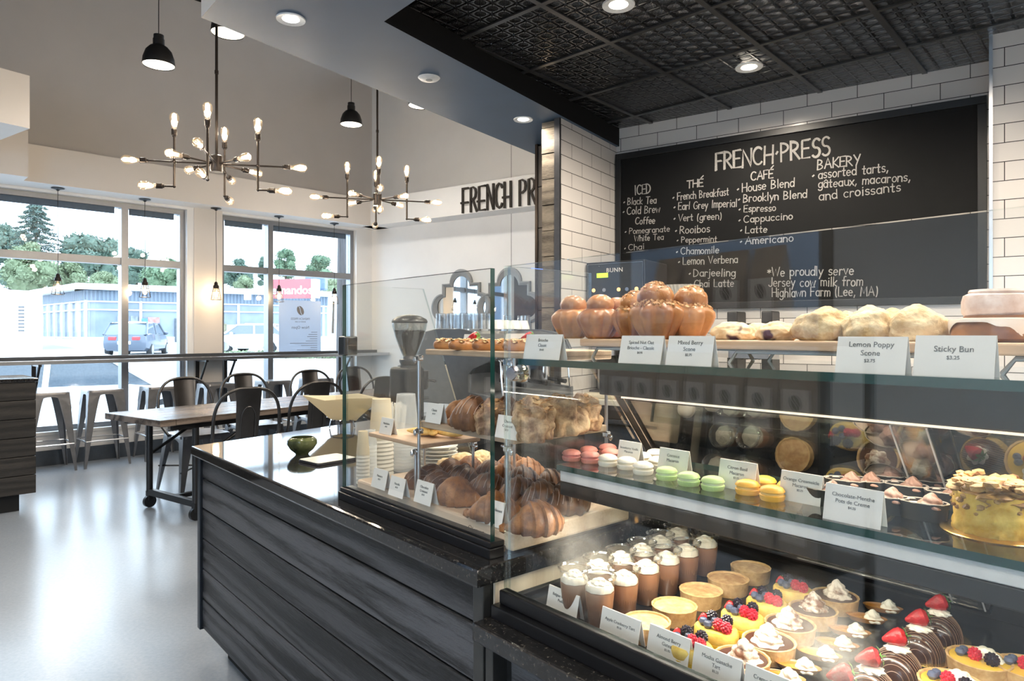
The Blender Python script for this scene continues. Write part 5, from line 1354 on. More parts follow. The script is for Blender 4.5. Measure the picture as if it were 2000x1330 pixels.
MB().prism([(q.x*.8, q.y*1.0) for q in rsq(.085, .016)], .001, .009, bev=.002).build('tablet_body', plain('dark_tablet_edge', (.05, .05, .055), .3, .5), o)
MB().prism([(q.x*.78, q.y*.98) for q in rsq(.084, .015)], .009, .0105).build('tablet_cover', plain('pale_tablet_cover', (.50, .50, .46), .35), o)
# flared cream basket on a wire foot
p = onc(668, 836)
bk = thing('flared_basket', 'flared cream canvas basket on a chrome foot at the counter corner', 'basket', p, RC+R(20))
m = MB(); rings = []
for z, a, c in ((.055, .070, .050), (.075, .085, .060), (.150, .155, .110), (.185, .185, .135), (.192, .190, .140), (.186, .178, .128), (.150, .148, .104), (.080, .080, .056)):
    rings.append([m.bm.verts.new((x*a, y*c, z+.012*math.sin(3*x+2*y))) for x, y in ((-1, -1), (0, -1.04), (1, -1), (1.04, 0), (1, 1), (0, 1.04), (-1, 1), (-1.04, 0))])
for a, c in zip(rings, rings[1:]): m._bridge(a, c)
m.bm.faces.new(rings[0][::-1]); m.bm.faces.new(rings[-1]); m.build('canvas_body', sheer('cream_canvas', (.82, .75, .58), .45), bk, smooth=20)
m = MB(); m.tube([(.075*math.cos(R(15*k)), .055*math.sin(R(15*k)), .052) for k in range(24)], .005, 6, closed=True)
for k in range(4): a = R(45+90*k); m.tube([(.075*math.cos(a), .055*math.sin(a), .052), (.085*math.cos(a), .065*math.sin(a), .003)], .004, 6)
m.build('chrome_foot', M_chrome, bk); bk.scale = (.82, .82, .82)
# stacks of cups
def stack(name, label, cat, px, py, r0, r1, hcup, n, dz, mat, rim):
    """inverted cups: the topmost shows whole, the others only by their rims"""
    p = onc(px, py); t = thing(name, label, cat, p); H = (n-1)*dz
    MB().lathe([(r1, H), (r1*1.0, H+.004), (r0, H+hcup), (r0*.93, H+hcup), (r0*.9, H+hcup-.003), (0, H+hcup-.003)], 36).build('topmost_cup', mat, t)
    for k in range(n-1):
        z = k*dz; MB().lathe([(r1*.985, z), (r1*1.02, z+.002), (r1*1.02, z+.005), (r1*.985, z+.007), (r1*.975, z+dz)], 32).build('cup_rim', rim, t)
    return t
stack('paper_cup_stack', 'tall upside-down stack of cream paper cups behind the case', 'cup stack', 745, 926, .031, .041, .135, 10, .0135, M_paper, plain('paper_rim', (.74, .70, .62), .5))
stack('plastic_cup_stack', 'tall upside-down stack of clear plastic cups right of the paper cups', 'cup stack', 793, 918, .032, .043, .12, 15, .0105, sheer('frosted_plastic', (.84, .86, .87), .5, .66), sheer('frosted_plastic_rim', (.88, .89, .88), .5, .25))
stack('sample_cup_stack', 'slim stack of small cream cups at the left of the case', 'cup stack', 709, 944, .015, .021, .075, 9, .0115, M_paper, MATS['paper_rim'])
stack('sample_cup_stack', 'slim stack of small clear cups between the slim cream stack and the tall paper cups', 'cup stack', 724, 938, .015, .020, .05, 11, .0115, MATS['frosted_plastic'], MATS['frosted_plastic_rim'])
p = onc(856, 926)
for k in range(8):
    o = MB().lathe([(0, 0), (.036, 0), (.038, .003), (.058, .010), (.0665, .0125), (.066, .0145), (.056, .0125), (.036, .0055), (0, .005)], 44).build('saucer', M_porc, loc=p+Vector((0, 0, .0122*k)))
    tag(o, ['lowest', 'second from the bottom', 'third from the bottom', 'fourth from the bottom', 'fourth from the top', 'third from the top', 'second from the top', 'topmost'][k]+' white saucer of the stack behind the croissants', 'saucer', 'white saucers in one stack')
p = atz(772, 893, .90)
sj = thing('straw_holder', 'holder packed with paper-wrapped straws behind the cup stacks', 'straw holder', p)
MB().lathe([(0, 0), (.034, 0), (.036, .12), (.033, .12), (.031, .004), (0, .004)], 24).build('jar', M_darkp, sj)
m = MB(); rr = random.Random(5)
for k in range(44):
    a, r = rr.uniform(0, 6.28), .027*math.sqrt(rr.random()); q = Vector((r*math.cos(a), r*math.sin(a), .006)); m.tube([q, q+Vector((r*.5*math.cos(a)+rr.uniform(-.004, .004), r*.5*math.sin(a), .195+rr.uniform(-.01, .012)))], .0030, 6)
tag(m.build('straws', sheer('white_straw_paper', (.85, .82, .75), .3), sj), kind='stuff')
# coffee grinder
g = thing('coffee_grinder', 'black coffee grinder with a clear hopper of beans beside the espresso machine', 'grinder', atY(800, 650, 3.44)*Vector((1, 1, 0)).length*0+Vector((ray(800)*3.44, 3.44, .90)), R(90-34))
MB().box((-.105, -.085, 0), (.13, .085, .045), .012).build('base', M_darkp, g)
MB().box((-.085, -.068, .04), (.045, .068, .31), .022, 3).build('motor_body', M_black, g)
MB().lathe([(0, .30), (.060, .30), (.060, .315), (.045, .32), (.052, .335), (.052, .345), (.034, .35), (.030, .365)], 28).build('collar', M_gund, g)
MB().lathe([(.030, .355), (.040, .375), (.074, .46), (.087, .515), (.088, .53), (.085, .53), (.084, .515), (.071, .46), (.037, .377), (.028, .36)], 36).build('hopper', glass('smoky_hopper', (.80, .80, .78), .10), g)
bn = MB(); bn.lathe([(0, .362), (.028, .362), (.036, .378), (.069, .46), (.077, .487), (.05, .492), (0, .488)], 36, wob=lambda a, k: 1+.01*math.sin(9*a)); rr = random.Random(8)
for k in range(120): a, r = rr.uniform(0, 6.28), .074*math.sqrt(rr.random()); bn.ball((r*math.cos(a), r*math.sin(a), .49), .0048, 1, (1.4, 1, .8))
tag(bn.build('beans', plain('roasted_beans', (.032, .020, .014), .35, var=.4, scale=90), g), kind='stuff')
MB().lathe([(.089, .53), (.091, .536), (.086, .548), (.055, .565), (.02, .572), (0, .573)], 36).build('hopper_lid', M_darkp, g)
d = MB(); d.lathe([(0, .19), (.040, .19), (.046, .20), (.046, .285), (0, .29)], 24, TM((.075, 0, 0))); d.build('doser', M_darkp, g)
d = MB(); d.box((.05, -.012, .135), (.135, .012, .150), .003); d.tube([(.075, -.04, .24), (.075, -.11, .235)], .006, 8); d.box((.04, -.05, .05), (.125, .05, .056), .002); d.build('portafilter_fork', M_chrome, g)
# espresso machine, its long side along the return of the counter
em = thing('espresso_machine', 'large grey espresso machine with cups warming on top, under the mirrors', 'espresso machine', Vector((-.06, 3.99, .90)), R(90-34))
PX = Matrix(((0, 0, 1, 0), (1, 0, 0, 0), (0, 1, 0, 0), (0, 0, 0, 1)))       # profile in y-z, pulled along x
prof = [(-.24, .10), (.27, .10), (.29, .14), (.29, .33), (.265, .42), (.22, .475), (.14, .492), (-.02, .490), (-.12, .475), (-.20, .43), (-.235, .36), (-.20, .33), (-.10, .30), (-.06, .26), (-.06, .15), (-.24, .14)]
MB().prism(prof, -.40, .40, PX, bev=.006).build('body', M_greyp, em)
cap = [(-.245, .095), (.28, .095), (.30, .14), (.30, .34), (.272, .43), (.225, .487), (.14, .504), (-.02, .502), (-.125, .486), (-.21, .437), (-.248, .36), (-.21, .325), (-.11, .295), (-.075, .26), (-.075, .16), (-.245, .15)]
for x in (-.425, .40): MB().prism(cap, x, x+.025, PX, bev=.005).build('side_panel', M_greyp, em)
MB().box((-.40, -.26, .085), (.40, -.02, .105), .004).build('drip_tray', M_steel, em)
for x in (-.2, .02, .24):
    q = MB(); q.lathe([(0, .20), (.032, .20), (.036, .215), (.036, .265), (.03, .30), (0, .30)], 20, TM((x, -.145, 0))); gh = q.build('group_head', M_chrome, em)
    q = MB(); q.tube([(x, -.17, .207), (x-.01, -.30, .195)], [.011, .014], 8); q.build('portafilter_handle', M_black, gh)
for x in (-.36, .36): MB().tube([(x, -.20, .36), (x, -.24, .33), (x+.01, -.25, .15)], .006, 8).build('steam_wand', M_chrome, em)
for x in (-.34, .34):
    for y in (-.18, .22): MB().cyl((x, y, 0), (x, y, .10), .02, n=12).build('foot', M_steel, em)
dp = MB().box((-.05, -.246, .375), (.06, -.236, .405)).build('display', emit('blue_display', (.12, .25, 1), 2.0), em)
def on_em(x, y, z=.50): return em.location+Matrix.Rotation(em.rotation_euler.z, 3, 'Z') @ Vector((x, y, z))
PR['mug'] = tag(MB().lathe([(0, .052), (.022, .052), (.026, .050), (.038, .012), (.040, 0), (.038, 0), (.024, .046), (0, .048)], 28).build('porcelain_cup', M_porc), 'cup', 'cup')
PR['tum'] = tag(MB().lathe([(.030, 0), (.026, .085), (.024, .087), (0, .087), (0, .080), (.022, .078), (.027, 0)], 20, wob=lambda a, k: 1+.03*math.cos(10*a)).build('glass_tumbler', glass('tumbler_glass', (.90, .91, .92), .16)), 'tumbler', 'glass')
k = 0
for x in (-.33, -.26, -.19):
    for y in (-.05, .03, .11, .19):
        put('tum', on_em(x, y, .502), .3*k, 'upside-down glass tumbler warming on the left part of the espresso machine', 'glass tumblers on the espresso machine'); k += 1
for x in (-.10, -.01, .08, .17):
    for y in (-.04, .06, .16):
        put('mug', on_em(x, y, .502), .2*k, 'upside-down white cup warming on the middle of the espresso machine', 'white cups on the espresso machine'); k += 1
for (x, y, lb) in [(.26, .0, 'glass tumbler nearest us at the right end of the espresso machine top'), (.335, .08, 'glass tumbler behind at the right end of the espresso machine top'), (.26, .14, 'glass tumbler beside the white cups at the right end of the machine top')]:
    put('tum', on_em(x, y, .502), .5, lb, None)
    
# ---- quatrefoil mirrors on the sign wall
M_mirror = plain('mirror_silver', (.86, .88, .89), .02, 1.0, var=0)
M_mframe = plain('grey_mirror_frame', (.30, .31, .32), .5, var=.05)
def quatre(a, r):
    pts = []
    for k in range(4):
        q = R(90*k); c, s = math.cos(q), math.sin(q)
        seg = [(a, -a)]+[(a+r*math.sin(R(180)*j/16), -r*math.cos(R(180)*j/16)) for j in range(17)]
        pts += [(c*x-s*y, s*x+c*y) for x, y in seg]
    return pts
mt = thing('quatrefoil_mirror', 'grey framed mirror of two interlaced quatrefoils on the sign wall above the espresso machine', 'mirror', (0, 0, 0), RW)
for px in (902, 996):
    d = DF-.004; r_ = ray(px); Y = d/(Wn.x*r_+Wn.y); x_ = (r_*Y)*Wx.x+Y*Wx.y; z_ = EYE-(600-HOR)*Y/F
    M = TM((x_, d, z_), rx=R(90)); o, i = quatre(.315, .185), quatre(.268, .138)
    m = MB()
    L = [[m.bm.verts.new(M @ Vector((p[0], p[1], z))) for p in q] for q, z in ((o, 0), (o, .03), (quatre(.300, .170), .042), (quatre(.285, .155), .030), (i, .022), (i, 0))]
    for p, q in zip(L, L[1:]+L[:1]): m._bridge(p, q)
    f_ = m.build('mirror_frame', M_mframe, mt, smooth=30)
    MB().prism(i, .006, .012 if px == 902 else .0125, M).build('mirror_glass', M_mirror, f_)

# ---- the sign on the band
SG = {'F': [[(0, 0), (0, 1)], [(0, 1), (.42, 1)], [(-.10, .40), (.40, .40)]], 'R': [[(0, 0), (0, 1), (.22, 1), (.36, .93), (.40, .78), (.36, .60), (.22, .50), (0, .50)], [(.16, .50), (.46, 0)]],
      'E': [[(.44, 1), (0, 1), (0, 0), (.44, 0)], [(-.10, .38), (.40, .38)]], 'N': [[(0, 0), (0, 1)], [(0, 1), (.46, 0)], [(.46, 0), (.46, 1)]],
      'C': [[(.46, .84), (.40, .95), (.26, 1), (.10, .92), (0, .70), (0, .30), (.10, .08), (.26, 0), (.40, .05), (.46, .16)]], 'H': [[(0, 0), (0, 1)], [(.46, 0), (.46, 1)], [(-.10, .40), (.46, .40)]],
      'P': [[(0, 0), (0, 1), (.22, 1), (.38, .93), (.42, .76), (.38, .58), (.22, .50), (0, .50)]], 'S': [[(.42, .84), (.34, .96), (.20, 1), (.06, .92), (.02, .78), (.10, .62), (.32, .42), (.40, .26), (.34, .08), (.20, 0), (.06, .04), (0, .16)]]}
dS = DF-.30
def onband(px, py): r_ = ray(px); Y = dS/(Wn.x*r_+Wn.y); return Vector((r_*Y, Y, EYE-(py-HOR)*Y/F))
pa, pb = onband(906, 417), onband(1045, 404)
sx0, sx1 = pa.dot(Wx), pb.dot(Wx); unit = (onband(1000, 360).z-onband(1000, 408).z)
sg = thing('wall_sign_lettering', 'dark raised sign letters spelling the cafe name on the white band', 'sign', BW(sx0, dS, pa.z+.01), RW)
txt = 'FRENCH PRESS'; adv = (sx1-sx0)/8.3
x = 0
M_letter = plain('dark_bronze_letters', (.045, .038, .032), .4, .6)
for ch in txt:
    if ch != ' ':
        m = MB()
        for st in SG[ch]: m.ribbon([(p[0]*adv*1.55, p[1]*unit) for p in st], .025, .022, TM((x, -.012, 0), rx=R(90)))
        m.build('letter', M_letter, sg)
    x += adv*(1.0 if ch != ' ' else .72)

# ---- back counter under the menu board
bc = thing('back_counter', 'dark refrigerated back counter with a pale top below the menu board', 'counter', (0, 0, 0), RW)
MB().box((XL+.02, 4.11, .895), (XR-.01, DB-.005, .93), .004).build('counter_top', plain('pale_counter_top', (.62, .58, .50), .35), bc)
MB().box((XL+.03, 4.15, .10), (XR-.02, DB-.01, .895)).build('carcass', plain('slate_fridge_body', (.035, .042, .055), .35), bc)
for a, b in ((XL+.04, -1.55), (-1.54, -.80), (-.79, XR-.03)):
    d = MB().box((a, 4.135, .14), (b, 4.15, .80), .004).build('fridge_door', plain('slate_fridge_door', (.045, .058, .078), .3, .2), bc)
    MB().box((a+.1, 4.12, .76), (b-.1, 4.135, .775), .003).build('door_handle', M_black, d)
MB().box((XL+.03, 4.138, .81), (XR-.02, 4.152, .893)).build('fridge_grille', M_darkp, bc)
r_ = ray(1440); Y = 4.13/(Wn.x*r_+Wn.y); bx_ = (r_*Y)*Wx.x+Y*Wx.y
pl_ = MB().box((bx_-.085, 4.130, .828), (bx_+.085, 4.138, .862), .001).build('maker_plate', M_steel, bc)
text_mesh('BEVERAGE-AIR', .021, M_black, bc, TM((bx_+.012, 4.1295, .838), rx=R(90)), 'plate_lettering', .0004, bold=.0004)
MB().box((bx_-.20, 4.130, .825), (bx_-.14, 4.138, .868), .001).build('spec_label', M_card, bc)
def bw_at(px, d): r_ = ray(px); Y = d/(Wn.x*r_+Wn.y); return Vector((r_*Y, Y, 0))
def onbc(px, d): p = bw_at(px, d); p.z = .93; return p
# twin coffee brewer
br = thing('coffee_brewer', 'tall black twin coffee brewer with a green display in the tiled corner', 'coffee brewer', BW(-2.012, 4.42, .93), RW)
MB().box((-.21, -.16, 0), (.21, .22, .05), .006).build('base', M_darkp, br); MB().box((-.21, .08, .05), (.21, .22, .62), .004).build('back_column', M_darkp, br)
hd_ = MB().box((-.22, -.18, .60), (.22, .22, .94), .008).build('brew_head', M_darkp, br)
MB().box((-.205, -.184, .625), (.205, -.179, .925), .002).build('control_panel', plain('brewer_panel', (.050, .054, .060), .3), br)
MB().tube([(-.205, -.186, .925), (.205, -.186, .925), (.205, -.186, .625), (-.205, -.186, .625)], .0025, 5, closed=True).build('panel_border', M_steel, br)
text_mesh('BUNN', .042, M_card, br, TM((.0, -.1865, .865), rx=R(90)), 'maker_lettering', .0005, spacing=1.1)
MB().box((-.135, -.187, .83), (-.05, -.184, .862), .001).build('green_display', emit('green_display', (.42, .75, .05), 1.1), br)
for x in (-.16, -.08, .03, .09, .16): MB().cyl((x, -.186, .745), (x, -.180, .745), .013, n=14).build('button', emit('amber_button', (1, .52, .16), 1.6) if x in (-.16, .03, .16) else M_steel, br)
for x in (-.11, .11):
    MB().lathe([(.03, .44), (.075, .54), (.085, .60), (.07, .60), (0, .60)], 28, TM((x, -.06, 0))).build('brew_funnel', M_black, br)
    MB().lathe([(0, .05), (.07, .05), (.075, .06), (.075, .34), (.06, .38), (.03, .40), (0, .40)], 28, TM((x, -.06, 0))).build('thermal_server', M_steel, br)
# fluted filters on a grinder
gs = thing('filter_stand', 'black stand with a chrome column holding the coffee filters', 'stand', onbc(1327, 4.45), RW)
MB().box((-.10, -.10, 0), (.10, .12, .45), .01).build('grinder_body', M_darkp, gs); MB().cyl((0, 0, .45), (0, 0, .655), .035, n=20).build('column', M_steel, gs)
MB().lathe([(0, .655), (.060, .655), (.062, .662), (.022, .668), (.018, .688), (0, .69)], 24).build('cap', M_black, gs)
fl = thing('coffee_filters', 'nest of fluted white paper coffee filters standing above the brioches', 'coffee filters', gs.location+Vector((0, 0, .668)), RW)
MB().grid(lambda u, v: Vector(((.062+.078*u)*(1+.035*math.cos(34*6.2832*v)*(.4+.6*u))*math.cos(6.2832*v), (.062+.078*u)*(1+.035*math.cos(34*6.2832*v)*(.4+.6*u))*math.sin(6.2832*v), .004+.098*u)), 8, 272, closev=True).build('fluted_paper', plain('filter_paper', (.80, .76, .68), .7), fl)
# bulk grinder
bg = thing('bulk_grinder', 'low black and steel grinder on the back counter, right of the coffee filters', 'grinder', onbc(1472, 4.43), RW)
MB().box((-.125, -.13, 0), (.125, .14, .46), .01).build('body', M_steel, bg); MB().box((-.14, -.15, .46), (.14, .15, .485), .003).build('top_plate', M_darkp, bg)
m = MB()
for x in (-.105, .105): m.box((x-.032, -.11, .485), (x+.032, .10, .585), .008)
for k in range(5): m.box((-.06+.025*k, -.06, .485), (-.045+.025*k, .05, .51), .003)
m.build('hopper_knobs', M_black, bg)
MB().box((-.085, -.134, .36), (.085, -.129, .45), .002).build('label_plate', M_darkp, bg); text_mesh('BUNN', .026, M_card, bg, TM((-.03, -.1345, .405), rx=R(90)), 'maker_lettering', .0004); MB().box((.02, -.1355, .385), (.06, -.1335, .44), .001).build('label_picture', M_steel, bg)
for (px, d, w, dp_, h, lb, c) in [(1180, 4.25, .26, .16, .035, 'folded cream cloths on the back counter left of the slanted door frame', 'cloth'), (1345, 4.28, .30, .20, .02, 'flat pale tray lying on the back counter', 'tray')]:
    o = MB().box((-w/2, -dp_/2, 0), (w/2, dp_/2, h), min(h*.45, .012), 3).build('folded_cloth' if c == 'cloth' else 'flat_tray', M_paper, loc=onbc(px, d), rotz=RW+.1); tag(o, lb, c)
PR['jar'] = tag(MB().lathe([(0, 0), (.045, 0), (.048, .006), (.048, .085), (.040, .095), (.040, .105), (0, .105)], 24).build('steel_pitcher', M_steel), 'pitcher', 'pitcher')
for px, lb in [(1265, 'steel pitcher on the back counter behind the slanted door frame'), (1395, 'steel pitcher on the back counter right of the pale tray'), (1450, 'steel pitcher on the back counter above the maker plate')]: put('jar', onbc(px, 4.30), 0, lb, 'steel pitchers on the back counter')
# ---- menu board
BD = DB-.022
mbd = thing('menu_board', 'large black chalkboard menu on the white tiled wall', 'menu board', (0, 0, 0), RW)
BX0, BX1, BZ0, BZ1 = XL+.008, XR-.014, 1.547, 2.735
def slate():
    t = NT('chalkboard_slate'); v = t.mapping(); f = t.noise(v, 2.2, 4, .6, .5); g = t.noise(v, 55, 2, .7)
    c = t.ramp(f, [(.3, (.0045, .0045, .0045)), (.72, (.008, .008, .008))]); c = t.mix(t.ramp(g, [(.70, (0, 0, 0)), (.78, (1, 1, 1))]), c, (.025, .025, .025)); t.base(c, .65, 0, .2); return t.m
MB().box((BX0+.04, BD, BZ0+.04), (BX1-.04, DB-.001, BZ1-.04)).build('slate_panel', slate(), mbd)
m = MB()
for a, b, c, d in ((BX0, BX1, BZ1-.045, BZ1), (BX0, BX1, BZ0, BZ0+.045), (BX0, BX0+.045, BZ0+.045, BZ1-.045), (BX1-.045, BX1, BZ0+.045, BZ1-.045)): m.box((a, BD-.012, c), (b, DB-.001, d), .003)
m.build('frame', plain('black_board_frame', (.008, .008, .008), .4), mbd)
# ================================================================ hand-chalked lettering: one pen stroke per line
def A(cx, cy, rx, ry, a0, a1, n=9): return [(cx+rx*math.cos(R(a0+(a1-a0)*k/n)), cy+ry*math.sin(R(a0+(a1-a0)*k/n))) for k in range(n+1)]
X = .60
G = {
 'A': (.62, [[(0, 0), (.30, 1), (.60, 0)], [(.12, .36), (.50, .36)]]), 'B': (.52, [[(0, 0), (0, 1)], A(.02, .75, .36, .25, 90, -90), A(.02, .25, .44, .25, 90, -90)]),
 'C': (.58, [A(.32, .5, .32, .5, 50, 310, 14)]), 'D': (.56, [[(0, 0), (0, 1)], A(.02, .5, .50, .5, 90, -90, 14)]), 'E': (.46, [[(.44, 1), (0, 1), (0, 0), (.44, 0)], [(0, .52), (.36, .52)]]),
 'F': (.44, [[(.44, 1), (0, 1), (0, 0)], [(0, .52), (.34, .52)]]), 'G': (.62, [A(.32, .5, .32, .5, 50, 350, 14)+[(.40, .42)]]), 'H': (.54, [[(0, 0), (0, 1)], [(.52, 0), (.52, 1)], [(0, .5), (.52, .5)]]),
 'I': (.16, [[(.08, 0), (.08, 1)]]), 'J': (.44, [[(.38, 1), (.38, .2)]+A(.2, .2, .18, .2, 0, -170, 7)]), 'K': (.52, [[(0, 0), (0, 1)], [(.48, 1), (.02, .46), (.50, 0)]]), 'L': (.44, [[(0, 1), (0, 0), (.42, 0)]]),
 'M': (.70, [[(0, 0), (.06, 1), (.34, .25), (.62, 1), (.68, 0)]]), 'N': (.56, [[(0, 0), (0, 1), (.54, 0), (.54, 1)]]), 'P': (.48, [[(0, 0), (0, 1)], A(.02, .74, .42, .26, 90, -90)]),
 'R': (.52, [[(0, 0), (0, 1)], A(.02, .74, .40, .26, 90, -90), [(.14, .48), (.50, 0)]]), 'S': (.46, [A(.24, .75, .21, .25, 40, 250, 9)+A(.23, .25, .22, .26, 80, -140, 9)]),
 'T': (.56, [[(0, 1), (.56, 1)], [(.28, 1), (.28, 0)]]), 'V': (.56, [[(0, 1), (.28, 0), (.56, 1)]]), 'W': (.80, [[(0, 1), (.2, 0), (.4, .8), (.6, 0), (.8, 1)]]), 'Y': (.54, [[(0, 1), (.27, .48)], [(.54, 1), (.20, 0)]]),
 'a': (.44, [A(.21, .3, .20, .30, 30, 330, 12), [(.41, X), (.41, 0)]]), 'b': (.44, [[(.02, 1), (.02, 0)], A(.22, .3, .20, .30, 150, -150, 12)]), 'c': (.40, [A(.22, .3, .21, .30, 50, 310, 10)]),
 'd': (.44, [A(.21, .3, .20, .30, 30, 330, 12), [(.42, 1), (.42, 0)]]), 'e': (.42, [[(.02, .32), (.40, .32)]+A(.21, .3, .20, .30, 10, 310, 11)]), 'f': (.32, [A(.26, .82, .14, .18, 60, 180, 6)+[(.12, 0)], [(0, .56), (.28, .56)]]),
 'g': (.44, [A(.21, .3, .20, .30, 30, 330, 12), [(.42, X), (.42, -.15)]+A(.22, -.15, .20, .20, 0, -150, 7)]), 'h': (.42, [[(.02, 1), (.02, 0)], A(.21, .36, .19, .24, 165, 0, 8)+[(.40, 0)]]), 'i': (.14, [[(.07, X), (.07, 0)], [(.06, .84), (.08, .88)]]),
 'j': (.18, [[(.12, X), (.12, -.18)]+A(.02, -.18, .10, .16, 0, -130, 5), [(.11, .84), (.13, .88)]]), 'k': (.40, [[(.02, 1), (.02, 0)], [(.36, X), (.04, .24), (.38, 0)]]), 'l': (.14, [[(.07, 1), (.07, 0)]]), 'm': (.62, [[(.02, X), (.02, 0)], A(.17, .38, .15, .22, 165, 0, 7)+[(.32, 0)], A(.46, .38, .14, .22, 165, 0, 7)+[(.60, 0)]]),
 'n': (.42, [[(.02, X), (.02, 0)], A(.21, .36, .19, .24, 165, 0, 8)+[(.40, 0)]]), 'o': (.42, [A(.21, .3, .20, .30, 90, 450, 14)]), 'p': (.44, [[(.02, X), (.02, -.36)], A(.22, .3, .20, .30, 150, -150, 12)]),
 'r': (.30, [[(.02, X), (.02, 0)], A(.18, .38, .16, .22, 165, 50, 5)]), 's': (.34, [A(.18, .45, .15, .15, 40, 250, 8)+A(.17, .15, .16, .15, 80, -140, 8)]), 't': (.32, [[(.14, .9), (.14, .1)]+A(.22, .1, .08, .1, 180, 320, 4), [(0, .60), (.28, .60)]]),
 'u': (.42, [[(.02, X), (.02, .22)]+A(.21, .22, .19, .22, 180, 340, 7), [(.40, X), (.40, 0)]]), 'v': (.40, [[(0, X), (.20, 0), (.40, X)]]), 'w': (.56, [[(0, X), (.14, 0), (.28, .5), (.42, 0), (.56, X)]]), 'x': (.38, [[(0, X), (.38, 0)], [(.38, X), (0, 0)]]),
 'y': (.40, [[(0, X), (.20, .05)], [(.40, X), (.08, -.36)]]), '(': (.22, [A(.24, .4, .2, .62, 120, 240, 8)]), ')': (.22, [A(-.02, .4, .2, .62, 60, -60, 8)]), ',': (.16, [[(.10, .08), (.03, -.16)]]), '.': (.14, [[(.05, .0), (.07, .04)]]),
 '\u00b7': (.26, [[(.10, .44), (.16, .52)]]), '*': (.34, [[(.16, .75), (.16, .35)], [(0, .65), (.32, .45)], [(.32, .65), (0, .45)]]), '\u00c9': (.46, [[(.44, 1), (0, 1), (0, 0), (.44, 0)], [(0, .52), (.36, .52)], [(.22, 1.16), (.46, 1.44)]]),
 '\u00e2': (.44, [A(.21, .3, .20, .30, 30, 330, 12), [(.41, X), (.41, 0)], [(.06, .76), (.22, .94), (.38, .76)]]), ' ': (.32, []), '-': (.3, [[(.02, .34), (.28, .34)]])}
def chalk():
    t = NT('white_chalk'); v = t.mapping(); f = t.noise(v, 420, 3, .8)
    t.base(t.ramp(f, [(.32, (.12, .118, .112)), (.60, (.52, .50, .47))]), .9, 0, .1); return t.m
M_chalk = chalk()
def bpx(px, py): r_ = ray(px); Y = BD/(Wn.x*r_+Wn.y); return Vector(((r_*Y)*Wx.x+Y*Wx.y, EYE-(py-HOR)*Y/F))
RCH = random.Random(21)
def chalkline(mb, txt, pl_, pr_, cap, pen=.0055, bullet=False, gap=.13):
    a, b = bpx(*pl_), bpx(*pr_); h = bpx(pl_[0], pl_[1]-cap).y-a.y
    W = sum(G[c][0]+gap for c in txt)-gap; d = b-a; L = d.length; d.normalize(); n = Vector((-d.y, d.x)); sx = L/W
    x = 0
    for ch in txt:
        w, sts = G[ch]; jx, jy, sl = RCH.uniform(-.015, .015), RCH.uniform(-.04, .04), RCH.uniform(-.05, .08)
        for st in sts:
            pts = []
            for (u, v) in st:
                q = a+d*(x+u+jx+sl*v*.5)*sx+n*(v+jy)*h; pts.append(q)
            mb.ribbon(pts, pen*RCH.uniform(.85, 1.15), .0012, TM((0, BD-.0002, 0), rx=R(90)))
        x += w+gap
    if bullet: q = a-d*.032+n*h*.35; mb.ribbon([q, q+Vector((.005, .004))], pen*1.5, .0012, TM((0, BD-.0002, 0), rx=R(90)))
def block(name, lines):
    for l in lines:
        m = MB(); chalkline(m, *l); m.build(name, M_chalk, mbd, smooth=0)
block('chalk_title_lettering', [('FRENCH\u00b7PRESS', (1398, 333), (1621, 302), 33, .0125), ('FRENCH\u00b7PRESS', (1400, 332), (1620, 301), 31, .006)])
block('chalk_lettering', [('ICED', (1240, 381), (1271, 377), 18, .0075), ('Black Tea', (1226, 400), (1282, 397), 13, .0055, True), ('Cold Brew', (1225, 419), (1289, 414.5), 14, .0055, True), ('Coffee', (1241, 438), (1279, 437), 13), ('Pomegranate', (1229, 457), (1308, 452), 11, .0045, True), ('White Tea', (1239, 471), (1296, 468), 11, .0045), ('Chai', (1228, 489), (1258, 486), 11, .0045, True)])
block('chalk_lettering', [('TH\u00c9', (1342, 367), (1373, 364), 14, .0075), ('French Breakfast', (1323, 391), (1423, 381), 14, .0055, True), ('Earl Grey Imperial', (1325, 410), (1439, 403), 14, .0055, True), ('Vert (green)', (1325, 432), (1409, 428), 13, .0055, True), ('Rooibos', (1328, 456), (1386, 453), 14, .0055, True), ('Peppermint', (1331, 474), (1400, 472), 11, .0045, True), ('Chamomile', (1330, 497), (1404, 494), 13, .0055, True), ('Lemon Verbena', (1334, 517), (1441, 513), 14, .0055, True), ('Darjeeling', (1355, 540), (1436, 539), 14, .0055, True), ('Chai Latte', (1356, 561), (1433, 560), 14, .0055, True)])
block('chalk_lettering', [('CAF\u00c9', (1467, 352), (1510, 347), 16, .0075), ('House Blend', (1450, 375), (1551, 364), 16, .006, True), ('Brooklyn Blend', (1452, 395), (1576, 386), 15, .006, True), ('Espresso', (1453, 414), (1515, 412), 13, .0055, True), ('Cappuccino', (1453, 435), (1548, 428), 13, .0055, True), ('Latte', (1456, 455), (1498, 454), 13, .0055, True), ('Americano', (1456, 477), (1549, 471), 14, .006, True)])
block('chalk_lettering', [('BAKERY', (1597, 331), (1680, 321), 19, .0075), ('assorted tarts,', (1598, 349), (1735, 335), 17, .006, True), ('g\u00e2teaux, macarons,', (1598, 367), (1778, 353), 16, .006), ('and croissants', (1600, 391), (1759, 373), 17, .006)])
block('chalk_note_lettering', [('*We proudly serve', (1499, 540), (1667, 536), 17, .0055), ('Jersey cow milk from', (1501, 560), (1685, 558), 17, .0055), ('Highlawn Farm (Lee, MA)', (1508, 580), (1714, 577), 17, .0055)])
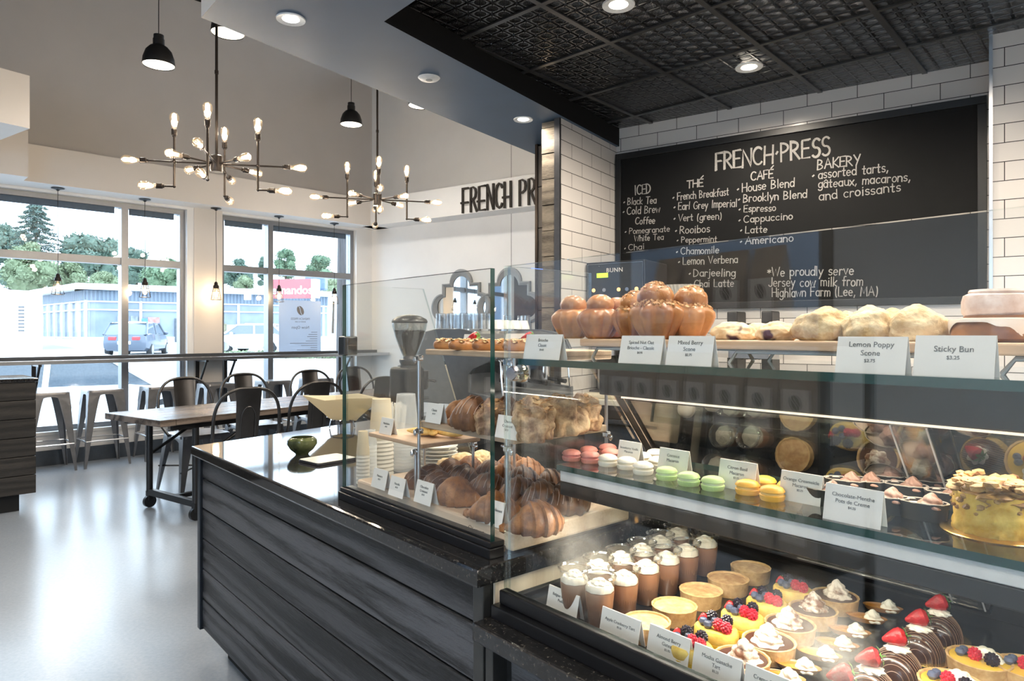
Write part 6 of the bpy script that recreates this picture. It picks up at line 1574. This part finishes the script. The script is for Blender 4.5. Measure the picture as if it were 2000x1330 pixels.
# ================================================================ outside the windows
def gz(Y): return -.43+max(0, Y-14)*.0423
M_asph = plain('pale_asphalt', (.46, .46, .46), .9, var=.05, scale=2)
M_bwhite = plain('white_stucco', (.86, .86, .85), .8, var=.01)
M_corr = plain('blue_grey_corrugated', (.20, .25, .32), .5, var=.05)
M_store = plain('pale_reflecting_storefront_glass', (.24, .29, .36), .12, var=.18, scale=.8)
M_smull = plain('white_storefront_frame', (.78, .80, .82), .5)
struct(MB().prism([(-45, -12), (4.5, -12), (4.5, -4.3), (-6.1, -4.3), (-6.1, 5.7), (-5.2, 6.95), (-1.6, 10.3), (3, 8.2), (20, 14), (-60, 14)], -.6, -.43).build('street_near', M_asph))
m = MB(); m.quad((-70, 14, gz(14)), (40, 14, gz(14)), (60, 110, gz(110)), (-110, 110, gz(110))); struct(m.build('ground_far', M_asph))
def ext(px, Y): return Vector((ray(px)*Y, Y, 0))
pc, pr, pf = ext(168, 36), ext(640, 43.2), ext(82, 41.7)
bd = thing('shop_building', 'low white shop with blue-grey fascia and glass storefront across the street', 'building', (0, 0, 0))
def wallbox(a, b, z0, z1, th, name, m, parent, out=0.0):
    d = (b-a).normalized(); n = Vector((d.y, -d.x, 0))
    if n.y > 0: n = -n
    pts = [a+n*out, b+n*out, b+n*(out-th), a+n*(out-th)]
    return MB().prism([p[:2] for p in pts], z0, z1).build(name, m, parent)
for i, (a, b) in enumerate(((pf, pc), (pc, pr))):
    wallbox(a, b, .2, 1.12, .3, 'low_wall', M_bwhite, bd); wallbox(a, b, 1.12, 3.1, .1, 'storefront_glass', M_store, bd, -.08)
    d = (b-a).normalized(); L = (b-a).length; n = Vector((d.y, -d.x, 0)); n = -n if n.y > 0 else n
    m = MB(); k = 0
    while k*.19 < L: q = a+d*(k*.19); m.prism([p[:2] for p in (q+n*.06, q+d*.10+n*.06, q+d*.10-n*.1, q-n*.1)], 3.1, 3.66); k += 1
    m.prism([p[:2] for p in (a+n*.02, b+n*.02, b-n*.2, a-n*.2)], 3.1, 3.66); m.build('corrugated_fascia', M_corr, bd)
    wallbox(a-d*.5, b+d*.5, 3.66, 3.98, 6, 'roof_edge', M_bwhite, bd, .55)
    m = MB(); step = 1.45 if i == 0 else 2.55; k = 0
    while k*step <= L+.1: q = a+d*min(k*step, L-.05); m.prism([p[:2] for p in (q-d*.06+n*.05, q+d*.06+n*.05, q+d*.06-n*.1, q-d*.06-n*.1)], 1.05, 3.12); k += 1
    for z in (1.12, 2.62, 3.06): m.prism([p[:2] for p in (a+n*.04, b+n*.04, b-n*.1, a-n*.1)], z-.035, z+.035)
    m.build('storefront_frame', M_smull, bd)
for px, y0, y1, w, c, nm in [(284, 622, 645, 14, (.12, .30, .55), 'blue_poster'), (300, 620, 648, 20, (.70, .25, .22), 'red_poster'), (262, 617, 627, 12, (.25, .28, .30), 'window_notice'), (260, 631, 640, 9, (.15, .16, .18), 'window_notice'), (350, 622, 668, 16, (.10, .12, .14), 'dark_doorway'), (232, 617, 627, 5, (.2, .22, .24), 'window_notice'), (448, 634, 662, 18, (.55, .62, .66), 'white_display'), (470, 642, 655, 12, (.10, .12, .15), 'dark_display'), (485, 631, 650, 13, (.72, .42, .42), 'red_arch_notice'), (438, 632, 664, 8, (.35, .33, .22), 'goods_display')]:
    r_ = ray(px); d = pr-pc; s = (r_*pc.y-pc.x)/(d.x-r_*d.y); q = pc+d*s; Y = q.y; wd = w*Y/F/2; dd = d.normalized()
    n = Vector((dd.y, -dd.x, 0)); n = -n if n.y > 0 else n
    wallbox(q-dd*wd, q+dd*wd, EYE-(y1-HOR)*Y/F, EYE-(y0-HOR)*Y/F, .05, nm, plain('far_'+nm, c, .6, var=.3, scale=4), bd, .08)
wh = thing('white_annex', 'plain white windowless wall left of the shop across the street', 'building', (0, 0, 0))
a, b = ext(-230, 30), ext(83, 35.5)
wallbox(a, b, 0, 3.55, 6, 'stucco_wall', M_bwhite, wh); m = MB()
q = ext(50, 34.6)
for k in range(8): m.box((q.x-.12, q.y-.35, 1.45+k*.17), (q.x+.12, q.y-.25, 1.53+k*.17))
m.build('wall_vent', plain('dark_vent_slot', (.12, .12, .13), .6), wh)
# the red sign
sp_ = thing('red_shop_sign', 'red roof sign with white lettering seen through the right window', 'sign', Vector((ray(566)*33, 33, 0)), -R(8))
sw = 80*33/F; z0, z1 = EYE-(582-HOR)*33/F, EYE-(545-HOR)*33/F
MB().prism([(-sw/2, 0), (sw/2+.12, 0), (sw/2+.28, .5), (-sw/2, .5)], z0, z1).build('sign_box', plain('sign_red', (.62, .12, .13), .5, var=.05), sp_)
m = MB(); m.box((sw/2+.10, -.02, z0), (sw/2+.32, .52, z1)); m.build('sign_end', M_bwhite, sp_)
text_mesh('Fernandos', .56, M_bwhite, sp_, TM((-.02, -.012, (z0+z1)/2-.26), rx=R(90)), 'sign_lettering', .004, bold=.012)
m = MB(); m.cyl((-sw*.3, .25, 3.6), (-sw*.3, .25, z0), .06, n=8); m.cyl((sw*.3, .25, 3.4), (sw*.3, .25, z0), .06, n=8); m.build('sign_post', M_alu, sp_)
o = MB().box((-.6, -.4, 0), (.6, .4, .9), .1).build('roof_tank', plain('tank_slate', (.10, .16, .26), .4), loc=Vector((ray(618)*41, 41, 3.95))); tag(o, 'dark blue rounded roof unit right of the red sign', 'roof unit')
o = MB().box((-.2, -.1, 0), (.2, .1, .35), .05).build('security_light', plain('lit_white_lamp_box', (.85, .82, .75), .4), loc=Vector((ray(490)*40, 39.5, 3.28))); tag(o, 'small pale lamp box on the corrugated fascia in the right window', 'lamp')

# cars
def car(name, label, loc, rz, colour, L=4.6, W=1.8, H=1.46, suv=False):
    t = thing(name, label, 'car', loc, rz); pm = plain(name+'_paint', colour, .22, .1, var=.02, coat=.5); hl = L/2
    st = [(-hl, .62, .50, .74), (-hl+.12, .80, .30, .90), (-hl+.6, .88, .24, .98), (-.9, .90, .22, .96), (.9, .90, .22, .94), (1.35, .88, .24, .90), (hl-.35, .82, .26, .76), (hl-.06, .70, .32, .62), (hl, .55, .42, .55)]
    k = W/1.8; zs = H/1.46; rings = []; m = MB()
    for x, w, zb, zt in st:
        w *= k; zt *= zs
        rings.append([m.bm.verts.new(p) for p in ((x, -w*.86, zb), (x, -w, zb+.12), (x, -w*1.02, (zb+zt)/2), (x, -w*.98, zt-.06), (x, -w*.86, zt), (x, w*.86, zt), (x, w*.98, zt-.06), (x, w*1.02, (zb+zt)/2), (x, w, zb+.12), (x, w*.86, zb))])
    for a, b in zip(rings, rings[1:]): m._bridge(a, b)
    m.bm.faces.new(rings[0]); m.bm.faces.new(rings[-1]); m.build('body', pm, t)
    tail = -hl+.25 if suv else -hl+.75
    def cab(mm, g, zt0, zt1, x):
        rr = []
        for z, xb, xf, w in ((.90*zs, tail-.10+x, 1.30-x, .82*k), (zt0, tail+.45+x, .62-x, .70*k), (zt1, tail+.62+x, .38-x, .62*k)):
            rr.append([mm.bm.verts.new(p) for p in ((xb, -w+g, z), (xf, -w+g, z), (xf+.08, 0, z), (xf, w-g, z), (xb, w-g, z), (xb-.06, 0, z))])
        for a, b in zip(rr, rr[1:]): mm._bridge(a, b)
        mm.bm.faces.new(rr[-1])
    m = MB(); cab(m, 0, H-.10, H-.06, 0); m.build('side_glass', plain('car_glass', (.13, .16, .19), .06, .0, spec=.8), t)
    m = MB(); zt = H
    def edge(z): return None
    m.grid(lambda u, v: Vector((tail+.40+(.30+.62-tail-.42)*u, (v-.5)*2*.70*k, H-.10+.10*(1-(2*v-1)**2)**.5*(1-(2*u-1)**4)**.5)), 10, 12); m.build('roof', pm, t)
    m = MB()
    for sy in (-1, 1):
        for (xa, xb) in ((tail-.1, tail+.5), (-.35, -.28), (1.30, .60)): m.tube([(xa, sy*.815*k, .90*zs), (xb, sy*.705*k, H-.08)], .05, 6)
    m.build('pillar', pm, t)
    for x in (-hl+.85, hl-.9):
        for sy in (-1, 1):
            w = MB().lathe([(0, -.10), (.20, -.10), (.30, -.09), (.325, -.04), (.325, .06), (.30, .10), (0, .10)], 24, TM((x, sy*.80*k, .325), rx=R(90))).build('wheel', plain('tyre_black', (.03, .03, .032), .7), t)
            MB().lathe([(0, .0), (.20, .0), (.21, .03), (0, .04)], 20, TM((x, sy*(.80*k+.085), .325), rx=-R(90)*sy)).build('wheel_disc', M_steel, w)
    for sy in (-1, 1): MB().ball((.75, sy*(.98*k), .96*zs), .11, 2, (.7, 1, .75)).build('wing_mirror', pm, t)
    m = MB()
    for sy in (-1, 1): m.box((-hl-.02, sy*.45*k-.16, .68*zs), (-hl+.14, sy*.45*k+.16, .82*zs), .03)
    m.build('tail_lamp', plain('tail_red', (.50, .05, .06), .3), t)
    m = MB()
    for sy in (-1, 1): m.box((hl-.42, sy*.62*k-.14, .58*zs), (hl-.10, sy*.62*k+.10, .70*zs), .03)
    m.build('head_lamp', plain('lamp_clear_grey', (.55, .58, .60), .1), t)
    MB().box((-hl-.025, -.26, .52*zs), (-hl+.02, .26, .65*zs), .01).build('number_plate', M_bwhite, t)
    return t
car('parked_sedan', 'white sedan parked close outside the left window, seen under and over the bar', (-7.85, 11.75, -.43), R(45), (.80, .80, .79))
car('parked_suv', 'blue-grey car seen from behind in front of the shop, left window', (ray(270)*31.5, 31.5, gz(31.5)), R(105), (.10, .125, .17), 4.5, 1.85, 1.6, True)
car('parked_hatchback', 'white car parked in front of the shop, seen through the right window', (ray(492)*33, 33.5, gz(33.5)), R(172), (.82, .82, .82), 4.0, 1.7, 1.45, True)

struct(MB().box((-10.6, -6, -.45), (-10.2, 5, 4.2)).build('wall_reflection_dimmer', plain('blue_grey_render', (.15, .19, .25), .8, var=.1, scale=1.2)))  # unseen wall, added to dim what the case glass mirrors through the left window
# utility pole, planting strip and trees
pm = NT('grey_pole_wood'); v = pm.mapping((1, 1, .06)); pm.base(pm.ramp(pm.noise(v, 34, 4, .7), [(.35, (.045, .042, .043)), (.65, (.13, .125, .13))]), .9); pm.bump(pm.noise(v, 34, 4, .7), .6, .02)
o = MB().tube([(0, 0, -.43), (.03, 0, 3), (.10, 0, 9)], [.16, .15, .125], 16).build('utility_pole', pm.m, loc=Vector((ray(674)*11.2, 11.2, 0))); tag(o, 'weathered wooden utility pole just outside the right window', 'utility pole')
def leafmat(name, lo, hi): return baked(name, lo, hi, 1.6, .0, .75)
ML = [leafmat('dark_foliage', (.06, .10, .075), (.13, .19, .14)), leafmat('mid_foliage', (.08, .14, .08), (.18, .26, .15)), leafmat('light_foliage', (.15, .19, .10), (.24, .29, .17)), leafmat('pine_needles', (.045, .08, .07), (.09, .14, .115))]
M_bark = plain('tree_bark', (.10, .075, .055), .9, var=.3)
def leaves(mb, c, r, n, s, rr, sc=(1, 1, 1)):
    for k in range(n):
        d = Vector((rr.gauss(0, 1), rr.gauss(0, 1), rr.gauss(0, 1))).normalized(); p = c+Vector((d.x*sc[0], d.y*sc[1], d.z*sc[2]))*r*rr.uniform(.72, 1.08)
        u = Vector((rr.gauss(0, 1), rr.gauss(0, 1), rr.gauss(0, 1))).normalized(); w = u.cross(d)
        if w.length < .05: continue
        w.normalize(); q = s*rr.uniform(.6, 1.3)
        mb.bm.faces.new([mb.bm.verts.new(x) for x in (p-u*q, p+w*q*.6, p+u*q, p-w*q*.6)])
def tree(px, Y, ytop, ybot, wpx, mat, label, seed):
    rr = random.Random(seed); zt, zb = EYE-(ytop-HOR)*Y/F, EYE-(ybot-HOR)*Y/F; W = wpx*Y/F/2; p = Vector((ray(px)*Y, Y, gz(Y)))
    t = thing('leafy_tree', label, 'tree', p, 0, 'trees beyond the shop'); zt -= p.z; zb -= p.z
    m = MB(); h = zt-zb
    for k in range(16):
        a = rr.uniform(0, 6.28); u = rr.random(); r = W*(.34+.14*rr.random())*(1.05-.35*u); z = zb+h*.15+u*(h*.82-r*.6); q = Vector((math.cos(a)*(W-r)*(1.05-.75*u*u)*rr.random()**.4, math.sin(a)*(W-r)*(1-.6*u)*rr.random()**.4, z))
        m.ball(q, r*.80, 2, (1, 1, .85), rough=.45, seed=k+seed, fr=2.5); leaves(m, q, r, 300, W*.05, rr, (1, 1, .85))
    m.build('crown', mat, t, smooth=0, fix=False); MB().tube([(0, 0, 0), (.1, 0, zb+h*.4)], [W*.09, W*.05], 8).build('trunk', M_bark, t)
tree(20, 62, 432, 565, 130, ML[0], 'dark green tree at the left edge of the left window', 1)
tree(60, 50, 470, 570, 120, ML[2], 'light yellow-green tree below the pine in the left window', 2)
tree(180, 66, 448, 560, 165, ML[0], 'large dark green domed tree in the middle of the left window', 3)
tree(128, 52, 508, 565, 110, ML[2], 'light green tree low over the shop roof corner', 4)
tree(205, 50, 530, 566, 70, ML[2], 'light green bush low behind the shop roof left of the window post', 5)
tree(265, 58, 480, 566, 90, ML[0], 'dark green tree right of the first window post', 6)
tree(325, 54, 505, 566, 110, ML[1], 'mid green tree at the right end of the left window', 7)
tree(462, 62, 503, 566, 70, ML[0], 'dark rounded tree at the left of the right window', 8)
tree(480, 52, 538, 568, 56, ML[2], 'bright green bush just over the shop roof in the right window', 9)
tree(556, 60, 472, 550, 62, ML[1], 'tall green tree behind the red sign', 10)
tree(624, 60, 497, 560, 78, ML[1], 'rounded green tree right of the red sign', 11)
tree(515, 64, 495, 566, 40, ML[0], 'dark tree beside the post of the right window', 12)
tree(650, 56, 540, 575, 60, ML[2], 'light green tree low beside the utility pole', 13)
# pine
Y = 58; pn = thing('tall_pine', 'tall ragged pine rising above the other trees in the left window', 'tree', Vector((ray(70)*Y, Y, gz(Y))))
m = MB(); rr = random.Random(31); zt = EYE-(386-HOR)*Y/F-gz(Y); zb = zt-4.6
for k in range(11):
    u = k/10; z = zt-.15-u*4.4; Lr = .35+1.75*u**.8
    for j in range(6):
        a = j*R(60)+k*.7; ln = Lr*rr.uniform(.7, 1.15)
        for i in range(5): q = Vector((math.cos(a)*ln*(i+1)/5, math.sin(a)*ln*(i+1)/5, z-.12*i+.16*(i/4)**2)); leaves(m, q, .26*(1.1-.12*i), 34, .085, rr, (1.2, 1.2, .45))
m.build('needle_boughs', ML[3], pn, smooth=0, fix=False); MB().tube([(0, 0, 0), (0, 0, zt-.2)], [.28, .04], 8).build('trunk', M_bark, pn)
# planting strip
m = MB(); rr = random.Random(17)
a, b = Vector((ray(400)*30, 30, gz(30))), Vector((ray(720)*29, 29, gz(29)))
for k in range(420): q = a.lerp(b, rr.random())+Vector((rr.uniform(-.5, .5), rr.uniform(-.8, .8), .16)); leaves(m, q, rr.uniform(.12, .3), 9, .09, rr, (1, 1, .7))
o = m.build('planting_strip_leaves', ML[2], smooth=0, fix=False); tag(o, 'low green planting strip along the far kerb in the right window', 'planting', kind='stuff')
struct(MB().prism([(a.x-1, a.y-1.6), (b.x+1, b.y-1.6), (b.x+1, b.y+1), (a.x-1, a.y+1)], gz(27.5), gz(30)+.05).build('kerb_strip', plain('pale_kerb', (.62, .61, .59), .8)))

# poster hung on the right window, printed to be read from the street
s0, s1 = s_of(545, .10), s_of(627, .10); q = NW((s0+s1)/2, .105); zt, zb = 1.815, 1.125
pt = NT('translucent_poster_paper'); td = pt.new('ShaderNodeBsdfDiffuse', Color=(.60, .66, .74, 1)); tl = pt.new('ShaderNodeBsdfTranslucent', Color=(.48, .53, .60, 1)); mx = pt.new('ShaderNodeMixShader'); mx.inputs[0].default_value = .62
pt.link(td.outputs[0], mx.inputs[1]); pt.link(tl.outputs[0], mx.inputs[2]); pt.link(mx.outputs[0], pt.out.inputs['Surface'])
po = thing('window_poster', 'pale poster with a bean emblem hung in the right window, its writing reversed', 'poster', q, RN)
MB().box((-(s1-s0)/2, -.0015, zb), ((s1-s0)/2, .0015, zt)).build('poster_sheet', pt.m, po)
M_pprint = plain('poster_grey_print', (.16, .16, .17), .7)
MIR = Matrix.Diagonal((-1, 1, 1, 1))
def bean(parent, M, a, b, mat, name='bean_emblem'):
    """an oval bean cut by an S-shaped slit"""
    m = MB()
    for sgn in (1, -1):
        pts = []
        for k in range(15):
            u = -1+2*k/14; pts.append((.16*math.sin(u*2.6)*a*1.1+sgn*.10*a, u*b*.93))
        arc = [(sgn*a*math.sqrt(max(0, 1-(u*u))), u*b) for u in [1-2*k/14 for k in range(15)]]
        pts = [p for p in pts if True]; m.prism([p for p in pts+arc], 0, .001, M)
    return m.build(name, mat, parent)
T = lambda z: TM((0, -.0022, z), rx=R(90)) @ MIR
bean(po, TM((0, -.0022, 1.68), rx=R(90)) @ Matrix.Rotation(R(28), 4, 'Z'), .046, .068, M_pprint)
for tx, sz, z in (('FRENCH PRESS', .042, 1.555), ('BAKERY & CAFE', .022, 1.522), ('Now Open', .056, 1.435)): text_mesh(tx, sz, M_pprint, po, T(z), 'poster_lettering', .0004)
m = MB()
for k, w in enumerate((.09, .13, .15, .11, .17, .40, .24, .10, .30)): m.box((.25-w, -.0026, 1.385-.030*k), (.25, -.0014, 1.391-.030*k))
m.build('poster_small_print', M_pprint, po)

# ================================================================ retail rack by the customer side, mirrored in the case glass
M_bag = plain('kraft_coffee_bag', (.36, .31, .27), .38, var=.15, scale=16, bump=.15); M_lab = plain('grey_bag_label', (.70, .70, .72), .5, var=.03)
RA, RB = Vector((-2.53, 1.55, 0)), Vector((-1.46, .56, 0)); rd = (RB-RA).normalized(); rz = math.atan2(rd.y, rd.x); rn = Vector((-rd.y, rd.x, 0))
rk = thing('retail_rack', 'dark shelf rack of coffee bags out of the photo, mirrored in the case glass', 'shelf rack', RA-rd*.25-rn*.22, rz)
RL = 1.98
for z in (.14, .50, .92, 1.36): MB().box((.03, -.02, z-.03), (RL-.03, .32, z), .003).build('shelf', M_oakside, rk)
m = MB()
for x in (.015, RL-.015):
    for y in (0, .30): m.box((x-.015, y-.015, 0), (x+.015, y+.015, 1.40))
m.build('upright', M_black, rk)
def bag():
    t = thing('coffee_bag', 'bag', 'coffee bag'); rings = []; m = MB()
    for z, w, d in ((0, .055, .036), (.012, .060, .042), (.12, .060, .040), (.20, .061, .030), (.255, .062, .012), (.27, .062, .006), (.285, .062, .004)):
        rings.append([m.bm.verts.new((x*w, y*d+.0, z)) for x, y in ((-1, -.8), (-.5, -1), (.5, -1), (1, -.8), (1, .8), (.5, 1), (-.5, 1), (-1, .8))])
    for a, b in zip(rings, rings[1:]): m._bridge(a, b)
    m.bm.faces.new(rings[0][::-1]); m.bm.faces.new(rings[-1]); m.build('bag_body', M_bag, t)
    lb = MB().box((-.046, .0405, .05), (.046, .0425, .185)).build('label', M_lab, t)
    bean(lb, TM((0, .0430, .145), rx=-R(90)) @ Matrix.Rotation(R(-25), 4, 'Z'), .017, .025, M_print); return t
PR['bag'] = bag()
for row, (z, xs) in enumerate(((.92, [.16+.165*k for k in range(11)]), (1.36, [1.12, 1.30, 1.48, 1.66]), (.50, [.18+.18*k for k in range(10)]))):
    for k, x in enumerate(xs):
        put('bag', rk.location+rd*x+rn*.19+Vector((0, 0, z)), rz+RD.uniform(-.12, .12), 'brown coffee bag on the %s shelf of the retail rack, out of the photo' % ('middle', 'top', 'lower')[row], 'coffee bags on the %s rack shelf' % ('middle', 'top', 'lower')[row], 1.3)
